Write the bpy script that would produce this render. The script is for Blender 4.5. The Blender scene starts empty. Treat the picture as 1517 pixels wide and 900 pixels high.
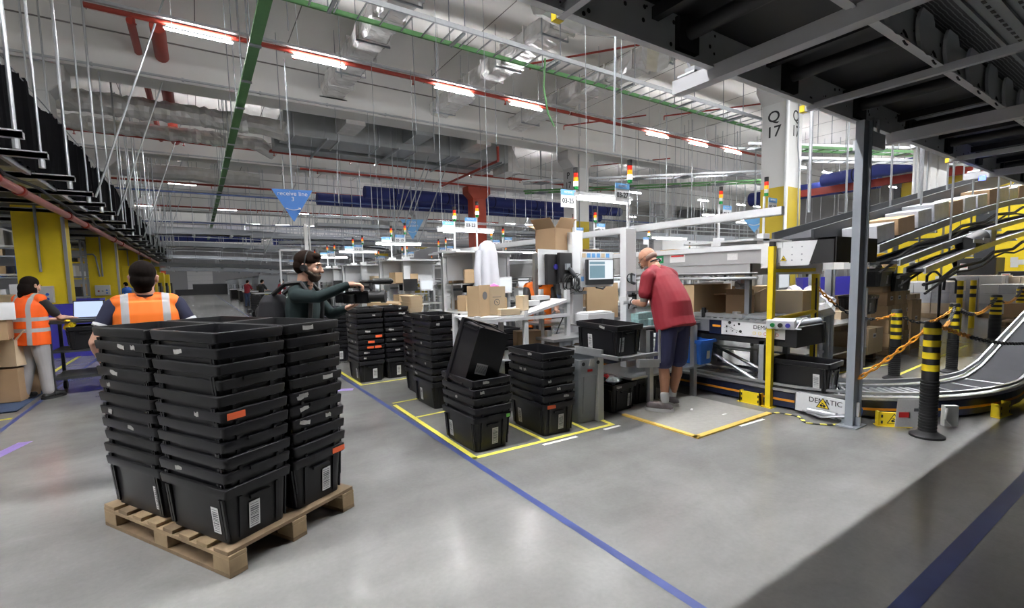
import bpy, bmesh, math, random
from mathutils import Vector, Matrix, Euler
random.seed(7)
PI = math.pi
sc = bpy.context.scene
C = sc.collection
D = bpy.data

# ------------------------------------------------------------------ materials
MATS = {}
def mat(name, col, rough=.5, metal=0, var=.06, scale=6.0, bump=0, spec=None, alpha=None, trans=0, emit=None, bscale=None):
    m = D.materials.new(name); m.use_nodes = True
    nt = m.node_tree; b = nt.nodes['Principled BSDF']
    tc = nt.nodes.new('ShaderNodeTexCoord')
    no = nt.nodes.new('ShaderNodeTexNoise'); no.inputs['Scale'].default_value = scale; no.inputs['Detail'].default_value = 3
    nt.links.new(tc.outputs['Object'], no.inputs['Vector'])
    mx = nt.nodes.new('ShaderNodeMix'); mx.data_type = 'RGBA'
    k = 1 - var; K = 1 + var
    mx.inputs[6].default_value = (col[0]*k, col[1]*k, col[2]*k, 1)
    mx.inputs[7].default_value = (min(1, col[0]*K), min(1, col[1]*K), min(1, col[2]*K), 1)
    nt.links.new(no.outputs['Fac'], mx.inputs[0]); nt.links.new(mx.outputs[2], b.inputs['Base Color'])
    b.inputs['Roughness'].default_value = rough; b.inputs['Metallic'].default_value = metal
    if spec is not None: b.inputs['Specular IOR Level'].default_value = spec
    if trans: b.inputs['Transmission Weight'].default_value = trans
    if alpha is not None: b.inputs['Alpha'].default_value = alpha
    if bump:
        bp = nt.nodes.new('ShaderNodeBump'); bp.inputs['Strength'].default_value = bump
        n2 = nt.nodes.new('ShaderNodeTexNoise'); n2.inputs['Scale'].default_value = bscale or scale*4
        nt.links.new(tc.outputs['Object'], n2.inputs['Vector'])
        nt.links.new(n2.outputs['Fac'], bp.inputs['Height']); nt.links.new(bp.outputs[0], b.inputs['Normal'])
    if emit:
        b.inputs['Emission Color'].default_value = (*emit[0], 1); b.inputs['Emission Strength'].default_value = emit[1]
    MATS[name] = m
    return m
TUBE = 150
M = dict(
 ceiling=mat('ceiling_paint', (.82,.80,.77), .8, var=.04, scale=.5),
 girder=mat('girder_concrete', (.80,.79,.77), .75, var=.05, scale=.8),
 column=mat('column_concrete', (.56,.56,.55), .7, var=.05, scale=2),
 shaded_yellow=mat('column_shaded_yellow', (.46,.34,.02), .5, var=.06, scale=2),  # mustard tone: shade on the tall column is put into the yellow
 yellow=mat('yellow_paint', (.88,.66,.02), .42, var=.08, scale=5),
 red=mat('red_paint', (.33,.035,.02), .45, var=.1, scale=4),
 orange_red=mat('bright_red_paint', (.75,.09,.02), .4),
 pink=mat('pale_red_pipe_paint', (.50,.20,.18), .45),
 galv=mat('galvanised_steel', (.50,.52,.54), .38, .75, var=.12, scale=14),
 greymetal=mat('grey_powder_coat', (.30,.32,.34), .45, .2, var=.05),
 postgrey=mat('post_blue_grey', (.33,.36,.40), .42, .3, var=.05),
 darkmetal=mat('dark_steel', (.06,.065,.07), .45, .5),
 alu=mat('aluminium', (.66,.67,.68), .32, .85, var=.05, scale=10),
 white=mat('white_powder_coat', (.78,.79,.80), .4, var=.03),
 offwhite=mat('off_white_panel', (.62,.62,.60), .5, var=.04),
 greenrail=mat('green_cable_tray', (.10,.26,.09), .55, var=.15, scale=12),
 foil=mat('foil_insulation', (.92,.89,.84), .24, .30, var=.30, scale=3.5, bump=1.0, bscale=5),  # colour streaks stand in for the uneven sheen of crinkled foil
 channel=mat('grey_channel', (.55,.55,.57), .5, .2),
 plate=mat('pale_steel_plate', (.78,.79,.80), .45, .15),
 panelgrey=mat('light_grey_panel', (.42,.42,.42), .45, .1),
 net=mat('black_net', (.006,.006,.007), .95, spec=.05, var=.3),
 duct=mat('duct_sheet_metal', (.42,.44,.45), .4, .55, var=.12, scale=3),
 bluetarp=mat('navy_fabric_duct', (.022,.035,.20), .6, var=.15, scale=1.5),
 blue=mat('sign_blue', (.05,.20,.60), .45, var=.03),
 skyblue=mat('light_sign_blue', (.16,.42,.78), .45, var=.03),
 bluebox=mat('blue_plastic', (.03,.16,.62), .35, var=.05),
 darkblue=mat('dark_blue_plastic', (.05,.045,.38), .4, var=.08),
 tote=mat('black_tote_plastic', (.009,.009,.011), .32, var=.25, scale=9, spec=.35),
 tote2=mat('worn_black_tote_plastic', (.012,.012,.013), .38, var=.4, scale=14, spec=.3),
 black=mat('matt_black', (.012,.012,.013), .55, var=.2),
 blackgloss=mat('gloss_black', (.008,.008,.009), .2, var=.1),
 belt=mat('conveyor_belt', (.045,.046,.052), .8, var=.12, scale=4, spec=.15),
 navyside=mat('conveyor_navy_side', (.012,.018,.05), .35, var=.1),
 orange=mat('orange_stripe', (.85,.33,.02), .5),
 sticker=mat('white_label_paper', (.75,.75,.74), .6, var=.1, scale=60),
 print_=mat('label_print', (.16,.16,.17), .6),
 tornp=mat('torn_label_paper', (.42,.41,.39), .8, var=.35, scale=40),
 redtag=mat('orange_red_tag', (.80,.13,.04), .5),
 greentag=mat('green_tag', (.25,.75,.12), .5),
 card=mat('cardboard', (.54,.38,.22), .8, var=.08, scale=5),
 card2=mat('cardboard_dark', (.40,.265,.15), .8, var=.1, scale=5),
 card3=mat('cardboard_pale', (.68,.54,.36), .8, var=.08, scale=5),
 tape=mat('packing_tape', (.55,.43,.28), .25),
 wood=mat('pallet_wood', (.31,.22,.125), .8, var=.5, scale=7, bump=.25),
 wood2=mat('pallet_wood_dark', (.21,.145,.085), .85, var=.5, scale=9, bump=.25),
 skin=mat('skin', (.60,.34,.24), .5, var=.08, scale=10),
 skin2=mat('tanned_skin', (.45,.22,.135), .5, var=.12, scale=12),
 hair=mat('dark_hair', (.008,.005,.004), .85, spec=.12, var=.5, scale=40, bump=.5, bscale=120),
 hair2=mat('brown_hair', (.018,.010,.007), .85, spec=.12, var=.5, scale=40, bump=.5, bscale=120),
 beard=mat('beard_hair', (.06,.035,.022), .7, var=.5, scale=60),
 tattoo=mat('tattooed_skin', (.17,.16,.14), .6, var=.55, scale=18),
 vest=mat('hi_vis_orange', (1.0,.20,.01), .65, var=.08, scale=5, bump=.3, bscale=9),
 vest2=mat('hi_vis_deep_orange', (.95,.10,.01), .65, var=.08, scale=5, bump=.3, bscale=9),
 reflect=mat('reflective_grey_tape', (.42,.42,.43), .45, var=.06),
 maroon=mat('maroon_shirt', (.235,.009,.020), .75, var=.12, scale=4, bump=.5, bscale=6),
 navycloth=mat('navy_cloth', (.02,.022,.07), .85, var=.15, scale=6, bump=.4, bscale=8),
 darknavy=mat('dark_navy_cloth', (.012,.014,.04), .85, var=.15),
 teal=mat('dark_teal_sweater', (.006,.019,.020), .85, var=.2, scale=6, bump=.3, bscale=8),
 backpack=mat('charcoal_nylon', (.014,.014,.018), .8, var=.3, scale=10, bump=.3),
 greytrs=mat('light_grey_trousers', (.36,.35,.35), .85, var=.08, scale=6, bump=.4, bscale=8),
 jeans=mat('blue_jeans', (.05,.08,.16), .85, var=.2),
 glove=mat('white_glove', (.78,.78,.80), .7, bump=.3),
 shoe=mat('grey_running_shoe', (.14,.12,.12), .7, var=.3, scale=30),
 sole=mat('white_shoe_sole', (.70,.69,.68), .6),
 sock=mat('white_sock', (.78,.78,.78), .8),
 binplastic=mat('grey_bin_plastic', (.33,.35,.37), .5, var=.06),
 bag=mat('clear_film', (.80,.82,.84), .35, var=.08, scale=20, bump=.8, bscale=14),
 wrap=mat('stretch_wrap', (.55,.56,.60), .25, var=.25, scale=5, bump=.7, bscale=9),
 matgrey=mat('anti_fatigue_mat', (.30,.29,.27), .8, var=.15, scale=20, bump=.8, bscale=90),
 yellowtape=mat('yellow_floor_tape', (.80,.72,.10), .5, var=.15, scale=12),
 orangetape=mat('mat_orange_edge', (.75,.50,.10), .55, var=.15, scale=12),
 bluetape=mat('blue_floor_tape', (.04,.06,.20), .5, var=.25, scale=5),
 whitetape=mat('white_floor_tape', (.80,.80,.78), .5),
 lampred=mat('lamp_red', (.55,.02,.01), .3, emit=((1,.05,.02), .15)),
 lampamber=mat('lamp_amber', (.9,.30,.01), .3, emit=((1,.35,.02), .5)),
 lampwhite=mat('lamp_lit_white', (1,.95,.7), .3, emit=((1,.93,.6), 5)),
 lampgreen=mat('lamp_green', (.01,.22,.05), .3),
 clamp=mat('lamp_clear', (.6,.62,.6), .3),
 screen=mat('lit_screen_pale', (.1,.1,.1), .3, emit=((.75,.80,.85), .60)),
 screenteal=mat('lit_screen_grey_blue', (.05,.1,.12), .3, emit=((.16,.25,.30), .60)),
 screenblue=mat('lit_screen_blue', (.05,.1,.12), .3, emit=((.55,.65,.95), .60)),
 tube=mat('lit_tube', (1,1,1), .4, emit=((.97,.98,1.0), TUBE)),
 tube_side=mat('lit_tube_side', (1,1,1), .4, emit=((.97,.98,1.0), 10)),
 tube_near=mat('lit_tube_boosted', (1,1,1), .4, emit=((.97,.98,1.0), TUBE*2.1)),  # unseen near row: strength boosted to deepen the conveyor's floor shadow
 tube_bench=mat('lit_bench_tube', (1,1,1), .4, emit=((.97,.98,1.0), 14)),
 uplight=mat('lit_tube_upper', (1,1,1), .4, emit=((.98,.98,1.0), 80)),
 bluelamp=mat('blue_led', (.1,.1,1), .3, emit=((.1,.15,1), 3)),
 chainorange=mat('orange_chain_plastic', (.85,.36,.03), .45),
 glass=mat('clear_polycarbonate', (.9,.95,.95), .08, trans=0, alpha=.12, var=.01),
 purple=mat('purple_tape', (.28,.20,.50), .6, var=.3),
 greenexit=mat('green_sign', (.02,.28,.10), .5),
 redsign=mat('red_sign', (.62,.03,.03), .5),
 seam=mat('dark_joint', (.20,.19,.18), .9),  # dark strip colour for slab joints and the girder line
 farwall=mat('far_wall_panel', (.40,.40,.41), .7, var=.05, scale=.6),
 roofdeck=mat('door_panel', (.80,.80,.80), .6),
 cable=mat('black_cable', (.01,.01,.01), .5),
 brass=mat('brass_valve', (.55,.48,.36), .3, .8),
 pinkbox=mat('patterned_carton', (.35,.55,.55), .5, var=.5, scale=25),
 pillarred=mat('pillar_red', (.42,.05,.02), .5, var=.06),
)
def floor_material():
    m = D.materials.new('polished_concrete'); m.use_nodes = True
    nt = m.node_tree; b = nt.nodes['Principled BSDF']; N = nt.nodes; L = nt.links
    tc = N.new('ShaderNodeTexCoord')
    def noise(scale, detail=4, dist=0, vec=None):
        n = N.new('ShaderNodeTexNoise'); n.inputs['Scale'].default_value = scale; n.inputs['Detail'].default_value = detail
        n.inputs['Distortion'].default_value = dist
        L.new(vec or tc.outputs['Object'], n.inputs['Vector']); return n
    def ramp(src, a, b_, ca, cb):
        r = N.new('ShaderNodeValToRGB'); r.color_ramp.elements[0].position = a; r.color_ramp.elements[1].position = b_
        r.color_ramp.elements[0].color = (*ca, 1); r.color_ramp.elements[1].color = (*cb, 1)
        L.new(src, r.inputs[0]); return r
    def mult(a, b_, f=1):
        m_ = N.new('ShaderNodeMix'); m_.data_type = 'RGBA'; m_.blend_type = 'MULTIPLY'; m_.inputs[0].default_value = f
        L.new(a, m_.inputs[6]); L.new(b_, m_.inputs[7]); return m_.outputs[2]
    n1 = noise(.42, 6, .8); c = ramp(n1.outputs['Fac'], .25, .75, (.195,.193,.186), (.375,.371,.359)).outputs[0]
    n2 = noise(2.2, 10, .5); n2.inputs['Roughness'].default_value = .68
    c = mult(c, ramp(n2.outputs['Fac'], .3, .7, (.80,.80,.795), (1,1,1)).outputs[0])
    n4 = noise(38, 3); c = mult(c, ramp(n4.outputs['Fac'], .2, .8, (.90,.90,.90), (1,1,1)).outputs[0])
    mp = N.new('ShaderNodeMapping'); mp.inputs['Scale'].default_value = (.25, 2.6, 1); mp.inputs['Rotation'].default_value = (0, 0, .5)
    L.new(tc.outputs['Object'], mp.inputs['Vector'])
    n3 = noise(1.0, 6, .4, mp.outputs[0]); c = mult(c, ramp(n3.outputs['Fac'], .25, .75, (.80,.80,.795), (1,1,1)).outputs[0], 1.0)
    L.new(c, b.inputs['Base Color'])
    n5 = noise(1.1, 5, .4)
    rr = N.new('ShaderNodeMapRange'); rr.inputs['From Min'].default_value = .3; rr.inputs['From Max'].default_value = .7; rr.inputs['To Min'].default_value = .25; rr.inputs['To Max'].default_value = .36
    b.inputs['Roughness'].default_value = .21
    b.inputs['Specular IOR Level'].default_value = .5
    bp = N.new('ShaderNodeBump'); bp.inputs['Strength'].default_value = .05; L.new(n2.outputs['Fac'], bp.inputs['Height']); L.new(bp.outputs[0], b.inputs['Normal'])
    return m
M['floor'] = floor_material()

# ------------------------------------------------------------------ mesh helper
class MB:
    def __init__(s): s.v = []; s.f = []; s.m = []; s.mats = []
    def mi(s, m):
        if m not in s.mats: s.mats.append(m)
        return s.mats.index(m)
    def add(s, vs, fs, m=None):
        o = len(s.v); s.v += [tuple(p) for p in vs]; k = s.mi(m)
        for f in fs: s.f.append(tuple(i+o for i in f)); s.m.append(k)
        return s
    def box(s, x0, x1, y0, y1, z0, z1, m=None, rot=None, piv=None):
        vs = [Vector(p) for p in ((x0,y0,z0),(x1,y0,z0),(x1,y1,z0),(x0,y1,z0),(x0,y0,z1),(x1,y0,z1),(x1,y1,z1),(x0,y1,z1))]
        if rot is not None:
            R = Euler(rot).to_matrix(); c = Vector(piv) if piv else Vector(((x0+x1)/2,(y0+y1)/2,(z0+z1)/2))
            vs = [R @ (p-c) + c for p in vs]
        return s.add(vs, [(0,3,2,1),(4,5,6,7),(0,1,5,4),(1,2,6,5),(2,3,7,6),(3,0,4,7)], m)
    def cbox(s, c, d, m=None, rot=None):
        return s.box(c[0]-d[0]/2,c[0]+d[0]/2,c[1]-d[1]/2,c[1]+d[1]/2,c[2]-d[2]/2,c[2]+d[2]/2, m, rot)
    def taper(s, x0,x1,y0,y1,z0, X0,X1,Y0,Y1,z1, m=None):
        vs = ((x0,y0,z0),(x1,y0,z0),(x1,y1,z0),(x0,y1,z0),(X0,Y0,z1),(X1,Y0,z1),(X1,Y1,z1),(X0,Y1,z1))
        return s.add(vs, [(0,3,2,1),(4,5,6,7),(0,1,5,4),(1,2,6,5),(2,3,7,6),(3,0,4,7)], m)
    def cyl(s, a, b, r, m=None, n=12, r2=None, caps=True):
        a = Vector(a); b = Vector(b); d = (b-a)
        if d.length < 1e-6: return s
        q = d.to_track_quat('Z', 'Y'); r2 = r if r2 is None else r2
        vs = []
        for k in range(n):
            t = 2*PI*k/n; e = q @ Vector((math.cos(t), math.sin(t), 0)); vs.append(a+e*r); vs.append(b+e*r2)
        fs = [(2*k, 2*((k+1)%n), 2*((k+1)%n)+1, 2*k+1) for k in range(n)]
        if caps: fs += [tuple(2*k for k in range(n))[::-1], tuple(2*k+1 for k in range(n))]
        return s.add(vs, fs, m)
    def tube(s, path, r, m=None, n=8, closed=False):
        P = [Vector(p) for p in path]; vs = []; k = len(P); up = None
        for i, p in enumerate(P):
            a = P[i-1] if (i or closed) else p; b = P[(i+1) % k] if (i < k-1 or closed) else p
            t = (b-a).normalized()
            if up is None:
                up = Vector((0,0,1)) if abs(t.z) < .9 else Vector((1,0,0))
            u = (up - t*up.dot(t)); u = u.normalized() if u.length > 1e-4 else t.orthogonal().normalized(); up = u; w = t.cross(u)
            rr = r[i] if isinstance(r, (list, tuple)) else r
            for j in range(n):
                q = 2*PI*j/n; vs.append(p + (u*math.cos(q) + w*math.sin(q))*rr)
        fs = []
        for i in range(k if closed else k-1):
            for j in range(n):
                a0 = i*n+j; a1 = i*n+(j+1)%n; b0 = ((i+1)%k)*n+j; b1 = ((i+1)%k)*n+(j+1)%n
                fs.append((a0,a1,b1,b0))
        if not closed: fs += [tuple(range(n))[::-1], tuple(range((k-1)*n, k*n))]
        return s.add(vs, fs, m)
    def lathe(s, prof, m=None, n=24, c=(0,0,0)):
        vs = []; k = len(prof)
        for j in range(n):
            t = 2*PI*j/n
            for r, z in prof: vs.append((c[0]+r*math.cos(t), c[1]+r*math.sin(t), c[2]+z))
        fs = [(j*k+i, ((j+1)%n)*k+i, ((j+1)%n)*k+i+1, j*k+i+1) for j in range(n) for i in range(k-1)]
        return s.add(vs, fs, m)
    def prism(s, poly, axis, a, b, m=None):
        """poly: 2-D points; axis 0/1/2 = extrusion axis; (other two coords in order)"""
        def P(p, t):
            q = list(p); q.insert(axis, t); return tuple(q)
        n = len(poly); vs = [P(p, a) for p in poly] + [P(p, b) for p in poly]
        fs = [tuple(range(n))[::-1], tuple(range(n, 2*n))] + [(i, (i+1)%n, n+(i+1)%n, n+i) for i in range(n)]
        return s.add(vs, fs, m)
    def strip(s, path, prof, m=None):
        """sweep an open/closed list of (side, z) profile points along a plan path of (x,y,z)"""
        P = [Vector(p) for p in path]; vs = []; k = len(prof)
        for i, p in enumerate(P):
            t = (P[min(i+1, len(P)-1)] - P[max(i-1, 0)]); t.z = 0; t.normalize(); w = Vector((t.y, -t.x, 0))
            for a, z in prof: vs.append(p + w*a + Vector((0,0,z)))
        fs = [(i*k+j, (i+1)*k+j, (i+1)*k+(j+1)%k, i*k+(j+1)%k) for i in range(len(P)-1) for j in range(k)]
        fs += [tuple(range(k)), tuple(range((len(P)-1)*k, len(P)*k))[::-1]]
        return s.add(vs, fs, m)
    def mesh(s, name, default=None):
        me = D.meshes.new(name); me.from_pydata(s.v, [], s.f)
        for m in s.mats: me.materials.append(m if m is not None else default)
        me.polygons.foreach_set('material_index', s.m)
        bm = bmesh.new(); bm.from_mesh(me); bmesh.ops.recalc_face_normals(bm, faces=bm.faces); bm.to_mesh(me); bm.free()
        return me
def link(name, me, parent=None, loc=None, rot=None, smooth=False, bevel=0):
    o = D.objects.new(name, me); C.objects.link(o)
    if parent is not None: o.parent = parent
    if loc: o.location = loc
    if rot: o.rotation_euler = rot
    if smooth:
        me.polygons.foreach_set('use_smooth', [True]*len(me.polygons))
    if bevel:
        b = o.modifiers.new('bevel', 'BEVEL'); b.width = bevel; b.segments = 2; b.limit_method = 'ANGLE'; b.angle_limit = .6
    return o
def smooth_auto(o, ang=.7):
    me = o.data
    me.polygons.foreach_set('use_smooth', [True]*len(me.polygons))
    bm = bmesh.new(); bm.from_mesh(me)
    for e in bm.edges:
        e.smooth = not (len(e.link_faces) == 2 and e.calc_face_angle(0) > ang)
    bm.to_mesh(me); bm.free(); return o
def part(name, mb, m, parent, loc=None, rot=None, bevel=0, smooth=False, label=None):
    o = link(name, mb.mesh(name, m), parent, loc, rot, bevel=bevel)
    if smooth: smooth_auto(o)
    if label: o['label'] = label
    return o
def tag(o, label=None, cat=None, group=None, kind=None):
    if label: o['label'] = label
    if cat: o['category'] = cat
    if group: o['group'] = group
    if kind: o['kind'] = kind
    return o
def thing(name, label, cat, loc=(0,0,0), rotz=0, group=None):
    o = D.objects.new(name, None); C.objects.link(o); o.empty_display_size = .1
    o.location = loc; o.rotation_euler = (0, 0, rotz)
    return tag(o, label, cat, group)
def solo(name, mb, m, label, cat, group=None, loc=None, rot=None, bevel=0, smooth=False):
    o = part(name, mb, m, None, loc, rot, bevel, smooth); return tag(o, label, cat, group)
def struct(name, mb, m, bevel=0):
    o = part(name, mb, m, None, bevel=bevel); o['kind'] = 'structure'; return o
KIDS = {}
def kids_of(o):
    return [c for c in C.objects if c.parent == o]
def snapshot(root):
    """record a thing's tree once, so that copies are quick"""
    return (root, [(k, snapshot(k)[1]) for k in kids_of(root)])
def dup(snap, loc=None, rotz=None, label=None, group=None, rot=None):
    root, ks = snap
    r = root.copy(); C.objects.link(r)
    if loc is not None: r.location = loc
    if rotz is not None: r.rotation_euler = (0, 0, rotz)
    if rot is not None: r.rotation_euler = rot
    if label: r['label'] = label
    if group: r['group'] = group
    def rec(par, kk):
        for k, sub in kk:
            c = k.copy(); C.objects.link(c); c.parent = par; rec(c, sub)
    rec(r, ks)
    return r
class Kit:
    """first call hands out the source thing itself, later calls copies"""
    def __init__(s, root): s.snap = snapshot(root); s.used = False
    def put(s, loc, rotz=0, label=None, group=None, rot=None):
        if not s.used:
            s.used = True; r = s.snap[0]; r.location = loc; r.rotation_euler = rot if rot else (0,0,rotz)
            if label: r['label'] = label
            if group: r['group'] = group
            return r
        return dup(s.snap, loc, rotz, label, group, rot)
ORD = ['first','second','third','fourth','fifth','sixth','seventh','eighth','ninth','tenth','eleventh','twelfth','thirteenth','fourteenth','fifteenth','sixteenth','seventeenth','eighteenth','nineteenth','twentieth']
def ordn(i):
    if i < 20: return ORD[i]
    return 'number %d' % (i+1)
def text(name, body, size, m, parent, loc, rot, align='CENTER', ext=.0015, bold=0):
    cu = D.curves.new(name, 'FONT'); cu.body = body; cu.size = size; cu.align_x = align; cu.align_y = 'CENTER'; cu.extrude = ext
    if bold: cu.offset = bold
    cu.materials.append(m)
    tmp = D.objects.new('tmp', cu); me = D.meshes.new_from_object(tmp); D.objects.remove(tmp)
    me.name = name
    if not me.materials: me.materials.append(m)
    o = D.objects.new(name, me); C.objects.link(o); o.parent = parent; o.location = loc; o.rotation_euler = rot
    return o

# ------------------------------------------------------------------ camera
cam = D.cameras.new('camera'); cam.sensor_fit = 'HORIZONTAL'; cam.sensor_width = 36; cam.lens = 700/1517*36
cam.shift_y = 20/1517; cam.clip_end = 400; cam.clip_start = .05
co = D.objects.new('camera', cam); C.objects.link(co)
Rm = Matrix((((0.833036,0.066248,-0.549237),(-0.552762,0.059373,-0.831221),(-0.022457,0.996035,0.086079))))
co.matrix_world = Matrix.Translation((0, 0, 1.55)) @ Rm.to_4x4()
sc.camera = co
sc.view_settings.view_transform = 'Standard'; sc.view_settings.look = 'None'; sc.view_settings.gamma = 1
sc.view_settings.use_curve_mapping = False
sc.view_settings.exposure = .88
sc.cycles.max_bounces = 7; sc.cycles.diffuse_bounces = 4; sc.cycles.glossy_bounces = 3; sc.cycles.transparent_max_bounces = 12
sc.cycles.use_denoising = True; sc.cycles.sample_clamp_indirect = 6
sc.cycles.caustics_reflective = False; sc.cycles.caustics_refractive = False
w = D.worlds.new('hall_air'); sc.world = w; w.use_nodes = True
w.node_tree.nodes['Background'].inputs[0].default_value = (.8, .85, .95, 1); w.node_tree.nodes['Background'].inputs[1].default_value = .25
# ------------------------------------------------------------------ the hall
XL, XR, YF, YB, ZC = -24.0, 48.0, -14.0, 96.0, 8.9
struct('floor', MB().box(XL, XR, YF, YB, -.3, 0), M['floor'])
struct('ceiling', MB().box(XL, XR, YF, YB, ZC, ZC+.3), M['ceiling'])
struct('wall_left', MB().box(XL-.3, XL, YF, YB, 0, ZC), M['farwall'])
struct('wall_right', MB().box(XR, XR+.3, YF, YB, 0, ZC), M['farwall'])
struct('wall_back', MB().box(XL, XR, YB, YB+.3, 0, ZC), M['farwall'])
struct('wall_front', MB().box(XL, XR, YF-.3, YF, 0, ZC), M['greymetal'])
d = MB()
d.box(-1.4, 2.2, YB-.12, YB-.02, 0, 4.0, M['roofdeck'])
for z in (1, 2, 3): d.box(-1.4, 2.2, YB-.13, YB-.12, z-.01, z+.01, M['greymetal'])
struct('door_1', d, M['roofdeck'])
# roof slab joints, narrow covered gaps running both ways
j = MB()
for x in [-14+2.4*k for k in range(26)]: j.box(x, x+.025, YF, YB, ZC-.006, ZC)
struct('ceiling_joints', j, M['seam'])['kind'] = 'structure'
GY = [17.1+9.65*k for k in range(-2, 9)]
for i, y in enumerate(GY):
    g = MB()
    g.box(XL, XR, y, y+.9, 7.35, 7.95).box(XL, XR, y+.12, y+.78, 7.95, ZC)
    g.box(XL, XR, y-.01, y+.02, 8.40, 8.43, M['seam'])
    struct('trim_%d' % (i+1), g, M['girder'])
# thin grey cable trunking along the near edge of each girder
for i, y in enumerate(GY[2:6]):
    t = MB().box(-6, 34, y-.06, y-.01, 7.42, 7.47)
    for x in range(-6, 34, 2): t.box(x, x+.05, y-.07, y, 7.40, 7.49)
    solo('cable_conduit', t, M['galv'], 'thin grey cable conduit along the lower edge of the %s roof girder in view' % ordn(i), 'conduit')
# columns
def column(x, y, kind, label):
    w_, dd = .95, .74
    r = thing('concrete_column', label, 'column', (x, y, 0))
    body = {'red': M['pillarred']}.get(kind, M['column'])
    if kind == 'red':
        part('shaft', MB().box(0, w_, 0, dd, 0, 6.75), body, r, bevel=.02)
    else:
        part('shaft', MB().box(0, w_, 0, dd, 4.1, 6.75), body, r)
        part('painted_base', MB().box(-.003, w_+.003, -.003, dd+.003, 0, 4.1), M['yellow' if kind == 'yellowbase' else 'shaded_yellow'], r, label='lower part painted yellow')
    c = MB(); c.prism([(-.35, 7.35), (w_+.35, 7.35), (w_+.35, 6.95), (w_, 6.6), (0, 6.6), (-.35, 6.95)], 1, -.02, dd+.02)
    part('corbel', c, M['pillarred'] if kind == 'red' else M['column'], r, bevel=.03)
    return r
for i, y in enumerate((7.56, 17.2, 26.9, 36.5, 46.2)):
    k = ['grey', 'grey', 'red', 'grey', 'grey'][i]
    lab = ['tall grey column marked Q 17 with a yellow base under the black overhead conveyor',
           'grey column marked P 17 behind the lit workstation lamps',
           'dark red T-shaped column in front of the navy fabric ducts',
           'grey and yellow column behind the light blue triangular sign',
           'farthest grey and yellow column in the line behind the red column'][i]
    r = column(15.0, y, k, lab)
    if i < 2:
        L1 = 'QP'[i]
        zz = [(6.22, 5.77), (6.25, 5.80)][i]; s_ = .46 if i == 0 else .42
        for z, tx in zip(zz, (L1, '17')):
            text('lettering', tx, s_, M['black'], r, (-.004, .38, z), (PI/2, 0, -PI/2), bold=.005)
            if i == 0: text('lettering', tx, s_, M['black'], r, (.55, -.004, z), (PI/2, 0, 0), bold=.005)
        cb = MB().tube([(.62,-.05,7.2),(.62,-.05,5.3),(.72,-.05,4.8),(.74,-.05,.2)] if i == 0 else [(.3,-.05,7.2),(.3,-.05,.5)], .022)
        part('conduit', cb, M['greymetal'], r)
        if i == 0: part('corner_pipe', MB().cyl((-.06,-.06,0), (-.06,-.06,7.3), .05), M['white'], r, smooth=True)
for i, (x, y) in enumerate([(33.6, 26.9), (33.6, 36.5), (33.6, 17.2)]):
    column(x, y, 'grey', ['distant grey column with wide corbels seen above the sorting conveyors', 'distant grey column beyond the sorting conveyors', 'distant grey column beyond the column marked Q 17'][i])
for i, y in enumerate((17.2, 26.9, 36.6, 46.2, 55.9)):
    r = column(-3.85, y, 'yellowbase', 'yellow column %s along the left side of the aisle' % ['nearest', 'second', 'third', 'fourth', 'fifth'][i])
    part('conduit', MB().tube([(.45,-.04,6), (.45,-.04,1.95)], .03), M['greymetal'], r)
    part('corner_guard', MB().box(.93, 1.0, -.05, .02, 0, 3.4), M['alu'], r)
    if i in (0, 1, 2):
        b = thing('switch_box', 'grey switch panel with coloured buttons on the %s yellow column' % ['nearest', 'second', 'third'][i], 'switch panel', (-3.85+.42, y-.1, 1.36))
        part('enclosure', MB().box(-.25, .25, -.08, .09, -.22, .22), M['offwhite'], b, bevel=.01)
        for k, (bx, bz, mm) in enumerate([(-.13,-.03,'red'), (0,-.03,'greymetal'), (.14,0,'bluebox'), (.14,-.12,'bluebox')]):
            part('button', MB().cyl((bx,-.11,bz), (bx,-.08,bz), .035), M[mm], b)
    if i == 1: part('bent_conduit', MB().tube([(0,-.04,2.9),(.2,-.04,2.9),(.27,-.04,2.8),(.36,-.04,1.95)], .03), M['greymetal'], r)
r = column(-3.85, 65.5, 'red', 'distant dark red column on the left side of the aisle')

# ------------------------------------------------------------------ tube lights
def tube_light(main=None):
    r = thing('tube_light', 'white tube light under the ceiling', 'ceiling light')
    part('housing', MB().box(-.66, .66, -.032, .032, .05, .085), M['white'], r)
    part('suspension_wire', MB().cyl((-.5,0,.1),(-.5,0,1.89),.006,n=4).cyl((.5,0,.1),(.5,0,1.89),.006,n=4), M['greymetal'], r)
    part('lit_diffuser', MB().box(-.63, .63, -.028, .028, .026, .05, M['tube_side']).box(-.63, .63, -.028, .028, .023, .026, main or M['tube']), M['tube'], r)
    part('upper_diffuser', MB().box(-.60, .60, -.03, .03, .085, .09), M['uplight'], r)
    return r
TL = Kit(tube_light()); TN = Kit(tube_light(M['tube_near']))
rows = {}
ROWX = [.40, 2.93, 6.70, 9.3, 15.75, 18.4, 21.0]
lights = [(12.95, [-19.5,-16.5,-13.5,-10.5,-7.5]+ROWX+[24.5, 27.2, 30.4, 37.0, 39.9])]  # tubes left of the main run are added to brighten the left side
rnd = random.Random(3)
for k, y in enumerate([22.6, 32.2, 41.9, 51.5, 61.2, 70.8, 80.5]):
    xs = []; x = -20.75  # rows extended to both sides, added tubes brighten the hall edges
    while x < (43 if k < 3 else 36):
        if rnd.random() < .62: xs.append(x)
        x += 2.55
    lights.append((y, xs))
lights.append((3.3, [-20+2.2*k for k in range(5)]+[-9+1.42*k for k in range(23)]+[25+2.6*k for k in range(6)]))  # unseen row, packed closer and extended at both ends to add light
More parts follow.
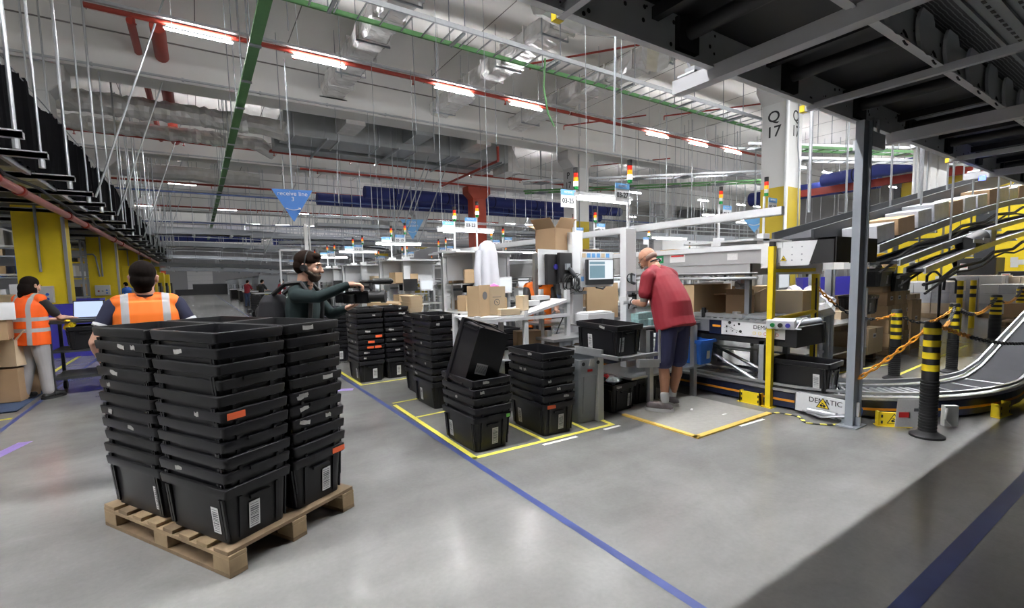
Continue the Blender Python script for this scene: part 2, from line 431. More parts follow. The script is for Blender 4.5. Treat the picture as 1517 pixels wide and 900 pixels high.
for y, xs in lights:
    for n, x in enumerate(xs):
        if y < 5: lab = 'white tube light in a row above or behind the viewer, outside the photo'; g = 'tube lights over the conveyor'
        elif y < 13: lab = 'lit tube light, %s from the left in the nearest row under the ceiling' % ordn(n); g = None
        else: lab = 'lit tube light, %s from the left in the %s row back' % (ordn(n), ordn(int(round((y-12.95)/9.65)))); g = None
        (TN if y == 3.3 else TL).put((x, y, 7.0), 0, lab, g or 'tube lights under the ceiling')
# red sprinkler mains that carry the near row of lights
def sprinkler(x0, x1, y, z, label, r_=.055, drops=True, step=3.1):
    t = thing('sprinkler_pipe', label, 'sprinkler pipe', (0, y, z))
    part('main_pipe', MB().cyl((x0,0,0), (x1,0,0), r_, n=10), M['red'], t, smooth=True)
    if drops:
        x = x0+.8
        while x < x1-.3:
            part('sprinkler_head', MB().cyl((x,0,-.16), (x,0,0), .018, n=6).cyl((x,0,-.18), (x,0,-.16), .04, n=6), M['red'], t); x += step
    return t
s0 = sprinkler(-1.55, 11.2, 13.05, 7.20, 'red sprinkler pipe carrying the nearest row of tube lights')
part('mounting_rail', MB().box(-3.5, 24, -.20, -.13, .02, .08), M['galv'], s0)
sprinkler(11.3, 24, 13.05, 7.19, 'red sprinkler pipe right of the longest foil duct')
sprinkler(-4.0, 24, 22.2, 6.95, 'red sprinkler pipe crossing under the grey ductwork', .07)
sprinkler(4.5, 15.2, 25.2, 7.0, 'red sprinkler pipe just before the dark red column')
sprinkler(-6, 22, 31.9, 7.05, 'red sprinkler pipe behind the navy fabric ducts')
sprinkler(-9, 26, 41.5, 7.05, 'distant red sprinkler pipe')
for i, (x, y, L_) in enumerate([(8.2, 11.2, 4.5), (15.2, 12.2, 5.5), (12.6, 15.0, 3.5), (18.2, 20.0, 5.0)]):
    solo('sprinkler_branch', MB().cyl((0,0,0), (L_*.55, -L_*.72, 0), .028, n=8).cyl((0,0,0),(0,0,-.15),.02,n=6), M['red'],
         'thin dark red branch pipe slanting under the roof, %s from the left' % ordn(i), 'sprinkler pipe', loc=(x, y, 7.5))
solo('riser_pipe', MB().tube([(0,0,0),(0,0,.6)], .06).tube([(0,0,0),(.25,6.2,0)], .06), M['red'], 'red pipe bending down beside the dark red column', 'sprinkler pipe', loc=(11.28, 17.9, 6.6))
# large red down pipes upper left
for i, (x, r_, y0, z0) in enumerate([(-.42, .17, 12.2, 8.0), (-.95, .09, 12.2, 8.0)]):
    solo('red_roof_pipe', MB().tube([(0, 12, 0), (0, -3, 0)], r_, n=14), M['red'],
         ['thick red pipe under the roof at the upper left', 'thin red pipe beside the thick red roof pipe'][i], 'pipe', loc=(x, y0+6, z0), smooth=True)
# ------------------------------------------------------------------ ducts
def foil_duct(x, y0, y1, label, w_=.78, h_=.52, z=7.72):
    t = thing('foil_duct', label, 'air duct', (x, 0, z))
    d = MB(); n = int((y1-y0)/.11)
    rr = random.Random(int(x*10)); rings = []
    for i in range(n+1):
        y = y0+(y1-y0)*i/n; a = w_/2+.03*math.sin(y*5.5); b = h_+.015*math.sin(y*4); q = .10
        rings.append([(-a+q,y,0),(a-q,y,0),(a,y,q),(a,y,b-q),(a-q,y,b),(-a+q,y,b),(-a,y,b-q),(-a,y,q)])
    K_ = 24; fine = []
    for r_ in rings:
        q_ = []
        for j in range(8):
            a_ = Vector(r_[j]); b_ = Vector(r_[(j+1) % 8])
            for e_ in range(3): p_ = a_.lerp(b_, e_/3); q_.append((p_.x+rr.uniform(-.016,.016), p_.y+rr.uniform(-.03,.03), p_.z+rr.uniform(-.016,.016)))
        fine.append(q_)
    vs = [p for r_ in fine for p in r_]
    fs = [(i*K_+j, (i+1)*K_+j, (i+1)*K_+(j+1)%K_, i*K_+(j+1)%K_) for i in range(n) for j in range(K_)] + [tuple(range(K_)), tuple(range(n*K_, n*K_+K_))]
    d.add(vs, fs)
    for q_ in range(int((y1-y0)/1.15)): d.box(-w_/2-.02, w_/2+.02, y0+.5+1.15*q_, y0+.56+1.15*q_, -.02, h_+.02, M['foil'])
    part('duct_wrap', d, M['foil'], t)
    y = y0+.8
    while y < y1:
        part('hanger', MB().box(-.45,.45,y,y+.04,-.04,0).cyl((-.44,y+.02,0),(-.44,y+.02,1.15),.01,n=5).cyl((.44,y+.02,0),(.44,y+.02,1.15),.01,n=5), M['greymetal'], t); y += 2.2
foil_duct(4.25, 7.5, 17.1, 'foil-wrapped air duct, leftmost of the three running towards the girder')
foil_duct(8.15, 9.2, 17.1, 'foil-wrapped air duct, middle one of the three running towards the girder')
foil_duct(11.7, 8.6, 17.1, 'foil-wrapped air duct nearest the column marked P 17')
t = thing('foil_duct', 'foil-wrapped cross duct with lit elbows beside the overhead conveyor', 'air duct', (0, 8.9, 7.75))
d = MB()
for i, (a, b) in enumerate([((6.9,0,.1),(8.2,.2,.1)), ((8.2,.2,.1),(9.0,-.5,-.1)), ((9.0,-.5,-.1),(10.4,-.4,.1)), ((10.4,-.4,.1),(11.5,.6,.0))]):
    d.tube([a, b], .42, n=8)
part('duct_wrap', d, M['foil'], t)
# grey duct system beyond the nearest girder
t = thing('grey_ductwork', 'large bare grey ductwork behind the nearest roof girder', 'air duct', (0, 0, 0))
d = MB(); d.box(3.0, 12.8, 19.4, 20.8, 6.95, 7.85).box(2.9, 12.9, 21.2, 22.0, 6.9, 7.5)
part('main_duct', d, M['duct'], t, bevel=.02)
for i, x in enumerate((5.2, 7.9, 10.6)):
    part('branch_duct', MB().box(x-.35, x+.35, 17.9, 19.4, 7.2, 7.75), M['foil'] if i != 1 else M['duct'], t)
for x in (3.3, 4.9, 6.5, 8.1, 9.7, 11.3, 12.6):
    part('flange', MB().box(x, x+.05, 19.35, 20.85, 6.9, 7.9), M['galv'], t)
for x in (4.4, 7.2, 10.0, 12.2):
    part('support', MB().box(x, x+.06, 19.0, 22.3, 6.82, 6.9).cyl((x,19.2,6.9),(x,19.2,8.8),.012,n=5).cyl((x,21.9,6.9),(x,21.9,8.8),.012,n=5), M['galv'], t)
part('end_grille', MB().taper(12.8,13.6,19.4,20.8,6.6, 12.8,13.0,19.4,20.8,7.85), M['foil'], t)
t = thing('foil_duct', 'long foil-wrapped duct running to the left beyond the nearest girder', 'air duct', (0, 20.2, 7.35))
d = MB(); rr = random.Random(5)
pth = [(-12+.14*i, rr.uniform(-.02,.02), rr.uniform(-.02,.02)) for i in range(101)] + [(2.4,-.3,-.1),(3.1,-.7,-.3)]
d.tube(pth, [.34+rr.uniform(-.03,.03) for _ in pth], n=12); d.v = [(x+rr.uniform(-.02,.02), y+rr.uniform(-.02,.02), z+rr.uniform(-.02,.02)) for x, y, z in d.v]; part('duct_wrap', d, M['foil'], t)
d = MB(); pth = [(-12+.14*i, 1.9+rr.uniform(-.02,.02), -.2) for i in range(104)] + [(3.0,2.4,-.4)]
d.tube(pth, [.26+rr.uniform(-.03,.03) for _ in pth], n=12); d.v = [(x+rr.uniform(-.02,.02), y+rr.uniform(-.02,.02), z+rr.uniform(-.02,.02)) for x, y, z in d.v]; part('second_run', d, M['foil'], t)
t = thing('foil_duct', 'foil-wrapped duct beyond the second girder, near the left end', 'air duct', (0, 30.0, 7.2))
d = MB(); pth = [(-10+.6*i, rr.uniform(-.04,.04), rr.uniform(-.03,.03)) for i in range(23)]
d.tube(pth, [.36+rr.uniform(-.03,.03) for _ in pth], n=10); part('duct_wrap', d, M['foil'], t)
def fabric_duct(a, b, r_, label):
    t = thing('fabric_duct', label, 'air duct', a); v = Vector(b)-Vector(a)
    part('fabric_tube', MB().cyl((0,0,0), v, r_, n=24), M['bluetarp'], t, smooth=True)
    k = max(2, int(v.length/3.5))
    up = MB().cyl((0,0,r_+.08), v+Vector((0,0,r_+.08)), .012, n=5)
    part('suspension_wire', up, M['galv'], t)
    for i in range(k):
        p = v*(i+.5)/k; part('collar', MB().cyl(p, p+v.normalized()*.06, r_+.012, n=24), M['darknavy'], t)
fabric_duct((8.6, 28.6, 6.75), (30, 28.6, 6.75), .36, 'navy fabric duct behind the dark red column, the higher one')
fabric_duct((6.4, 31.0, 6.55), (30, 31.0, 6.55), .36, 'navy fabric duct behind the dark red column, the lower one')
fabric_duct((-7.5, 60.5, 6.6), (6.3, 60.5, 6.6), .6, 'distant navy fabric duct at the end of the aisle')
fabric_duct((7.5, 60.5, 6.3), (19.0, 60.5, 6.3), .6, 'distant navy fabric duct to the right of the aisle')
fabric_duct((26.5, 11.5, 6.0), (26.0, 5.9, 6.0), .30, 'navy fabric duct sloping up behind the tall grey post')
fabric_duct((30.5, 17.5, 6.2), (30.5, 10.5, 6.2), .42, 'navy fabric duct behind the column marked Q 17')
# blue-edged service rail across the hall
for i, y in enumerate((27.6, 38.5)):
    t = solo('service_rail', MB().box(-10, 34, 0, .1, 0, .07), M['skyblue'] if 0 else mat('service_rail_blue_%d' % i, (.04,.08,.24), .4), 'thin blue service rail hung across the hall, %s one' % ['nearer', 'farther'][i], 'rail', loc=(0, y, [5.85, 5.6][i]))
# ------------------------------------------------------------------ cable ladders
def ladder(name, label, p0, p1, side, m0, m1, step=.35, hang=2.4, rungm=None, hz=2.8, rungs=True, h=.09):
    """p0->p1 centre of first rail; side = offset vector of second rail"""
    p0 = Vector(p0); p1 = Vector(p1); sd = Vector(side); t = thing(name, label, 'cable tray', p0); v = p1-p0; L_ = v.length; u = v/L_
    def rail(o, m):
        b = MB()
        a = [o+Vector((0,0,0)), o+Vector((0,0,h))]
        q = sd.normalized()*.02
        vs = [a[0]-q, a[0]+q, a[1]+q, a[1]-q]; vs2 = [p+v for p in vs]
        b.add(vs+vs2, [(0,1,2,3),(4,7,6,5),(0,4,5,1),(1,5,6,2),(2,6,7,3),(3,7,4,0)])
        part('side_rail', b, m, t)
    rail(Vector((0,0,0)), m0); rail(sd, m1)
    n = int(L_/step); me = None
    if rungs:
        for i in range(min(n, 98)):
            if me is None:
                me = MB().cyl((0,0,.02), sd+Vector((0,0,.02)), .018, n=6).mesh('rung', rungm or m1)
            link('rung', me, t, tuple(u*(i+.5)*step))
    k = int(L_/hang)
    for i in range(k):
        p = u*(i+.4)*hang
        part('hanger_rod', MB().cyl(p, p+Vector((0,0,hz)), .012, n=5).cyl(p+sd, p+sd+Vector((0,0,hz)), .012, n=5).box(p.x-.03, p.x+sd.x+.03, p.y-.03, p.y+sd.y+.03, p.z-.04, p.z) , M['greymetal'], t)
    return t
ladder('cable_tray', 'green and grey cable ladder crossing overhead from upper left to the column marked Q 17', (1.3, 9.15, 6.32), (17.5, 9.15, 6.32), (0, -.66, 0), M['greenrail'], M['galv'], step=.42)
t = ladder('green_cable_tray', 'bright green wire cable tray running down the aisle under the ceiling', (1.12, 2.0, 6.0), (1.12, 58, 6.0), (.15, 0, 0), M['greenrail'], M['greenrail'], step=.6, hang=1.9, h=.06)
part('tray_floor', MB().box(.02, .13, 0, 56, .0, .02), M['greenrail'], t)
ladder('cable_tray', 'grey cable ladder beside the green one, right of the column marked P 17', (14.0, 20, 6.3), (24.5, 11.4, 6.3), (.5, .6, 0), M['galv'], M['galv'], step=.8)
ladder('cable_tray', 'short green cable ladder under the roof left of the column marked Q 17', (15.5, 22, 6.25), (25.8, 13.0, 6.25), (.5, .6, 0), M['greenrail'], M['greenrail'], step=.8)
ladder('cable_tray', 'grey cable ladder right of the column marked Q 17', (16.5, 9.6, 6.0), (27, 5.0, 6.0), (.3, .6, 0), M['galv'], M['galv'], step=.6)
ladder('cable_tray', 'green cable ladder right of the column marked Q 17', (16.5, 8.7, 5.7), (26.4, 4.9, 5.7), (.2, .4, 0), M['greenrail'], M['greenrail'], step=.6)
ladder('cable_tray', 'grey cable ladder lowest of those right of the column marked Q 17', (17.0, 8.6, 5.35), (26, 4.6, 5.35), (.2, .4, 0), M['galv'], M['galv'], step=.6)
# slender suspension wires
for i, (x, y) in enumerate([(1.9,11), (3.0,11.3), (5.3,12.6), (6.6, 14), (8.9, 14.2), (10.6,13), (12.2,13.6), (7.4,16), (9.6,16.5), (13.4,15), (2.4,16), (4.9,24.5), (9.2,24), (11.5,24.4)]):
    solo('suspension_wire', MB().cyl((0,0,0), (0,0,2.2 + .6*(i % 3)), .012, n=5), M['greymetal'], 'thin dark suspension wire hanging from the roof', 'wire', 'thin wires hanging from the roof', loc=(x, y, ZC-2.2-.6*(i % 3)))
solo('power_cable', MB().tube([(0,0,0),(.02,0,-2),(0,.02,-3.9)], .014, n=6), M['greymetal'], 'dark power cable dropping from the roof to the 03-27 lamp', 'cable', loc=(4.23, 4.1, 6.9))
solo('looped_cable', MB().tube([(0,0,.1),(-.05,0,-.5),(.05,0,-1.0),(.22,0,-1.25)], .02, n=6), M['greenrail'], 'short green cable looping down from the cable ladder', 'cable', loc=(6.4, 8.2, 6.0))

# ------------------------------------------------------------------ suspended conveyor on the left
t = thing('suspended_conveyor', 'suspended conveyor deck with black side net hanging over the left side of the aisle', 'overhead conveyor', (0, 0, 0))
# net
nb = MB(); rr = random.Random(9); n = 340; y0, y1 = 3.5, 56
vs = []; fs = []
for i in range(n+1):
    y = y0+(y1-y0)*(i/n)**1.3
    x = -2.32+.035*math.sin(i*1.9)+rr.uniform(-.02, .02); sag = .10*math.sin(i*.33)+rr.uniform(-.05, .05)
    vs += [(x, y, 3.62), (x+rr.uniform(-.02,.02), y, 4.3), (x-.01, y, 5.10+sag)]
for i in range(n):
    for j in (0, 1): fs.append((i*3+j, (i+1)*3+j, (i+1)*3+j+1, i*3+j+1))
nb.add(vs, fs); o = part('side_net', nb, M['net'], t); so = o.modifiers.new('t', 'SOLIDIFY'); so.thickness = .01
part('net_cable', MB().cyl((-2.32,3.5,5.16),(-2.32,56,5.16),.01,n=5), M['greymetal'], t)
dk = MB()
y = 4.0
while y < 56:
    dk.box(-5.2, -2.35, y, y+1.5, 3.66, 3.72, M['galv'] if int(y) % 2 else M['darkmetal']); y += 1.56
part('deck_panels', dk, M['galv'], t)
part('edge_beam', MB().box(-2.42,-2.36,4,56,3.55,3.75), M['galv'], t)
part('edge_beam', MB().box(-5.2,-5.1,4,56,3.5,3.75), M['galv'], t)
part('belt', MB().box(-5.0,-2.5,4,56,3.78,3.82), M['belt'], t)
chy = [4.2, 5.6, 7.2, 8.86, 10.1, 12.0, 13.83, 15.5, 17.24, 19.7, 22.24, 25, 27.8, 30.6, 34, 38, 42, 46, 50]
for i, yy in enumerate(chy):
    part('cross_channel', MB().box(-4.9, -1.78, yy-.05, yy+.05, 3.50, 3.58).box(-4.9,-1.78,yy-.05,yy-.04,3.5,3.6), M['channel'], t)
    part('hanger_rod', MB().cyl((-1.86,yy,3.42),(-1.86,yy,ZC),.026 if i % 2 else .018,n=8).cyl((-1.86,yy,3.36),(-1.86,yy,3.5),.04,n=8), M['galv'], t)
    part('hanger_rod', MB().cyl((-2.75,yy+.6,3.42),(-2.75,yy+.6,ZC),.02,n=6), M['galv'], t)
for yy in (13.9, 17.3, 25.0, 30.6, 38):
    part('brace', MB().cyl((-1.75,yy,3.5),(.05,yy,ZC),.022,n=6), M['galv'], t)
rr = random.Random(4)
for i in range(34):
    x = rr.uniform(-2.4, -.9) if i % 2 else rr.uniform(-2.2, -1.4); yy = rr.uniform(22, 50)
    part('hanger_rod', MB().cyl((x,yy,3.6+rr.uniform(0,1)),(x,yy,ZC),.018,n=5), M['galv'], t)
part('cable_bundle', MB().tube([(-2.5+.05*math.sin(k*1.3), 4+k*.9, 3.46+.04*math.sin(k*2.1)) for k in range(50)], .03, n=6), M['black'], t)
# pink pipe
p = thing('fire_main', 'pale red pipe with dark red couplings under the suspended conveyor', 'pipe', (-2.62, 0, 3.33))
part('pipe_run', MB().cyl((0,3,0),(0,58,0),.075,n=14), M['pink'], p, smooth=True)
for yy in (10.9, 12.3, 16.2, 18.4, 24, 26.2, 33, 40):
    part('coupling', MB().cyl((0,yy,0),(0,yy+.16,0),.10,n=14), M['red'], p, smooth=True)
solo('standpipe', MB().cyl((0,0,-.9),(0,0,3.5),.09,n=14), M['orange_red'], 'bright red vertical pipe at the left edge, above the brass valve', 'pipe', loc=(-3.18, 6.6, 4.6), smooth=True)
v = thing('brass_valve', 'brass valve fitting hanging below the bright red pipe', 'valve', (-3.15, 6.9, 3.6))
part('body', MB().cyl((-.35,0,0),(.55,0,-.06),.075,n=12).cyl((.05,0,.0),(.05,0,.14),.10,n=8).cyl((.38,0,-.05),(.48,0,-.05),.10,n=6), M['brass'], v)
part('hose', MB().tube([(-.2,-.05,.3),(-.05,-.1,.36),(.15,-.1,.3),(.2,-.1,.1)], .02), M['darkblue'], v)
# ------------------------------------------------------------------ curved conveyor bridges over the far aisle
def bridge(y, z, label, amp=.9):
    t = thing('conveyor_bridge', label, 'overhead conveyor', (0, y, z))
    top = []; 
    for k in range(25):
        x = -7+ (24.0*k/24); top.append((x, 1.2*math.sin(k/24*PI)*2, amp*math.sin(k/24*PI)-.05*k))
    part('side_frame', MB().strip(top, [(-.05,0),(.05,0),(.05,.34),(-.05,.34)]), M['greymetal'], t)
    part('side_frame', MB().strip([(a,b+1.2,c) for a,b,c in top], [(-.05,0),(.05,0),(.05,.34),(-.05,.34)]), M['greymetal'], t)
    part('belt', MB().strip([(a,b+.6,c+.1) for a,b,c in top], [(-.55,0),(.55,0),(.55,.03),(-.55,.03)]), M['belt'], t)
    part('upper_rail', MB().tube([(a,b-.05,c+.75) for a,b,c in top], .03, n=6), M['galv'], t)
    for k in range(1, 24, 2):
        a, b, c = top[k]; part('hanger_rod', MB().cyl((a,b-.05,c+.3),(a,b-.05,ZC-z),.022,n=5), M['galv'], t)
        part('bracket', MB().box(a-.08,a+.08,b-.15,b+1.35,c-.1,c), M['galv'], t)
bridge(33, 4.2, 'nearest curved grey conveyor bridge over the far aisle')
bridge(38, 4.9, 'second curved grey conveyor bridge over the far aisle', .7)
bridge(44, 4.4, 'third curved grey conveyor bridge over the far aisle', .6)
bridge(48, 3.1, 'low curved conveyor bridge between the third and farthest ones', .35)
bridge(58, 3.0, 'low conveyor bridge near the end of the aisle', .3)
bridge(66, 3.3, 'last conveyor bridge before the end wall of the hall', .2)
bridge(52, 3.9, 'farthest curved grey conveyor bridge over the far aisle', .4)
# ------------------------------------------------------------------ overhead conveyor at the upper right
t = thing('overhead_conveyor', 'black overhead belt conveyor with drilled steel side plates at the upper right', 'overhead conveyor', (0, 0, 0))
X0, X1 = -1.2, 13.5
def plate(y, z0, z1, name, seed, lip=1):
    b = MB(); b.box(X0, X1, y-.012, y+.012, z0, z1, M['plate']); b.box(X0, X1, min(y, y+.05*lip), max(y, y+.05*lip), z0-.012, z0, M['plate'])
    rr = random.Random(seed)
    for k in range(64):
        x = X0 + .12 + k*.23
        for q in range(rr.choice((1, 2, 3))):
            xx = x+rr.uniform(-.05, .05); zz = rr.uniform(z0+.03, z1-.03); s_ = rr.choice((.007, .010, .014))
            b.cyl((xx, y+.0135, zz), (xx, y+.0125, zz), s_, M['black'], n=8)
            b.cyl((xx, y-.0135, zz), (xx, y-.0125, zz), s_, M['black'], n=8)
    part(name, b, M['galv'], t)
plate(2.05, 2.94, 3.20, 'side_plate', 1, -1); plate(1.22, 2.95, 3.20, 'side_plate', 2, -1)
x = X0
k = 0
while x < X1:
    x2 = x+1.30
    part('belt_tray', MB().box(x, x2, 1.19, 2.04, 3.19, 3.23), M['greymetal'] if k == 6 else M['black'], t)
    part('return_roller', MB().cyl((x2+.05,1.22,3.09),(x2+.05,2.05,3.09),.05,n=14), M['black'], t, smooth=True)
    part('bearing_block', MB().box(x2-.06, x2+.14, 2.00, 2.037, 2.97, 3.17), M['black'], t)
    part('roller_bar', MB().box(x2-.28, x2-.22, 1.22, 2.05, 3.10, 3.17), M['black'], t)
    x += 1.30; k += 1
for i, (xx, z, w_) in enumerate([(1.72, 2.93, .045), (3.05, 2.86, .09), (4.42, 2.90, .045), (6.1, 2.84, .10), (8.2, 2.9, .05), (10.0, 2.88, .09)]):
    ye = 2.34 if w_ > .06 else 2.08
    part('cross_beam', MB().box(xx-w_/2, xx+w_/2, -1.9, ye, z-.006, z+.0).box(xx-w_/2, xx-w_/2+.006, -1.9, ye, z, z+w_).box(xx+w_/2-.006, xx+w_/2, -1.9, ye, z, z+w_), M['channel'], t)
    if w_ < .06: part('yellow_cap', MB().cbox((xx, 2.09, z+.02), (.055, .04, .055)), M['yellow'], t)
    else:
        part('clamp', MB().cyl((xx-.02,2.2,z+.12),(xx-.05,2.25,z+.30),.010,n=6).cyl((xx-.02,2.16,z+.10),(xx-.02,2.30,z+.10),.022,n=8).cbox((xx,2.2,z+.12),(.07,.08,.05)), M['galv'], t)
# mesh guard and cable discs along the second plate
for k in range(13):
    xx = 2.5+.52*k
    part('cable_disc', MB().cyl((xx,1.17,3.08),(xx,1.19,3.08),.15,n=20), M['plate'], t)
    part('cable_tie', MB().tube([(xx+.2+.05*math.cos(a),1.19+.04*math.sin(a)*.3,2.97+.05*math.sin(a)) for a in [q*PI/5 for q in range(9)]], .006, n=5), M['black'], t)
wm = D.materials.new('woven_guard_mesh'); wm.use_nodes = True
nt = wm.node_tree; b_ = nt.nodes['Principled BSDF']; b_.inputs['Roughness'].default_value = .5
tc = nt.nodes.new('ShaderNodeTexCoord'); wv = nt.nodes.new('ShaderNodeTexWave'); wv.inputs['Scale'].default_value = 14; wv.inputs['Distortion'].default_value = 3; wv.inputs['Detail Scale'].default_value=.6; wv.bands_direction = 'Y'
rp = nt.nodes.new('ShaderNodeValToRGB'); rp.color_ramp.elements[0].position = .75; rp.color_ramp.elements[1].position = .95
rp.color_ramp.elements[0].color = (.012,.012,.013,1); rp.color_ramp.elements[1].color = (.22,.22,.23,1)
nt.links.new(tc.outputs['Object'], wv.inputs['Vector']); nt.links.new(wv.outputs['Fac'], rp.inputs[0]); nt.links.new(rp.outputs[0], b_.inputs['Base Color'])
part('mesh_guard', MB().box(X0, X1, .96, 1.21, 3.20, 3.22), wm, t)
# perforated deck, ribbed
dk = MB(); dk.box(X0, X1, .46, .98, 3.12, 3.15)
for yy in (.46, .60, .72, .84, .97):
    dk.box(X0, X1, yy-.012, yy+.012, 3.10, 3.12)
for yy in (.53, .66, .78, .90):
    x = X0
    while x < 9: dk.box(x, x+.05, yy-.009, yy+.009, 3.117, 3.1205, M['black']); x += .10
part('perforated_deck', dk, M['greymetal'], t)
part('side_channel', MB().box(X0, X1, .37, .47, 3.0, 3.2), M['galv'], t)
part('second_belt_tray', MB().box(X0, X1, -1.8, .39, 3.1, 3.18), M['black'], t)
part('outer_plate', MB().box(X0, X1, -1.65, -1.6, 2.95, 3.3), M['galv'], t)
part('work_light', MB().cyl((8.9,1.9,2.7),(8.9,1.9,2.76),.035,n=10), M['bluelamp'], t, label='small blue indicator lamp')
s_ = solo('mezzanine_deck', MB().box(-2.5, 47, -13.9, -1.75, 3.3, 3.55).box(-2.5,47,-1.9,-1.75,3.0,3.55), M['darkmetal'], 'unseen mezzanine deck beyond the overhead conveyor, extended to block light', 'deck')  # out of view; stretched back and sideways to keep the floor shadow dark
s_['kind'] = 'structure'
# grey posts carrying it
def post(x, y, label, w_=.12, h=2.93):
    r = thing('support_post', label, 'post', (x, y, 0))
    b = MB(); b.box(-w_/2, w_/2, -.035, .035, 0, h); b.box(w_/2-.012, w_/2+.004, -.06, .06, 0, h)
    part('shaft', b, M['postgrey'], r)
    part('foot_plate', MB().box(-.12, .12, -.09, .09, 0, .012).box(-.012,.012,-.08,.08,.012,.10), M['postgrey'], r)
    return r
r = post(5.32, 1.98, 'tall blue-grey steel post carrying the overhead conveyor')
part('blue_strap', MB().tube([(.09,-.03,.02),(.10,-.05,.16),(.06,.0,.24)], .012), M['bluebox'], r)
part('head_bracket', MB().box(.07,.45,-.03,.03,2.72,2.86).cyl((.2,0,2.86),(.2,0,3.0),.015,n=6).cyl((.35,0,2.86),(.35,0,3.0),.015,n=6), M['galv'], r)
post(6.95, 2.9, 'slimmer grey post standing behind the tall blue-grey one', .06, 1.55)
for i, (x, y) in enumerate([(9.4, 4.3), (12.5, 3.6), (15, 4.2)]):
    solo('hanger_pole', MB().cyl((0,0,2.6),(0,0,ZC),.03,n=8), M['galv'], 'grey hanger pole over the incline conveyors, %s from the left' % ordn(i), 'pole', loc=(x, y, 0))

# ------------------------------------------------------------------ floor conveyor with curve and incline belt
def arc(cx_, cy_, r, a0, a1, n): return [(cx_+r*math.cos(a0+(a1-a0)*i/n), cy_+r*math.sin(a0+(a1-a0)*i/n)) for i in range(n+1)]
CX, CY = 7.6, 2.75     # centre of the curve; the outer rail has radius 2.2
t = thing('floor_conveyor', 'low roller conveyor with navy sides and an orange stripe, curving to the right', 'conveyor', (0, 0, 0))
def runpath(r, z=0, inc=True):
    p = [(CX-r, 9.0), (CX-r, 6.0), (CX-r, 3.4)] + arc(CX, CY, r, PI, 1.5*PI, 22)
    p = [(a, b, z) for a, b in p]
    if inc: p += [(8.2, CY-r, z+.05), (9.4, CY-r, z+.30), (14, CY-r, z+1.25)]
    return p
RO, RI = 2.22, 1.64
def squeeze(p, f=.30):   # the curve is tighter along Y than along X
    return [(a, b + max(0, (CY-b))*f, c) for a, b, c in p]
outer = squeeze(runpath(RO)); inner = squeeze(runpath(RI), .36); mid = squeeze(runpath((RO+RI)/2), .33)
part('outer_side', MB().strip(outer, [(-.05,.03),(.0,.03),(.0,.19),(-.05,.19)]), M['navyside'], t)
part('outer_stripe', MB().strip(outer, [(.0,.095),(.004,.095),(.004,.12),(.0,.12)]), M['orange'], t)
part('outer_rail', MB().strip(outer, [(-.06,.205),(.02,.205),(.02,.235),(-.06,.235)]).strip(outer, [(-.03,.26),(.0,.26),(.0,.285),(-.03,.285)]), M['alu'], t)
part('inner_side', MB().strip(inner, [(0,.03),(.05,.03),(.05,.22),(0,.22)]), M['navyside'], t)
part('inner_rail', MB().strip(inner, [(-.02,.22),(.06,.22),(.06,.25),(-.02,.25)]).strip(inner, [(0,.27),(.02,.27),(.02,.31),(0,.31)]), M['alu'], t)
belt = [p for p in mid]
hw = (RO-RI)/2-.05
part('bed', MB().strip(mid, [(-hw,.17),(hw,.17),(hw,.185),(-hw,.185)]), M['darkmetal'], t)
i0 = 16
part('belt', MB().strip(mid[i0:], [(-hw,.19),(hw,.19),(hw,.225),(-hw,.225)]), M['belt'], t)
for k in (18, 21, 24): 
    if k < len(mid)-1:
        a = Vector(inner[k]); b = Vector(outer[k]); part('belt_joint', MB().cyl(a+Vector((0,0,.228)), b+Vector((0,0,.228)), .006, n=5), M['alu'], t)
# rollers
def resample(p, step):
    out = []; P = [Vector(q) for q in p]; acc = 0
    for a, b in zip(P, P[1:]):
        L_ = (b-a).length; s = acc
        while s < L_: out.append((a+(b-a)*(s/L_), (b-a).normalized())); s += step
        acc = s-L_
    return out
for k, (p, d_) in enumerate(resample(mid[:i0+1], .085)):
    if p.y > 6.2: continue
    w_ = Vector((d_.y, -d_.x, 0)); nm = 'roller'
    part(nm, MB().cyl(p+w_*hw+Vector((0,0,.21)), p-w_*hw+Vector((0,0,.21)), .024, n=8), M['galv'], t, smooth=True)
def bracket(x, y, ang, sign=False):
    b = MB(); b.box(-.13, .13, -.03, -.018, 0, .14); b.box(-.13,-.11,-.03,.04,0,.14).box(.11,.13,-.03,.04,0,.14).box(-.15,.15,-.04,.03,0,.006)
    for sx in (-.10, .10):
        for zz in (.04, .10): b.box(sx-.008, sx+.008, -.032, -.0305, zz-.015, zz+.015, M['black'])
    o = part('foot_bracket', b, M['yellow'], t, loc=(x, y, 0), rot=(0,0,ang), label='yellow foot bracket')
    if sign: warn(o, 0, -.033, .075, .06)
def warn(parent, x, y, z, s_, rot=(0,0,0)):
    w_ = MB().prism([(x-s_, z-s_*.75), (x+s_, z-s_*.75), (x, z+s_*.95)], 1, y-.001, y, M['black'])
    w_.prism([(x-s_*.8, z-s_*.64), (x+s_*.8, z-s_*.64), (x, z+s_*.74)], 1, y-.002, y-.001, M['yellow'])
    w_.cyl((x-s_*.2,y-.002,z-s_*.3),(x-s_*.2,y-.003,z-s_*.3),s_*.22,M['black'],n=10).cyl((x+s_*.22,y-.002,z-s_*.35),(x+s_*.22,y-.003,z-s_*.35),s_*.22,M['black'],n=10)
    w_.box(x-s_*.25,x+s_*.2,y-.003,y-.002,z-s_*.05,z+s_*.1,M['black'],rot=(0,.5,0))
    part('warning_sign', w_, M['yellow'], parent)
bracket(5.35, 3.02, -PI/2); bracket(5.62, 1.74, -PI*.28, True); bracket(6.85, 1.21, -.12)
bracket(5.35, 5.0, -PI/2)
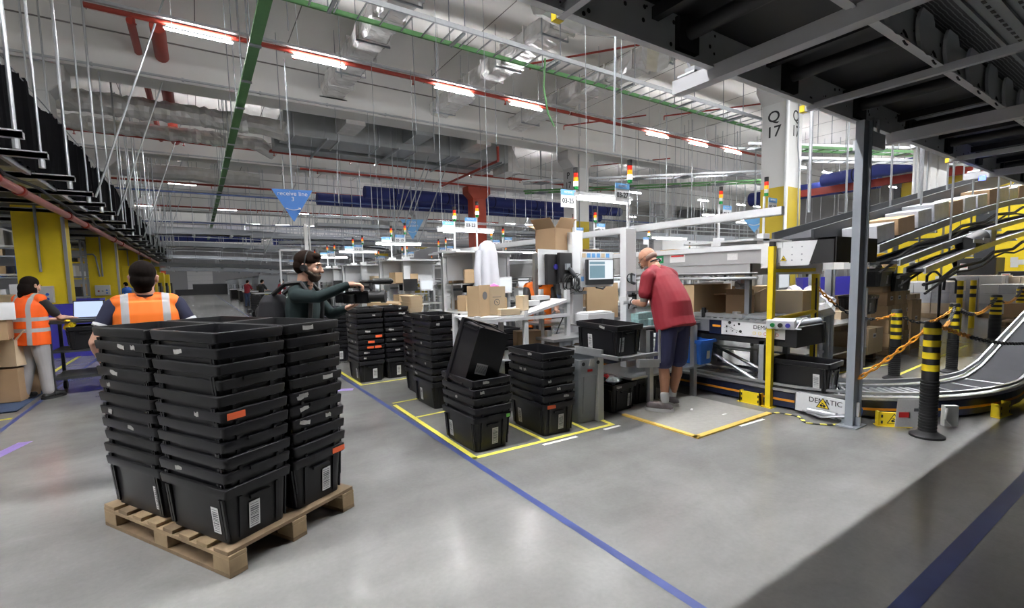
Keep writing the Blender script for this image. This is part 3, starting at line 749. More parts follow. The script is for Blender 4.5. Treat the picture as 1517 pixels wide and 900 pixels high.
# drive box, white plate with the maker's lettering
b = MB().box(-.30,.30,-.02,0,.0,.20).box(-.30,-.29,-.02,.05,.0,.2)
o = part('drive_cover', b, M['white'], t, loc=(5.345, 2.22, .04), rot=(0,0,-PI/2))
text('lettering', 'DEMATIC', .075, M['black'], o, (0,-.022,.145), (PI/2,0,0))
warn(o, -.02, -.026, .125, .065)
part('drive_motor', MB().cyl((-.15,-.05,.03),(.12,-.05,.03),.035,n=12).cyl((.12,-.05,.03),(.2,-.06,.05),.02,n=8).tube([(-.2,-.05,.02),(0,-.1,.0),(.2,-.07,.05)],.01), M['galv'], o)
o = part('sensor_box', MB().box(-.06,.06,-.05,0,.02,.22).tube([(-.05,-.06,.2),(-.08,-.08,.1),(-.02,-.08,.04)],.012), M['offwhite'], t, loc=(5.98, 1.42, 0), rot=(0,0,-PI*.22))

# ------------------------------------------------------------------ feed conveyor at table height
t = thing('feed_conveyor', 'waist-high roller conveyor with a white lettered side plate and button box', 'conveyor', (0, 0, 0))
x0, x1 = 5.42, 6.02; ya, yb = 2.68, 9.4
b = MB(); b.box(x0-.012, x0, ya, 3.45, .78, .95, M['white']); b.box(x0-.01, x0, 3.45, 3.62, .78, .95, M['navyside']); b.box(x0-.01, x0, 3.62, yb, .80, .95, M['greymetal'])
rr = random.Random(2)
for k in range(11):
    b.cyl((x0-.0135, 3.16+rr.random()*.27, .80+rr.random()*.12), (x0-.0125, 3.3, .86), .001, M['black'], n=3)
for yy, zz, r_ in [(3.22,.92,.016),(3.28,.90,.01),(3.38,.88,.012),(3.20,.83,.018),(3.30,.83,.008),(3.38,.82,.010),(3.25,.815,.007),(3.34,.93,.02)]:
    b.cyl((x0-.0135, yy, zz), (x0-.012, yy, zz), r_, M['black'], n=10)
part('side_plate', b, M['white'], t)
part('orange_label', MB().box(x0-.016,x0-.011,3.46,3.57,.865,.89), M['orange'], t)
text('lettering', 'DEMATIC', .068, M['black'], t, (x0-.013, 2.90, .895), (PI/2, 0, -PI/2))
g = MB()
for k, c_ in enumerate(('yellow','yellow','redsign','redsign','redsign')):
    yy = 3.03-.065*k
    g.cyl((x0-.0135, yy, .825), (x0-.012, yy, .825), .019, M[c_], n=16).cyl((x0-.0145, yy, .825), (x0-.0135, yy, .825), .014, M['white'], n=16)
part('safety_symbols', g, M['white'], t)
part('far_side_plate', MB().box(x1, x1+.012, ya, yb, .78, .95), M['greymetal'], t)
part('end_housing', MB().box(x0-.02, x1+.02, ya-.13, ya, .70, .93).box(x1-.02,x1+.03,ya-.14,ya-.02,.70,.95), M['black'], t, bevel=.01)
part('end_roller', MB().cyl((x0-.02,ya-.06,.945),(x1+.02,ya-.06,.945),.05,n=16), M['postgrey'], t, smooth=True)
part('top_rails', MB().box(x0-.02,x0+.03,ya,yb,.95,.97).box(x1-.03,x1+.02,ya,yb,.95,.97), M['galv'], t)
y = ya+.06; me = MB().cyl((x0,0,0),(x1,0,0),.024,n=8).mesh('roller', M['galv'])
while y < 7.5:
    link('roller', me, t, (0, y, .965)); y += .085
part('underframe', MB().box(x0,x1,ya-.1,yb,.70,.76), M['black'], t)
for yy in (2.95, 4.6, 6.4, 8.2):
    for xx in (x0+.03, x1-.03):
        part('leg', MB().box(xx-.03,xx+.03,yy-.03,yy+.03,0,.74), M['greymetal'], t)
part('leg_brace', MB().cyl((x0+.03,3.0,.25),(x0+.03,3.9,.66),.02,n=6).cyl((x0+.3,3.0,.3),(x0+.3,3.8,.6),.02,n=6), M['galv'], t)
part('scan_head', MB().box(x0+.02,x0+.12,3.2,3.9,.985,1.03).cyl((x0+.07,3.3,1.03),(x0+.07,3.3,1.06),.05,n=10).cyl((x0+.07,3.75,1.03),(x0+.07,3.75,1.06),.05,n=10), M['alu'], t)
bx = part('button_box', MB().box(-.14,.14,-.05,.05,-.05,.05).cyl((.15,-.03,-.04),(.2,.06,.05),.008,n=5).cyl((.14,-.03,-.045),(.2,-.03,-.045),.008,n=5), M['white'], t, loc=(5.36, 2.70, .965), rot=(.25,0,-PI/2+.25), bevel=.012)
for k, c_ in enumerate(('lampgreen','black','darkblue')):
    part('button', MB().cyl((-.075+.075*k,-.068,.0),(-.075+.075*k,-.05,.0),.024,n=14), M[c_], bx)

# ------------------------------------------------------------------ takeaway conveyor (white beam) above
t = thing('takeaway_conveyor', 'long white boxed conveyor at head height with a black end hood', 'conveyor', (0, 0, 0))
x0, x1 = 5.40, 6.34
part('side_panel', MB().box(x0, x0+.02, 2.72, 18, 1.64, 1.80,M['panelgrey']).box(x0-.02,x0+.03,2.72,18,1.80,1.86,M['white']), M['white'], t)
part('lower_panel', MB().box(x0+.01, x0+.03, 3.1, 18, 1.54, 1.64), M['panelgrey'], t)
part('far_side_panel', MB().box(x1-.02, x1, 2.72, 18, 1.5, 1.86), M['white'], t)
part('belt_bed', MB().box(x0+.03, x1-.03, 2.72, 18, 1.72, 1.76), M['belt'], t)
part('bottom_rail', MB().cyl((x0-.0,3.0,1.47),(x0,18,1.47),.018,n=8).cyl((x0-.0,3.0,1.53),(x0,18,1.53),.01,n=8), M['alu'], t)
b = MB(); b.box(x0-.012, x0, 2.42, 2.74, 1.60, 1.86, M['white']); b.prism([(2.42,1.60),(2.42,1.86),(2.36,1.86),(2.45,1.60)], 0, x0-.012, x0, M['white'])
for yy in (2.52, 2.62):
    for zz in (1.66, 1.72, 1.80): b.cyl((x0-.014,yy,zz),(x0-.012,yy,zz),.008,M['greymetal'],n=8)
part('bolted_plate', b, M['white'], t)
hood = MB()
hood.prism([(2.20,1.62),(2.20,1.88),(2.36,1.88),(2.44,1.62)], 0, x0-.02, x0)
hood.box(x0-.02, x1+.04, 2.19, 2.21, 1.62, 1.88).box(x1+.02,x1+.04,2.2,2.45,1.62,1.88).box(x0-.02,x1+.04,2.2,2.44,1.86,1.88)
part('end_hood', hood, M['black'], t, label='black sheet metal end hood')
b = MB().box(x0-.03,x0-.014,2.78,2.95,1.58,1.80, M['white']); part('drive_plate', b, M['white'], t); 
wz = part('label_plate', MB().box(-.001,.001,-.001,.001,-.001,.001), M['white'], t, loc=(x0-.03,2.70,1.68), rot=(0,0,-PI/2)); warn(wz, 0, 0, 0, .035)
for yy in (3.3, 5.2, 7.4, 10, 13, 16, 20):
    part('leg', MB().box(x0+.3,x0+.36,yy-.03,yy+.03,.98,1.72), M['greymetal'], t)
part('green_notice', MB().box(x0-.004,x0-.001,4.33,4.56,1.69,1.79,M['greenexit']).box(x0-.006,x0-.004,4.36,4.46,1.72,1.76,M['white']), M['greenexit'], t)
part('red_notice', MB().box(x0-.004,x0-.001,3.98,4.22,1.69,1.79,M['sticker']).box(x0-.006,x0-.004,4.0,4.20,1.765,1.785,M['redsign']), M['sticker'], t)
part('printed_notice', MB().box(x0-.004,x0-.001,3.25,3.38,1.69,1.77), M['sticker'], t)
solo('light_channel', MB().box(6.28,6.36,3.2,14,2.27,2.37).box(6.29,6.35,3.2,14,2.26,2.27), M['white'], 'long white trunking floating above the takeaway conveyor', 'trunking')['kind'] = 'thing'
for i, (yy, dx) in enumerate([(4.4, .3), (4.95,.35), (5.4,.3)]):
    solo(['cardboard_box','parcel','cardboard_box'][i], MB().box(-.14,.14,-.12,.12,0,.10).box(-.14,.10,-.12,.12,.10,.11), M[['card','bag','card3'][i]],
         ['small cardboard box riding on the white takeaway conveyor','film-wrapped parcel riding on the white takeaway conveyor','pale carton riding on the white takeaway conveyor'][i], 'parcel', loc=(x0+dx, yy, 1.77), rot=(0,0,.4*i))
# yellow frame
t = thing('safety_barrier', 'yellow tubular safety frame at the end of the takeaway conveyor', 'safety frame', (0, 0, 0))
part('post', MB().box(5.315,5.375,2.78,2.84,0,1.82).box(5.29,5.40,2.75,2.87,0,.012), M['yellow'], t)
part('post_cap', MB().box(5.32,5.37,2.785,2.835,1.82,1.87), M['black'], t)
part('post', MB().box(6.34,6.40,2.78,2.84,0,1.62), M['yellow'], t)
part('top_bar', MB().box(5.375,6.40,2.79,2.83,1.53,1.57), M['yellow'], t)
part('hand_bar', MB().cyl((5.38,2.80,1.00),(6.35,2.80,1.04),.028,n=12), M['yellow'], t, smooth=True)
part('cable_strip', MB().box(6.325,6.34,2.775,2.79,.3,1.45), M['black'], t)
tp = MB(); pth = [(5.10,2.75,.012),(5.35,2.70,.012),(5.28,2.50,.012),(5.32,2.38,.012),(5.62,2.22,.05)]
def tape(mb, pts, w_, m1, m2, seg=.06):
    R_ = resample(pts, seg)
    for k in range(len(R_)-1):
        a, d_ = R_[k]; b_, _ = R_[k+1]; n_ = Vector((-d_.y, d_.x, 0))*w_/2
        mb.add([a-n_, a+n_, b_+n_, b_-n_, a-n_+Vector((0,0,.004)), a+n_+Vector((0,0,.004)), b_+n_+Vector((0,0,.004)), b_-n_+Vector((0,0,.004))],
               [(0,3,2,1),(4,5,6,7),(0,1,5,4),(1,2,6,5),(2,3,7,6),(3,0,4,7)], m1 if k % 2 else m2)
    return mb
pth = [(4.98,2.70,.004),(5.20,2.62,.004),(5.22,2.42,.004),(5.05,2.28,.004),(5.15,2.12,.004),(5.27,2.05,.004)]
solo('hazard_tape', tape(MB(), pth, .035, M['yellowtape'], M['black']), M['yellowtape'], 'loose strip of yellow and black tape lying by the yellow frame foot', 'tape')
# ------------------------------------------------------------------ bollards and chains
def bollard(x, y, h, r_, label, lean=0):
    t = thing('bollard', label, 'bollard', (x, y, 0))
    prof = [(0,0),(r_*2.1,0),(r_*2.1,.018),(r_*1.5,.04),(r_*1.12,.055)]
    z = .055
    while z < h*.48: prof += [(r_*1.10, z+.004), (r_*1.10, z+.018), (r_*1.0, z+.022)]; z += .028
    prof += [(r_, h*.5), (r_*.96, h-.02), (r_*.8, h), (0, h)]
    part('body', MB().lathe(prof, n=28), M['black'], t, smooth=True)
    bd = MB(); zz = h*.58
    for k in range(4): bd.lathe([(r_*1.02, zz), (r_*1.02, zz+h*.055)], n=28); zz += h*.105
    part('yellow_band', bd, M['yellow'], t, smooth=True, label='bright yellow bands')
    return t
BP = [(5.50,1.44,1.06,.062,'black and yellow striped bollard nearest the camera, in front of the conveyor curve'),
      (8.05,2.50,.98,.062,'striped bollard on the far side of the conveyor, just right of the tall grey post'),
      (9.15,2.16,1.02,.062,'striped bollard standing directly behind the nearest one, to its right'),
      (13.7,2.60,.95,.09,'striped bollard in the far middle of the chained barrier'),
      (18.0,2.95,.98,.10,'striped bollard at the right end of the chained barrier')]
for b in BP: bollard(*b)
for i, (x, y) in enumerate([(15.75,3.64),(16.2,3.50)]):
    t = thing('yellow_post', 'slim yellow post with two black bands, %s of a pair before the wrapped pallets' % ['left one','right one'][i], 'post', (x, y, 0))
    part('shaft', MB().cyl((0,0,0),(0,0,1.2),.06,n=16), M['yellow'], t, smooth=True)
    for z in (.78, .98): part('black_band', MB().cyl((0,0,z),(0,0,z+.09),.063,n=16), M['black'], t, smooth=True)
LINK = {}
def chain(a, b, sag, label, cols, size=1.0):
    a = Vector(a); b = Vector(b); t = thing('barrier_chain', label, 'chain', a); n = 40; pts = []
    for i in range(n+1):
        s = i/n; pts.append((b-a)*s+Vector((0,0,-sag*4*s*(1-s))))
    R_ = resample(pts, .066*size)
    if size not in LINK:
        path = [(math.cos(q)*.016*size, math.sin(q)*.046*size if 1 else 0, 0) for q in [2*PI*k/12 for k in range(12)]]
        LINK[size] = MB().tube(path, .0075*size, n=6, closed=True)
    for key in dict.fromkeys(cols):
        mb = MB()
        for k, (p, d_) in enumerate(R_):
            if cols[min(len(cols)-1, int(k/len(R_)*len(cols)))] != key: continue
            q = d_.to_track_quat('Y', 'Z').to_matrix() @ Matrix.Rotation(PI/2*(k % 2)+.3, 3, 'Y')
            mb.add([q @ Vector(v) + p for v in LINK[size].v], LINK[size].f)
        part('chain_run', mb, M[key], t)
O_, K_ = 'chainorange', 'black'
chain((6.37,2.8,1.35),(8.05,2.50,.93),.22,'sagging chain from the yellow frame to the first far bollard',[O_,K_,K_,O_])
chain((5.50,1.44,1.04),(5.34,2.0,.42),.02,'orange chain slanting from the nearest bollard down to the tall grey post',[O_,O_,O_])
chain((8.05,2.50,.93),(9.15,2.16,.97),.18,'chain between the two middle striped bollards',[K_,K_,O_,O_])
chain((5.50,1.44,1.05),(9.15,2.16,.98),.16,'orange chain from the nearest bollard back to the one behind it',[O_,O_,K_],1.0)
chain((5.50,1.44,1.05),(10.6,1.30,.55),.18,'chain from the nearest bollard to the incline belt, black in the middle',[O_,K_,K_,K_,O_])
chain((9.15,2.16,.98),(13.7,2.6,.9),.22,'chain between the far striped bollards, left span',[K_,K_,O_,O_,K_],1.5)
chain((13.7,2.6,.9),(18.0,2.95,.93),.22,'chain between the far striped bollards, right span',[K_,O_,O_,K_],1.5)
# notice board leaning behind the near bollard
t = thing('notice_card', 'white printed notice card leaning on the conveyor behind the nearest bollard', 'notice')
t.location = (5.62, 1.60, 0); t.rotation_euler = (0, 0, -.7)
part('card', MB().box(-.13,.13,-.004,0,.02,.30,rot=(.10,0,0)), M['sticker'], t)
part('print', MB().box(-.11,.11,-.010,-.006,.235,.237,M['print_']).box(-.11,-.02,-.012,-.008,.12,.17,M['redsign']).box(.02,.06,-.014,-.010,.18,.21,M['print_']).box(.075,.11,-.014,-.010,.18,.21,M['print_']), M['print_'], t)
# ------------------------------------------------------------------ floor markings
fm = MB()
def fline(mb, x0, y0, x1, y1, w_, m, z=.002):
    a = Vector((x0,y0,0)); b = Vector((x1,y1,0)); d_ = (b-a).normalized(); n_ = Vector((-d_.y,d_.x,0))*w_/2
    mb.add([a-n_+Vector((0,0,z)), b-n_+Vector((0,0,z)), b+n_+Vector((0,0,z)), a+n_+Vector((0,0,z))], [(0,1,2,3)], m)
def fmark(name, segs, m, z=.002):
    b = MB()
    for s_ in segs: fline(b, *s_, m, z)
    o = struct(name, b, m); return o
fmark('floor_marking_1', [(1.84, -2, 1.84, 90, .055)], M['bluetape'])
fmark('floor_marking_2', [(-1.90, -2, -1.90, 90, .05)], M['bluetape'])
fmark('floor_marking_3', [(2.2, .73, 12, .69, .085)], M['bluetape'])
Yt = M['yellowtape']
fmark('floor_marking_4', [(1.87,3.49,3.50,3.43,.05),(1.89,3.47,1.93,5.6,.05),(2.63,3.47,2.66,5.0,.045),(3.16,3.44,3.2,3.9,.045),(3.48,3.42,3.5,3.62,.05)], Yt, .004)
fmark('floor_marking_5', [(1.9,4.93,2.5,4.95,.045),(1.93,5.68,3.2,5.75,.045)], Yt, .006)
fmark('floor_marking_6', [(1.90,6.98,3.6,7.02,.05),(1.92,6.98,1.92,9.5,.05)], Yt, .004)
fmark('floor_marking_7', [(2.55,3.39,2.95,3.375,.04),(3.30,3.365,3.52,3.36,.04),(4.45,2.62,4.86,2.60,.035)], M['whitetape'])
fmark('floor_marking_8', [(-2.35,7.0,-2.3,14,.07),(-2.35,7.9,-1.95,7.9,.08)], Yt)
fmark('floor_marking_9', [(7.5,3.2,9.5,2.9,.05),(8.2,2.55,12.5,2.75,.05),(11.5,3.0,13,4.3,.05),(7.6,3.9,8.6,3.6,.05)], Yt)
fmark('floor_marking_10', [(-2.0,5.0,-1.55,6.6,.12),(1.25,7.0,1.75,6.8,.14)], M['purple'])
# anti-fatigue mat
t = thing('floor_mat', 'grey anti-fatigue mat with orange taped edges under the man in the maroon shirt', 'mat', (0, 0, 0))
part('mat_surface', MB().box(3.83,5.08,2.68,4.3,0,.012), M['matgrey'], t)
part('taped_edge', MB().box(3.80,3.85,2.66,3.6,0,.015).box(3.80,5.10,2.64,2.70,0,.015), M['orangetape'], t)
for i, (x, y) in enumerate([(4.66,2.92),(4.55,3.25)]):
    solo('paper_scrap', MB().box(-.035,.035,-.012,.012,0,.003), M['sticker'], 'small white paper scrap on the floor mat, %s' % ['nearer the corner','beside the shoes'][i], 'paper', loc=(x,y,.013), rot=(0,0,.5*i))

# ------------------------------------------------------------------ totes
def rrect(w_, d_, r, z, n=4):
    pts = []
    for cx_, cy_, a in ((w_/2-r, d_/2-r, 0), (-w_/2+r, d_/2-r, PI/2), (-w_/2+r, -d_/2+r, PI), (w_/2-r, -d_/2+r, 1.5*PI)):
        for k in range(n+1):
            q = a+PI/2*k/n; pts.append((cx_+r*math.cos(q), cy_+r*math.sin(q), z))
    return pts
def loft(mb, loops, m=None, cap0=True, cap1=True):
    n = len(loops[0]); vs = [p for l in loops for p in l]
    fs = [(i*n+j, i*n+(j+1)%n, (i+1)*n+(j+1)%n, (i+1)*n+j) for i in range(len(loops)-1) for j in range(n)]
    if cap0: fs.append(tuple(range(n))[::-1])
    if cap1: fs.append(tuple(range((len(loops)-1)*n, len(loops)*n)))
    return mb.add(vs, fs, m)
TW, TD, TH = .405, .63, .32     # short side along X, long side along Y
def tote_mesh(m, th=TH, tw=TW, td=TD):
    b = MB()
    loft(b, [rrect(tw-.075, td-.085, .03, 0), rrect(tw-.044, td-.054, .03, th-.060), rrect(tw-.012, td-.012, .02, th-.054),
             rrect(tw-.002, td-.002, .02, th-.008), rrect(tw-.006, td-.006, .02, th-.002), rrect(tw-.012, td-.012, .02, th), rrect(tw-.040, td-.044, .02, th),
             rrect(tw-.056, td-.066, .03, th-.06), rrect(tw-.083, td-.093, .03, .008)])
    h0, h1 = .02, th-.065
    for s in (-1, 1):
        for yy in (-.25, -.228, .228, .25):
            y0 = yy*td/.6
            xa = s*(tw/2-.0375); xb = s*(tw/2-.020)
            b.taper(min(xa, xa+s*.010), max(xa, xa+s*.010), y0-.008, y0+.008, h0, min(xb, xb+s*.012), max(xb, xb+s*.012), y0-.008, y0+.008, h1)
        for xx in (-.11, .11):
            ya = s*(td/2-.0425); yb = s*(td/2-.025)
            b.taper(xx-.008, xx+.008, min(ya, ya+s*.010), max(ya, ya+s*.010), h0, xx-.008, xx+.008, min(yb, yb+s*.012), max(yb, yb+s*.012), h1)
        # hand grips below the rim
        b.box(-.06,.06, min(s*(td/2-.02),s*(td/2-.004)), max(s*(td/2-.02),s*(td/2-.004)), th-.10, th-.082)
    return b.mesh('tote_shell', m)
TOTE = [tote_mesh(M['tote']), tote_mesh(M['tote2'])]
def label_mesh(w_, h_):
    b = MB(); b.box(-w_/2, w_/2, -.001, 0, -h_/2, h_/2, M['sticker'])
    rr = random.Random(1); z = -h_/2+.01
    while z < h_/2-.012:
        t_ = rr.choice((.003,.005,.008)); b.box(-w_/2+.008, w_/2-.008, -.0018, -.001, z, z+t_, M['print_']); z += t_+rr.choice((.004,.006,.010))
    return b.mesh('barcode_label', M['sticker'])
LBL = label_mesh(.064, .15)
def scrap_mesh(seed):
    rr = random.Random(seed); n = 9; L_ = rr.uniform(.03, .085)
    poly = [(-L_/2+L_*k/4, rr.uniform(-.017,-.008)) for k in range(5)] + [(L_/2-L_*k/4, rr.uniform(.006,.017)) for k in range(5)]
    return MB().prism(poly, 1, -.0015, 0).mesh('torn_label', M['tornp'])
SCR = [scrap_mesh(k) for k in range(6)]
TAGR = MB().box(-.05,.05,-.002,0,-.018,.018).mesh('orange_tag', M['redtag'])
TAGG = MB().box(-.02,.02,-.002,0,-.016,.016).mesh('green_tag', M['greentag'])
def stick(t, me, side, u, z, tilt=0, th=TH, name=None, rim=None):
    """side: 0=-Y 1=+X 2=+Y 3=-X ; u along the side seen from outside"""
    hw, hd = TW/2, TD/2
    if rim is None: rim = z > th-.08
    k = 0 if rim else (1-z/(th-.085))*.0175+.020-.003
    ax = [(u, -(hd-.003-k), 0), (hw-.003-k, u, PI/2), (-u, hd-.003-k, PI), (-(hw-.003-k), -u, -PI/2)][side]
    o = D.objects.new(name or me.name.split('.')[0], me); C.objects.link(o); o.parent = t
    o.location = (ax[0], ax[1], z); lean = 0 if rim else .075
    o.rotation_euler = Euler((lean, tilt, ax[2]), 'XYZ')
    o.rotation_mode = 'XYZ'
    o.matrix_local = Matrix.Translation((ax[0], ax[1], z)) @ Matrix.Rotation(ax[2], 4, 'Z') @ Matrix.Rotation(lean, 4, 'X') @ Matrix.Rotation(tilt, 4, 'Y')
    return o
TR = random.Random(21)
def tote(loc, rotz, label, group=None, labels=(), scraps=(), tags=(), worn=None, rot=None):
    t = thing('storage_tote', label, 'storage tote', loc, rotz, group)
    if rot is not None: t.rotation_euler = rot
    w_ = worn if worn is not None else (TR.random() < .4)
    o = D.objects.new('shell', TOTE[1 if w_ else 0]); C.objects.link(o); o.parent = t
    for side, u in labels: stick(t, LBL, side, u, .12)
    for side, u in scraps: stick(t, SCR[TR.randrange(6)], side, u, TH-.028, TR.uniform(-.25,.25))
    for side, u, c_ in tags: stick(t, TAGR if c_ == 'r' else TAGG, side, u, TH-.030)
    return t
for me in TOTE:
    me.polygons.foreach_set('use_smooth', [True]*len(me.polygons))
    bm = bmesh.new(); bm.from_mesh(me)
    for e in bm.edges: e.smooth = not (len(e.link_faces) == 2 and e.calc_face_angle(0) > .5)
    bm.to_mesh(me); bm.free()
def pos_word(k, n):
    if k == 0: return 'bottom tote'
    if k == n-1: return 'top tote'
    return '%s tote from the bottom' % ordn(k)
def stack(x, y, rotz, n, where, group, pitch=.083, z0=.003, faces=(0, 3), seed=0, tags=None, scr=.35, z_jit=.006, lab0=((0, .05), (3, .1))):
    rr = random.Random(seed); out = []
    for k in range(n):
        sc_ = [(f, rr.uniform(-.12, .12) if f in (0, 2) else rr.uniform(-.2, .2)) for f in faces for _ in range(2) if k and rr.random() < scr*.62]
        tg = [q[1:] for q in (tags or []) if q[0] == k]
        out.append(tote((x+rr.uniform(-z_jit, z_jit), y+rr.uniform(-z_jit, z_jit), z0+k*pitch), rotz+rr.uniform(-.008, .008),
             'black %s in the %s' % (pos_word(k, n), where), group, labels=lab0 if k == 0 else (), scraps=sc_, tags=tg))
    return out
# ------------------------------------------------------------------ euro pallet with four stacks
PA = math.atan2(3.88-2.80, -.57-.04)    # heading of the long edge
ex = Vector((math.cos(PA), math.sin(PA), 0)); ey = Vector((math.sin(PA), -math.cos(PA), 0))   # long edge, short edge (to the right)
PL, PW = 1.31, .87
PC = Vector((.04, 2.80, 0)) + ex*PL/2 + ey*PW/2
PR = PA - PI/2      # rotation so that local Y runs along the long edge, local X along the short edge
def euro_pallet(loc, rotz, label, L_=1.2, W_=.8, mats=('wood','wood2')):
    t = thing('wooden_pallet', label, 'pallet', loc, rotz)
    for i, x in enumerate((-W_/2+.072, -W_/4+.02, 0, W_/4-.02, W_/2-.072)):
        w_ = .14 if i in (0, 2, 4) else .10
        part('deck_board', MB().box(x-w_/2, x+w_/2, -L_/2, L_/2, .122, .144), M[mats[i % 2]], t, bevel=.003)
    for y in (-L_/2+.072, 0, L_/2-.072): part('cross_board', MB().box(-W_/2, W_/2, y-.072, y+.072, .100, .122), M[mats[1]], t, bevel=.003)
    for x in (-W_/2+.05, 0, W_/2-.05):
        part('bottom_board', MB().box(x-.05, x+.05, -L_/2, L_/2, 0, .022), M[mats[0]], t, bevel=.003)
        for y in (-L_/2+.072, 0, L_/2-.072): part('block', MB().box(x-.05, x+.05, y-.072, y+.072, .022, .100), M[mats[(x > 0) != (y > 0)]], t, bevel=.004)
    return t
# on this pallet the deck boards run across the short way
t = thing('wooden_pallet', 'worn wooden pallet carrying the four tall stacks of black totes', 'pallet', PC, PR)
for i in range(8):
    y = -PL/2+.07+(PL-.14)*i/7; w_ = .125 if i in (0, 7) else .10
    part('deck_board', MB().box(-PW/2, PW/2, y-w_/2, y+w_/2, .122, .144), M['wood' if i % 3 else 'wood2'], t, bevel=.003)
for x in (-PW/2+.05, 0, PW/2-.05):
    part('stringer_board', MB().box(x-.05, x+.05, -PL/2, PL/2, .100, .122), M['wood'], t, bevel=.003)
    part('bottom_board', MB().box(x-.05, x+.05, -PL/2, PL/2, 0, .022), M['wood2'], t, bevel=.003)
    for y in (-PL/2+.072, 0, PL/2-.072): part('block', MB().box(x-.05, x+.05, y-.072, y+.072, .022, .100), M['wood'], t, bevel=.004)
names = {(-1,-1): 'front corner pallet stack', (1,-1): 'pallet stack on the right', (-1,1): 'pallet stack on the left', (1,1): 'rear pallet stack'}
tg = {(-1,-1): [(5, 0, -.12, 'r')], (1,-1): [(0, 0, .14, 'r')]}
for i, ((sx, sy), nm) in enumerate(names.items()):
    p = PC + ey*sx*.210 + ex*sy*.322
    lb = {(-1,-1): ((0,-.03),(3,.17)), (1,-1): ((0,.05),), (-1,1): ((3,.22),)}.get((sx, sy), ())
    stack(p.x, p.y, PR, 11, nm, 'totes stacked on the pallet', .083, .146, faces=(0,3) if sx < 0 else (0,), seed=31+i,
          tags=tg.get((sx, sy)), scr={(-1,-1): .22, (1,-1): .55}.get((sx, sy), .2), lab0=lb)
# ------------------------------------------------------------------ floor stacks right of the blue line
G1 = 'stacks of black totes in the taped bays'
stack(2.12, 3.86, 0.02, 5, 'five-high stack holding the tilted tote', G1, .083, seed=1, tags=[(0,0,.16,'g')], scr=.4, lab0=((0,.03),(3,-.17)))
tote((2.16, 3.70, .80), 0, 'black tote standing tilted on end inside the short stack', None, labels=(), worn=False, rot=(-PI/2+.10, .30, .02))
tl = [o for o in C.objects if o.get('label') == 'black tote standing tilted on end inside the short stack'][0]
bw = MB(); bw.box(-.06,.06,-.05,.05,0,.001,M['sticker'])
for k in range(9): bw.box(-.05+.012*k,-.045+.012*k,-.035,.035,-.001,0,M['print_'])
part('wide_barcode_label', bw, M['sticker'], tl, loc=(-.03,.10,-.001), rot=(0,0,PI))
stack(2.86, 3.82, -.02, 7, 'seven-high stack beside the grey bin', G1, .083, seed=2, tags=[(0,0,-.10,'r')], scr=.35, lab0=((0,.03),(3,-.14)))
stack(2.42, 5.38, 0, 11, 'tall stack behind the tilted tote', G1, .080, seed=3, scr=.5, lab0=((3,-.1),(0,0)))
stack(2.13, 7.42, 0, 11, 'left tall stack by the cameraman', G1, .080, seed=4, scr=.45, tags=[(5,0,.12,'r'),(4,0,-.0,'r'),(3,0,.10,'r'),(3,0,-.02,'r')])
stack(2.56, 7.44, 0, 11, 'right tall stack by the cameraman', G1, .080, seed=5, scr=.35, tags=[(4,0,.14,'g')], lab0=((0,.0),))
stack(3.06, 7.75, 0, 9, 'stack under the pale fibre trays', G1, .080, seed=6, scr=.45)
stack(2.55, 5.98+.05, 0, 10, 'second stack behind the tilted tote', G1, .080, seed=7, scr=.3)
for i, (x, y, n) in enumerate([(3.3, 5.4, 8), (3.3, 6.05, 8), (2.15, 9.6, 10), (2.6, 9.6, 9), (3.1, 9.6, 8), (2.2, 13.2, 10), (2.2, 17.0, 9), (2.7, 20.6, 9), (2.1, 24.0, 9)]):
    stack(x, y, 0, n, ['nearer stack behind the white rack','farther stack behind the white rack','left stack behind the cameraman','middle stack behind the cameraman','right stack behind the cameraman',
        'nearest of the distant aisle stacks','second of the distant aisle stacks','third of the distant aisle stacks','farthest of the distant aisle stacks'][i], 'totes stacked along the aisle', .080, seed=50+i, scr=.2)
# tote on the roller bed
tote((5.62, 2.56, .24), .06, 'empty black tote standing on the curved roller conveyor', None, labels=((3,.18),(0,-.08)), scraps=())
# tote with its lid-side labels in the tilted holder
tote((3.66, 3.66, .72), 0, 'black tote with torn labels held in the work bench cradle', None, labels=((3,-.10),(0,-.10)), scraps=((3,.1),), rot=(.03,.0,.0))
o = D.objects.new('torn_label', MB().prism([(-.07,-.05),(-.02,-.06),(.06,-.03),(.07,.05),(.01,.05),(-.03,.04),(-.07,.045)],1,-.0015,0).mesh('torn_label', M['tornp'])); C.objects.link(o)
o.parent = [q for q in C.objects if q.get('label', '').startswith('black tote with torn labels')][0]; stick_m = Matrix.Translation((-(TW/2-.03), .08, .17)) @ Matrix.Rotation(-PI/2, 4, 'Z') @ Matrix.Rotation(.07, 4, 'X'); o.matrix_local = stick_m
tote((3.92, 3.98, .004), .03, 'black tote full of scrap under the work bench', None, labels=((0,.1),), scraps=((0,-.1),))
tote((4.40, 4.05, .004), -.05, 'black tote on the floor behind the shin of the man in maroon', None)
# clutter in that tote: each piece on its own
cl = [('crumpled_bag','black crumpled bag in the tote under the bench','black',(-.06,.05)),('crumpled_bag','grey film scrap in the tote under the bench','bag',(.06,-.08)),('red_strap','red strap end in the tote under the bench','redsign',(.08,.02))]
for nm, lb, mm, (dx, dy) in cl:
    rr = random.Random(nm+mm); b = MB(); b.lathe([(0,0),(.08,.02),(.10,.05),(.06,.09),(0,.10)], n=10)
    b.v = [(x+rr.uniform(-.02,.02), y+rr.uniform(-.02,.02), z+rr.uniform(-.012,.012)) for x, y, z in b.v]
    solo(nm, b, M[mm], lb, 'waste', loc=(3.92+dx, 3.98+dy, .27))
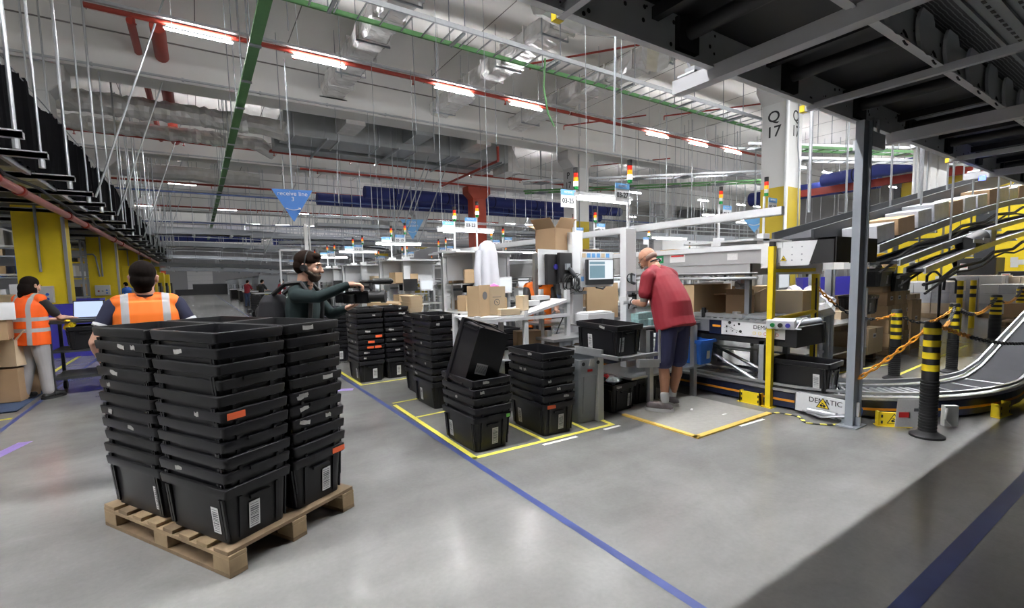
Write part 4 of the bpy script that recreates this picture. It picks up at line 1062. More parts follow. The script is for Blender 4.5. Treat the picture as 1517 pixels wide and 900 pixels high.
# blue crate on the lower shelf
t = thing('blue_crate', 'bright blue plastic crate on the lower shelf right of the man in maroon', 'crate', (5.27, 3.74, .40), .05)
b = MB(); loft(b, [rrect(.30-.07,.40-.07,.02,0), rrect(.30-.02,.40-.02,.02,.27), rrect(.36,.44,.02,.27), rrect(.36,.44,.02,.31), rrect(.30,.38,.02,.31), rrect(.30-.05,.40-.07,.02,.01)])
part('shell', b, M['bluebox'], t)
part('barcode_label', MB().box(-.035,.035,-.2,-.198,.07,.17,rot=(.05,0,0)), M['sticker'], t)
# ------------------------------------------------------------------ grey waste bin
t = thing('waste_bin', 'slim grey waste bin with round vents between tote stack and bench leg', 'waste bin', (3.36, 3.86, 0), -.03)
b = MB(); loft(b, [rrect(.24,.40,.03,0), rrect(.29,.48,.03,.58), rrect(.31,.50,.03,.58), rrect(.315,.51,.03,.68), rrect(.285,.48,.03,.68), rrect(.27,.46,.03,.5), rrect(.22,.38,.03,.02)])
part('body', b, M['binplastic'], t)
part('side_panel', MB().box(-.085,.085,-.232,-.222,.10,.50,rot=(.065,0,0)), M['binplastic'], t, bevel=.006)
for s in (-1, 1): part('vent', MB().cyl((s*.10,-.258,.635),(s*.10,-.25,.635),.020,n=16), M['black'], t)
part('badge', MB().box(-.035,.03,-.245,-.242,.545,.57), M['redsign'], t)
part('bin_liner_tag', MB().box(-.02,.05,-.262,-.255,.60,.68,rot=(0,.2,0)), M['tornp'], t)
# ------------------------------------------------------------------ the near work bench
t = thing('work_bench', 'grey steel work bench with tilted tote cradle at the nearest station', 'work bench', (0, 0, 0))
part('bench_top', MB().box(4.0,5.40,3.74,4.55,.90,.93), M['greymetal'], t, bevel=.004)
part('bench_top_left', MB().box(3.3,4.0,4.15,4.55,.80,.83), M['alu'], t)
part('leg', MB().box(3.45,3.53,3.60,3.66,0,.70,M['offwhite']), M['offwhite'], t, label='pale flat bench leg')
for k in range(9): pass
for x, y in ((4.28,3.62),(5.12,3.64),(5.12,4.45),(4.28,4.45),(3.45,4.45)): part('leg', MB().box(x-.03,x+.03,y-.03,y+.03,0,.90), M['alu'], t)
part('lower_shelf', MB().box(3.98,5.35,3.62,4.4,.36,.385), M['alu'], t)
part('cradle', MB().box(3.40,3.44,3.22,4.4,.70,.735).box(3.40,3.95,3.22,3.26,.70,.735).box(3.44,3.90,3.26,4.3,.70,.712).box(3.40,3.43,3.5,3.9,.73,.78), M['alu'], t, bevel=.003)
part('cradle_lip', MB().box(3.52,3.86,3.12,3.15,.62,.70,rot=(0,.12,.1)).box(3.86,3.88,3.14,3.16,.64,.98), M['alu'], t)
part('side_tray', MB().box(3.42,3.62,4.2,4.4,.735,.80), M['galv'], t)
solo('control_box', MB().box(-.22,.22,-.12,.12,0,.13).box(-.20,.20,-.10,.10,.13,.15).cyl((-.18,-.122,.02),(-.18,-.12,.02),.012,M['greymetal'],n=8).cyl((.18,-.122,.02),(.18,-.12,.02),.012,M['greymetal'],n=8), M['white'],
     'white printer box on the bench below the lit touch screen', 'printer', loc=(4.05,4.28,.95), bevel=.004)
solo('bench_riser', MB().box(3.80,4.32,4.1,4.5,.93,.95), M['alu'], 'aluminium riser tray under the white printer box', 'tray')
# things on the bench
b = MB().box(-.12,.12,-.07,.07,0,.10)
for i,(x,y,z,a) in enumerate([(4.38,3.86,.93,.1),(4.60,3.84,.93,-.05),(4.40,3.88,1.005,.05),(4.56,3.95,1.005,0)]):
    solo('carton', MB().box(-.09,.09,-.055,.055,0,.072), M['pinkbox'], 'small teal patterned carton on the bench, %s' % ['left in the lower row','right in the lower row','left in the upper row','right in the upper row'][i], 'carton', loc=(x,y,z), rot=(0,0,a))
solo('label_roll_box', MB().box(-.16,.16,-.08,.08,0,.09,M['white']).box(-.14,-.05,-.082,-.08,.02,.07,M['greymetal']).box(.02,.13,-.082,-.08,.03,.06,M['skyblue']), M['white'], 'white printed box right of the man in maroon', 'box', loc=(5.14,3.85,.932), rot=(0,0,-.1))
def carton(loc, dims, rotz, label, m='card', group=None, tape_=True, flap=None, lab=None, cat='cardboard box', name='cardboard_box'):
    """closed or open box; dims = x, y, z"""
    t = thing(name, label, cat, loc, rotz, group); x, y, z = dims[0]/2, dims[1]/2, dims[2]
    if flap is None: part('body', MB().box(-x,x,-y,y,0,z), M[m], t, bevel=.004)
    else:
        w_ = .006
        part('body', MB().box(-x,x,-y,-y+w_,0,z).box(-x,x,y-w_,y,0,z).box(-x,-x+w_,-y,y,0,z).box(x-w_,x,-y,y,0,z).box(-x,x,-y,y,0,w_), M[m], t)
        for k, (px, py, a) in enumerate([(0,-y,0),(x,0,PI/2),(0,y,PI),(-x,0,-PI/2)]):
            L_ = (x if k % 2 == 0 else y); d_ = (y if k % 2 == 0 else x)*.9
            part('flap', MB().box(-L_+.004,L_-.004,-d_,0,0,.005), M[m], t, loc=(px,py,z), rot=(-flap+.25*(k % 3),0,a))
    if tape_ and flap is None: part('tape', MB().box(-.025,.025,-y-.001,y+.001,z,z+.001).box(-.025,.025,-y-.0015,-y,z-.08,z+.001), M['tape'], t)
    if lab is not None:
        part('printed_label', MB().box(-.06,.06,-.002,0,-.035,.035,M['sticker']).box(-.045,.045,-.003,-.002,-.02,.015,M['print_']), M['sticker'], t, loc=(lab[0],-y,lab[1]))
    return t
carton((5.86,4.12,.985),(.84,.5,.40),0,'large brown cardboard box on the feed conveyor behind the man in maroon',lab=None)
carton((6.10,3.62,.985),(.34,.34,.26),.5,'open brown cardboard box with raised flaps beside the large box','card2',flap=.5)
t = solo('bubble_wrap', MB().tube([(math.cos(k*.7)*.12,math.sin(k*.9)*.10,.02*k) for k in range(12)],.06,n=7), M['bag'], 'clear crumpled bubble wrap spilling from the open brown box', 'packaging', loc=(6.10,3.62,1.20))
solo('packing_tray', MB().box(-.26,.26,-.3,.3,0,.02).box(-.2,.1,-.2,.2,.02,.03), M['greymetal'], 'flat grey tray lying on the feed conveyor rollers', 'tray', loc=(5.74,3.12,.99), rot=(0,0,.1))
solo('holster', MB().box(-.02,.02,-.02,.02,0,.16), M['black'], 'black scanner holster standing before the large brown box', 'holster', loc=(5.44,3.72,.935))
# ------------------------------------------------------------------ stack lamp tower, sign and pole
def lamp_parts(t, z):
    c = [('base',.045,'lampgreen'),('green_lens',.05,'lampgreen'),('clear_lens',.055,'lampwhite'),('amber_lens',.055,'lampamber'),('red_lens',.055,'lampred'),('cap',.075,'black')]
    for nm, h_, mm in c:
        part(nm, MB().cyl((0,0,z),(0,0,z+h_-.003),.032,n=14), M[mm], t); z += h_
def tower(x, y, num, label, sgn=1, top=2.11, lab_sign=True, lit=True):
    t = thing('station_tower', label, 'lamp tower', (x, y, 0))
    part('pillar', MB().box(-.09,.09,-.05,.05,.0,top), M['white'], t, bevel=.004)
    part('pole', MB().cyl((0,0,top),(0,0,2.66),.018,n=8), M['white'], t)
    z = 2.66
    for nm, h_, mm in [('green_lens',.045,'lampgreen'),('clear_lens',.055,'lampwhite' if lit else 'clamp'),('amber_lens',.055,'lampamber'),('red_lens',.055,'lampred'),('cap',.07,'black')]:
        part(nm, MB().cyl((0,-.03,z),(0,-.03,z+h_-.002),.030,n=14), M[mm], t); z += h_
    sp = part('sign_plate', MB().box(-.27*sgn if sgn > 0 else .03, -.03*sgn if sgn > 0 else .27, -.05,-.045,2.42,2.64) if 1 else None, M['white'], t)
    cxs = -.15*sgn
    part('blue_band', MB().box(cxs-.12,cxs+.12,-.053,-.05,2.575,2.64), M['skyblue'], sp)
    text('lettering', 'RECEIVE', .038, M['white'], sp, (cxs,-.054,2.607), (PI/2,0,0))
    text('lettering', num, .085, M['black'], sp, (cxs,-.052,2.50), (PI/2,0,0), bold=.001)
    part('back_plate', MB().box(-.11,.11,-.10,-.085,1.3,1.34), M['greymetal'], t)
    return t
def poster_screen(x, y, facing, label, m='screenteal', w_=.58, h_=.46, z=1.62):
    """white board with stickers and a touch screen; facing -1 looks to -Y"""
    t = thing('touch_screen', label, 'monitor', (x, y, z), 0 if facing < 0 else PI)
    part('backing_board', MB().box(-w_/2,w_/2,0,.008,-h_/2,h_/2), M['white'], t)
    st = MB(); rr = random.Random(int(x*100+y))
    for k in range(6):
        a = -w_/2+.03+k*.085; st.box(a,a+.06,-.002,0,h_/2-.075,h_/2-.02,M[rr.choice(['sticker','skyblue','sticker','card3'])])
    for k in range(3): st.box(-w_/2+.01,-w_/2+.055,-.002,0,-h_/2+.08+k*.1,-h_/2+.14+k*.1,M[rr.choice(['sticker','skyblue'])])
    part('sticker_notes', st, M['sticker'], t); t_k = [o for o in C.objects if o.parent == t][-1]; t_k['kind'] = 'stuff'
    part('monitor_body', MB().box(-.22,.25,-.06,-.01,-.20,.13), M['darkmetal'], t, bevel=.006)
    s_ = part('lit_screen', MB().box(-.20,.23,-.063,-.06,-.13,.12), M['screen'], t)
    part('window_panel', MB().box(-.19,.08,-.0645,-.063,-.115,.05,M[m]).box(-.19,.08,-.0645,-.063,.065,.10,M['screenteal']), M[m], s_)
    part('arm', MB().tube([(.02,.01,-.1),(.05,.06,-.24),(.2,.1,-.26),(.3,.12,-.2)],.016), M['darkmetal'], t)
    return t
tower(4.50, 4.15, '03-27', 'white tower with the 03-27 sign and lit stack lamp, left of the bald man')
tower(4.18, 4.78, '03-25', 'white tower with lit stack lamp just left of the 03-27 sign')
poster_screen(4.42, 4.62, -1, 'touch screen on a white poster board between the two nearest towers')
t = thing('handheld_scanner', 'black barcode terminal hanging on a coiled cable from the 03-27 tower', 'scanner', (4.46, 4.05, 1.42))
part('terminal', MB().box(-.035,.035,-.03,.0,0,.14,rot=(-.3,.3,0)), M['black'], t, bevel=.008)
part('keypad', MB().box(-.028,.028,-.036,-.030,.03,.11,rot=(-.3,.3,0)), M['greymetal'], t)
part('coiled_cable', MB().tube([(-.06-.05*math.cos(k*.55),-.02,.08+.05*math.sin(k*.55)) for k in range(34)],.006,n=6), M['cable'], t)
part('bracket', MB().box(-.03,.03,.0,.06,.04,.08), M['greymetal'], t)
t = thing('socket_strip', 'black socket strip with four outlets on the 03-27 tower', 'power strip', (4.50, 4.085, 1.12))
part('body', MB().box(-.06,.06,-.02,.01,0,.22), M['black'], t)
for k in range(4): part('plug', MB().box(-.045,.0,-.05,-.02,.02+.05*k,.05+.05*k), M['darkmetal'], t)
# lit tube over the station
t = thing('bench_light', 'bright tube lamp hanging just below the 03-27 sign', 'lamp', (4.30, 4.35, 2.46))
part('housing', MB().box(-.46,.46,-.05,.05,.04,.08), M['white'], t)
part('lit_tube', MB().cyl((-.44,0,.01),(.44,0,.01),.022,n=10), M['tube_bench'], t)
part('hanger', MB().cyl((-.3,0,.08),(-.3,0,2.0),.005,n=4).cyl((.3,0,.08),(.3,0,2.0),.005,n=4), M['greymetal'], t)
# black monitors seen from behind, with arm and cables
t = thing('double_monitor', 'two black monitors seen from behind on a white board with tangled cables', 'monitor', (3.80, 4.72, 1.66), .22)
part('backing_board', MB().box(-.30,.30,.03,.04,-.22,.22), M['white'], t)
part('monitor_back', MB().box(-.19,.05,-.02,.03,-.22,.16), M['black'], t, bevel=.01)
part('monitor_back', MB().box(.0,.26,-.07,-.02,-.20,.18), M['black'], t, bevel=.01)
part('monitor_arm', MB().cyl((.14,-.09,.0),(.36,-.12,-.20),.026,n=10).cyl((.36,-.12,-.20),(.42,.0,-.34),.024,n=10).cbox((.14,-.085,.0),(.08,.03,.08)), M['greymetal'], t)
cb = MB(); rr = random.Random(8)
for k in range(7):
    a = rr.uniform(.05,.3); cb.tube([(a+.09*math.cos(q*.6+k),-.10-.01*k,-.18+.10*math.sin(q*.6+k)-.006*q) for q in range(12)],.006,n=5)
cb.tube([(.2,-.1,-.2),(.1,-.12,-.5),(-.05,-.08,-.75),(-.1,-.05,-.9)],.008,n=5)
part('cables', cb, M['cable'], t)
part('blue_cap', MB().cyl((-.03,-.035,.0),(-.03,-.02,.0),.035,n=12), M['darkblue'], t)
# brown boxes by the second tower
carton((3.98, 4.98, 1.86),(.34,.34,.30),.2,'brown box perched high beside the second white tower, flaps hanging','card2',flap=.9)
carton((4.72, 5.3, 1.62),(.42,.30,.26),.1,'brown carton above the touch screen board','card2',flap=.2)
carton((4.75, 5.05, .93),(.60,.40,.50),0,'plain brown box on the bench behind the touch screen','card')
carton((4.42, 5.0, .93),(.20,.25,.36),.1,'narrow brown box left of the plain one behind the touch screen','card2',lab=(0,.15))
solo('rear_shelf', MB().box(3.7,5.1,4.85,5.35,.90,.93).box(4.0,5.1,4.95,5.35,1.58,1.61).box(5.04,5.1,5.3,5.36,0,1.6).box(3.9,3.96,5.3,5.36,0,1.86).box(3.8,4.25,4.85,5.2,1.83,1.86), M['alu'], 'shelf unit behind the nearest station holding brown boxes', 'shelf')
# ------------------------------------------------------------------ white tilted racks holding parcels
def rack(x0, x1, y0, y1, z, label, tilt=.12):
    t = thing('parcel_rack', label, 'rack', (0,0,0))
    part('tilted_shelf', MB().box(x0,x1,y0,y1,z,z+.02,rot=(0,-tilt*0,0)).box(x0-.02,x0,y0,y1,z,z+.07).box(x0,x1,y0-.02,y0,z,z+.07), M['white'], t)
    part('lower_shelf', MB().box(x0,x1,y0,y1,z-.38,z-.36), M['white'], t)
    for x, y in ((x0,y0),(x1,y0),(x0,y1),(x1,y1)): part('leg', MB().box(x-.025,x+.025,y-.025,y+.025,0,z+.12), M['white'], t)
    return t
t = thing('parcel_rack', 'white rack with paper bags and parcels between tote stacks and station', 'rack', (0,0,0))
b = MB(); b.box(2.42,3.06,4.35,4.90,1.10,1.12).box(2.42,3.66,4.33,4.35,1.06,1.10)
b.prism([(3.06,1.10),(3.06,1.13),(3.68,1.27),(3.68,1.24)], 1, 4.33, 4.90)
part('tilted_shelf', b, M['white'], t)
part('lower_shelf', MB().box(2.45,3.66,4.35,4.9,.62,.64), M['white'], t)
for x, z in ((2.44,1.14),(3.06,1.16),(3.68,1.38)):
    for y in (4.36, 4.88): part('leg', MB().box(x-.025,x+.025,y-.025,y+.025,0,z), M['white'], t)
rack(2.9, 3.5, 8.4, 10.1, .98, 'white rack with a long flat parcel, farther up the line')
def paper_bag(loc, dims, rotz, label, mark=0):
    t = thing('paper_bag', label, 'paper bag', loc, rotz); x, y, z = dims
    b = MB(); w_ = .004
    b.box(-x/2,x/2,-y/2,-y/2+w_,0,z).box(-x/2,x/2,y/2-w_,y/2,0,z*.95).box(-x/2,-x/2+w_,-y/2,y/2,0,z*.98).box(x/2-w_,x/2,-y/2,y/2,0,z*.98).box(-x/2,x/2,-y/2,y/2,0,w_)
    part('bag_body', b, M['card3' if mark else 'card'], t)
    if mark == 1: part('printed_emblem', MB().cyl((0,-y/2-.002,z*.45),(0,-y/2,z*.45),.035,M['print_'],n=20).cyl((0,-y/2-.003,z*.45),(0,-y/2-.002,z*.45),.028,M['card3'],n=20).box(-.018,.018,-y/2-.004,-y/2-.003,z*.45-.004,z*.45+.004,M['print_'],rot=(0,.7,0)).box(-.05,.05,-y/2-.002,-y/2,z*.62,z*.62+.006,M['print_']), M['print_'], t)
    if mark == 0: part('printed_emblem', MB().cyl((0,-y/2-.002,z*.66),(0,-y/2,z*.66),.045,M['print_'],n=20), M['print_'], t)
    return t
paper_bag((2.58,4.56,1.125),(.22,.16,.34),.45,'brown paper bag with a round black emblem on the white rack')
paper_bag((2.80,4.58,1.125),(.20,.15,.32),-.25,'paler paper bag with a small ring emblem on the white rack',1)
solo('pink_tissue', MB().lathe([(0,0),(.07,.02),(.06,.07),(0,.10)],n=9), mat('pink_tissue_paper',(.75,.15,.35),.8), 'pink tissue sticking out of the paler paper bag', 'tissue', loc=(2.79,4.58,1.38))
items = [((2.88,4.42,1.125),(.24,.10,.07),-.15,'card3','flat pale carton in front of the paper bags on the white rack'),
 ((2.98,4.80,1.125),(.16,.14,.18),.1,'card','small brown carton behind the paper bags'),((2.72,4.80,1.125),(.18,.12,.22),-.2,'card2','dark brown carton just behind the paper bags'),
 ((3.12,4.50,1.16),(.11,.11,.17),.3,'card3','upright pale carton in the middle of the white rack'),((3.30,4.60,1.20),(.20,.14,.06),.1,'white','white flat packet in the middle of the white rack'),
 ((3.52,4.68,1.26),(.18,.16,.05),-.1,'white','white padded packet near the right end of the white rack'),
 ((2.75,4.6,.645),(.22,.2,.2),.4,'card','brown box on the lower shelf of the white rack, left one'),((3.25,4.6,.645),(.30,.18,.26),-.3,'card2','brown box on the lower shelf of the white rack, right one'),
 ((3.2,9.1,1.0),(.5,1.1,.10),.25,'card','long flat brown parcel lying across the farther white rack'),((3.2,9.9,1.0),(.3,.2,.14),0,'white','white parcel at the end of the farther white rack')]
for loc, dm, a, mm, lb in items: carton(loc, dm, a, lb, mm, tape_=False)
carton((2.22,4.02,.52),(.18,.12,.16),.3,'crumpled brown carton beside the tilted tote','card',tape_=False,flap=.7)
carton((3.78,4.35,.50),(.2,.16,.18),.4,'brown box with open flaps under the white rack by the bench','card',flap=.4)
cm = MB(); lv = [(.0,1.42,0),(.05,1.41,.1),(.12,1.36,.2),(.16,1.22,.5),(.165,.95,.8),(.18,.6,1),(.20,.25,1),(.22,.0,1.1)]; vs = []
for r_, z, f in lv:
    for q in range(40):
        a = 2*PI*q/40; k = r_*(1+.16*f*math.sin(a*5+.6)+.09*f*math.sin(a*9+z*2)); vs.append((k*math.cos(a)*1.05, k*math.sin(a)*.6, z))
cm.add(vs, [(i*40+q, i*40+(q+1)%40, (i+1)*40+(q+1)%40, (i+1)*40+q) for i in range(len(lv)-1) for q in range(40)])
cm.tube([(-.15,.0,1.25),(-.22,-.05,.95),(-.23,-.08,.65)], [.06,.055,.05], n=10)
solo('coat', cm, mat('white_coat_cloth',(.66,.67,.72),.85,var=.08,bump=.6,bscale=6), 'long white lab coat hanging at the second station', 'coat', loc=(3.80,6.4,.70), smooth=True)
# waxed fibre trays stacked on totes
for k in range(5):
    b = MB(); loft(b, [rrect(.22,.34,.03,0), rrect(.27,.40,.03,.075), rrect(.24,.37,.03,.075), rrect(.19,.31,.03,.01)])
    solo('fibre_tray', b, M['card3'], 'pale fibre tray, %s of five stacked right of the tall totes' % ['lowest','second','middle','fourth','topmost'][k], 'tray', loc=(3.05+.01*(k % 2),7.74,.98+.052*k), rot=(0,0,.04*(k % 3)))
# ------------------------------------------------------------------ people
def sph(mb, c, r, rot=None, n=14, k=9):
    vs = []; fs = []; c = Vector(c); R_ = Euler(rot).to_matrix() if rot else Matrix.Identity(3)
    if not isinstance(r, (tuple, list)): r = (r, r, r)
    for i in range(k+1):
        a = PI*i/k
        for j in range(n):
            q = 2*PI*j/n; vs.append(c + R_ @ Vector((r[0]*math.sin(a)*math.cos(q), r[1]*math.sin(a)*math.sin(q), r[2]*math.cos(a))))
    for i in range(k):
        for j in range(n): fs.append((i*n+j, (i+1)*n+j, (i+1)*n+(j+1) % n, i*n+(j+1) % n))
    mb.add(vs, fs); return mb
def cap(mb, a, b, ra, rb):
    sph(mb, a, ra, n=12, k=8); sph(mb, b, rb, n=12, k=8); mb.cyl(a, b, ra, n=14, r2=rb); return mb
def limb(mb, pts, rs):
    for i in range(len(pts)-1): cap(mb, pts[i], pts[i+1], rs[i], rs[i+1])
    return mb
def skinned(name, mb, m, parent, voxel=.008, it=5, label=None, fac=.5, loc=None, rot=None):
    me = mb.mesh(name, m); o = link(name, me, parent, loc, rot)
    r = o.modifiers.new('remesh', 'REMESH'); r.mode = 'VOXEL'; r.voxel_size = voxel; r.use_smooth_shade = True
    s = o.modifiers.new('smooth', 'SMOOTH'); s.iterations = it; s.factor = fac
    if label: o['label'] = label
    return o
def V(*a): return Vector(a)
def hand(mb, wrist, d_, up, side, curl=.5, s_=1.0, spread=.12):
    """wrist point, finger direction d_, back-of-hand normal up, thumb side vector side"""
    d_ = Vector(d_).normalized(); up = Vector(up); up = (up-d_*up.dot(d_)).normalized(); sd = d_.cross(up)
    if sd.dot(Vector(side)) < 0: sd = -sd
    w_ = Vector(wrist)
    cap(mb, w_, w_+d_*.03*s_, .024*s_, .026*s_)
    for k in (-1.5, -.5, .5, 1.5):
        cap(mb, w_+d_*.02*s_+sd*.010*k*s_, w_+d_*.085*s_+sd*.019*k*s_, .016*s_, .0125*s_)
    for k, L_ in zip((1.5, .5, -.5, -1.5), (.068, .076, .070, .054)):
        p = w_+d_*.085*s_+sd*.0195*k*s_; a = 0; dd = d_+sd*spread*k*.5
        for q, f in enumerate((.45, .32, .25)):
            a += curl*(.6, .9, .6)[q]
            v = (dd*math.cos(a) - up*math.sin(a)).normalized(); p2 = p+v*L_*f*s_
            cap(mb, p, p2, (.0095-.0008*q)*s_, (.009-.0008*q)*s_); p = p2
    p = w_+d_*.025*s_+sd*.026*s_; v = (d_*.6+sd*.75-up*.25*(1+curl)).normalized(); p2 = p+v*.042*s_
    cap(mb, p, p2, .0135*s_, .011*s_); v = (d_*.9+sd*.25-up*.35*(1+curl)).normalized(); cap(mb, p2, p2+v*.034*s_, .011*s_, .009*s_)
def head_blobs(mb, c, R_, s_=1.0, neck=None, beardless=True, jaw=1.0):
    c = Vector(c)
    def P(x, y, z): return c + R_ @ (Vector((x, y, z))*s_)
    e = R_.to_euler()
    sph(mb, P(0, -.018, .028), (.076*s_, .096*s_, .088*s_), e, 18, 12)
    sph(mb, P(0, .012, -.01), (.068*s_, .078*s_, .085*s_), e, 16, 10)
    sph(mb, P(0, .036, -.062), (.050*s_, .050*s_, .048*s_), e, 14, 9)
    sph(mb, P(0, .064, -.088), (.024*s_, .022*s_, .020*s_), e)
    sph(mb, P(0, .076, .026), (.050*s_, .016*s_, .014*s_), e)
    cap(mb, P(0, .086, .012), P(0, .106, -.026), .008*s_, .0125*s_)
    for q in (-1, 1):
        sph(mb, P(q*.012, .098, -.030), .008*s_); sph(mb, P(q*.042, .060, -.022), (.024*s_, .022*s_, .022*s_), e)
        sph(mb, P(q*.078, -.008, -.005), (.009*s_, .018*s_, .030*s_), e); sph(mb, P(q*.083, -.016, .010), (.008*s_, .013*s_, .014*s_), e)
    cap(mb, P(-.018, .088, -.056), P(.018, .088, -.056), .0065*s_, .0065*s_); cap(mb, P(-.014, .086, -.066), P(.014, .086, -.066), .0075*s_, .0075*s_)
    if neck is not None: cap(mb, P(0, -.03, -.05), neck, .052*s_, .062*s_)
    return P
def eyes(parent, P, s_, m_iris, brow):
    for q in (-1, 1):
        part('eye', sph(MB(), P(q*.031, .068, .004), .0125*s_, n=12, k=8), M['white'], parent, smooth=True)
        part('pupil', sph(MB(), P(q*.031, .0775, .003), .0055*s_, n=10, k=6), m_iris, parent, smooth=True)
        part('eyebrow', cap(MB(), P(q*.014, .090, .026), P(q*.048, .080, .030), .0045*s_, .003*s_), brow, parent, smooth=True)
def person(label, loc, rotz, pose, look, s_=1.0, hi=True, cat='person'):
    t = thing('person', label, cat, loc, rotz)
    vx = .0075 if hi else .014
    H, W_, T, S, N, Hd = [Vector(pose[k]) for k in ('hip', 'waist', 'chest', 'shoulder', 'neck', 'head')]
    hr = Euler(pose.get('head_rot', (0,0,0))).to_matrix(); sr = pose.get('lean', 0); hw = .088*s_; sw = look.get('sw', .185)*s_
    up = (S-H).normalized(); lean = math.atan2(up.y, up.z)
    e = (-lean, 0, 0)
    def torso(mb, g=0, w_=1.0, belly=0, hem=None):
        loose = look.get('loose', 0) if g > 0 else 0
        lo = H-up*(.06 if hem is None else hem)*s_; tp = S+up*.02
        secs = [(lo,.160+loose,.115+loose*.8),(H,.160+loose,.118+loose*.7),(W_,.148+loose*.9,.110+loose*.6+belly),((W_+T)/2,.158+loose*.6,.115+loose*.4+belly*.6),(T,.172+loose*.2,.122),((T+S)/2,.170,.112),(tp,.125,.070)]
        P_ = [q[0] for q in secs]; n_ = 22; loops = []
        for i in range(len(secs)):
            tg = (P_[min(i+1,len(P_)-1)]-P_[max(i-1,0)]).normalized(); fx = Vector((1,0,0)); fy = tg.cross(fx).normalized()
            rx = (secs[i][1]*w_+g)*s_; ry = (secs[i][2]+g)*s_
            loops.append([P_[i]+fx*rx*math.copysign(abs(math.cos(a))**.85, math.cos(a))+fy*ry*math.copysign(abs(math.sin(a))**.85, math.sin(a)) for a in [2*PI*k/n_ for k in range(n_)]])
        vs = [p for l in loops for p in l]; fs = [(i*n_+j, i*n_+(j+1)%n_, (i+1)*n_+(j+1)%n_, (i+1)*n_+j) for i in range(len(loops)-1) for j in range(n_)]
        fs += [tuple(range(n_))[::-1], tuple(range((len(loops)-1)*n_, len(loops)*n_))]; mb.add(vs, fs)
        for q in (-1, 1): cap(mb, S+V(q*.05,0,.0)*s_, S+V(q*(sw/s_-.035), -.005, -.005)*s_, (.062+g)*s_, (.055+g)*s_); cap(mb, N, S+V(q*(sw/s_-.06),0,.02)*s_, (.040+g)*s_, (.038+g)*s_)
        return mb
    b = torso(MB(), -.012)
    P = head_blobs(b, Hd, hr, s_*look.get('hs', 1.0), N)
    arms = pose['arms']; legs = pose['legs']
    for q, (sh, el, wr) in zip((-1, 1), arms):
        limb(b, [Vector(sh), (Vector(sh)*.55+Vector(el)*.45), Vector(el), Vector(el)*.6+Vector(wr)*.4, Vector(wr)], [.050*s_, .046*s_, .036*s_, .038*s_, .024*s_])
    for (hp, kn, an, toe) in legs:
        hp, kn, an = Vector(hp), Vector(kn), Vector(an)
        limb(b, [hp, hp*.5+kn*.5, kn, kn*.68+an*.32+V(0,-.012,0), an+V(0,0,.04)], [.085*s_, .075*s_, .052*s_, .056*s_, .036*s_])
        cap(b, an+V(0,0,-.02), an+Vector(toe)*.09+V(0,0,-.045), .032*s_, .022*s_)
    if not look.get('gloves'):
        for k, h_ in enumerate(pose['hands']): hand(b, arms[k][2], *h_, s_=s_) 
    skinned('body', b, look.get('skin', M['skin']), t, vx if not hi else .0062, 4)
    if hi and look.get('face', True): eyes(t, P, s_*look.get('hs', 1.0), M['black'], look.get('brow', M['hair']))
    if look.get('gloves'):
        for k, h_ in enumerate(pose['hands']):
            g = MB(); hand(g, arms[k][2], *h_, s_=s_*1.08); w0 = Vector(arms[k][2]); cap(g, w0, w0+(Vector(arms[k][1])-w0).normalized()*.05, .029*s_, .031*s_)
            skinned('glove', g, look['gloves'], t, .0045, 3)
    # upper clothing
    g = torso(MB(), look.get('fit', .006), 1.0, look.get('belly', 0), look.get('hem'))
    sl = look.get('sleeve', .55); fl = look.get('sleeve_r', .062)
    for (sh, el, wr) in arms:
        sh, el, wr = Vector(sh), Vector(el), Vector(wr)
        if sl <= 1: limb(g, [sh, sh*.5+(sh+(el-sh)*sl)*.5, sh+(el-sh)*sl], [fl*s_, (fl-.002)*s_, (fl-.004)*s_])
        else: limb(g, [sh, sh*.5+el*.5, el, el*.5+wr*.5, el+(wr-el)*min(1, sl-1)], [.062*s_, .057*s_, .050*s_, .046*s_, .034*s_])
    skinned(look.get('top_name', 'shirt'), g, look['top'], t, vx if hi else .015, 12 if hi else 3)
    # legs clothing
    g = MB(); sph(g, H+V(0,0,-.02)*s_, (.166*s_, .120*s_, .12*s_), e, 18, 12); le = look.get('leg_end', 2.0)
    lr = look.get('leg_r', .012)
    for (hp, kn, an, toe) in legs:
        hp, kn, an = Vector(hp), Vector(kn), Vector(an)
        if le <= 1.2: k2 = hp+(kn-hp)*le; limb(g, [hp, hp*.5+k2*.5, k2], [.108*s_, .104*s_, .100*s_])
        else: limb(g, [hp, hp*.5+kn*.5, kn, kn*.5+an*.5, kn+(an-kn)*.93], [(.088+lr)*s_, (.080+lr)*s_, (.060+lr)*s_, (.056+lr)*s_, (.050+lr)*s_])
    skinned(look.get('bottom_name', 'trousers'), g, look['bottom'], t, vx if hi else .015, 5 if hi else 3)
    # shoes
    for (hp, kn, an, toe) in legs:
        an = Vector(an); toe = Vector(toe).normalized(); sd = V(toe.y, -toe.x, 0)
        g = MB(); hl = an-toe*.045*s_; hl.z = .040
        cap(g, hl, an+toe*.01+V(0,0,-.015), .038*s_, .045*s_); f0 = an+toe*.07*s_; f0.z = .056; f1 = an+toe*.155*s_; f1.z = .046; cap(g, an+V(0,0,-.005), an+toe*.07*s_+V(0,0,-.025), .040*s_, .036*s_)
        for q in (-.016, .016): cap(g, hl+sd*q*.6, f0+sd*q, .034*s_, .036*s_); cap(g, f0+sd*q+V(0,0,.006), f1+sd*q*.8+V(0,0,.004), .040*s_, .034*s_)
        g.v = [(x, y, max(z, .022)) for x, y, z in g.v]
        skinned('shoe', g, look['shoe'], t, .007 if hi else .014, 3)
        c0 = an-toe*.055*s_; poly = []
        for k in range(16):
            q = 2*PI*k/16; p = an+toe*(.056+.148*math.cos(q))*s_+sd*(.060*math.sin(q))*s_; poly.append((p.x, p.y))
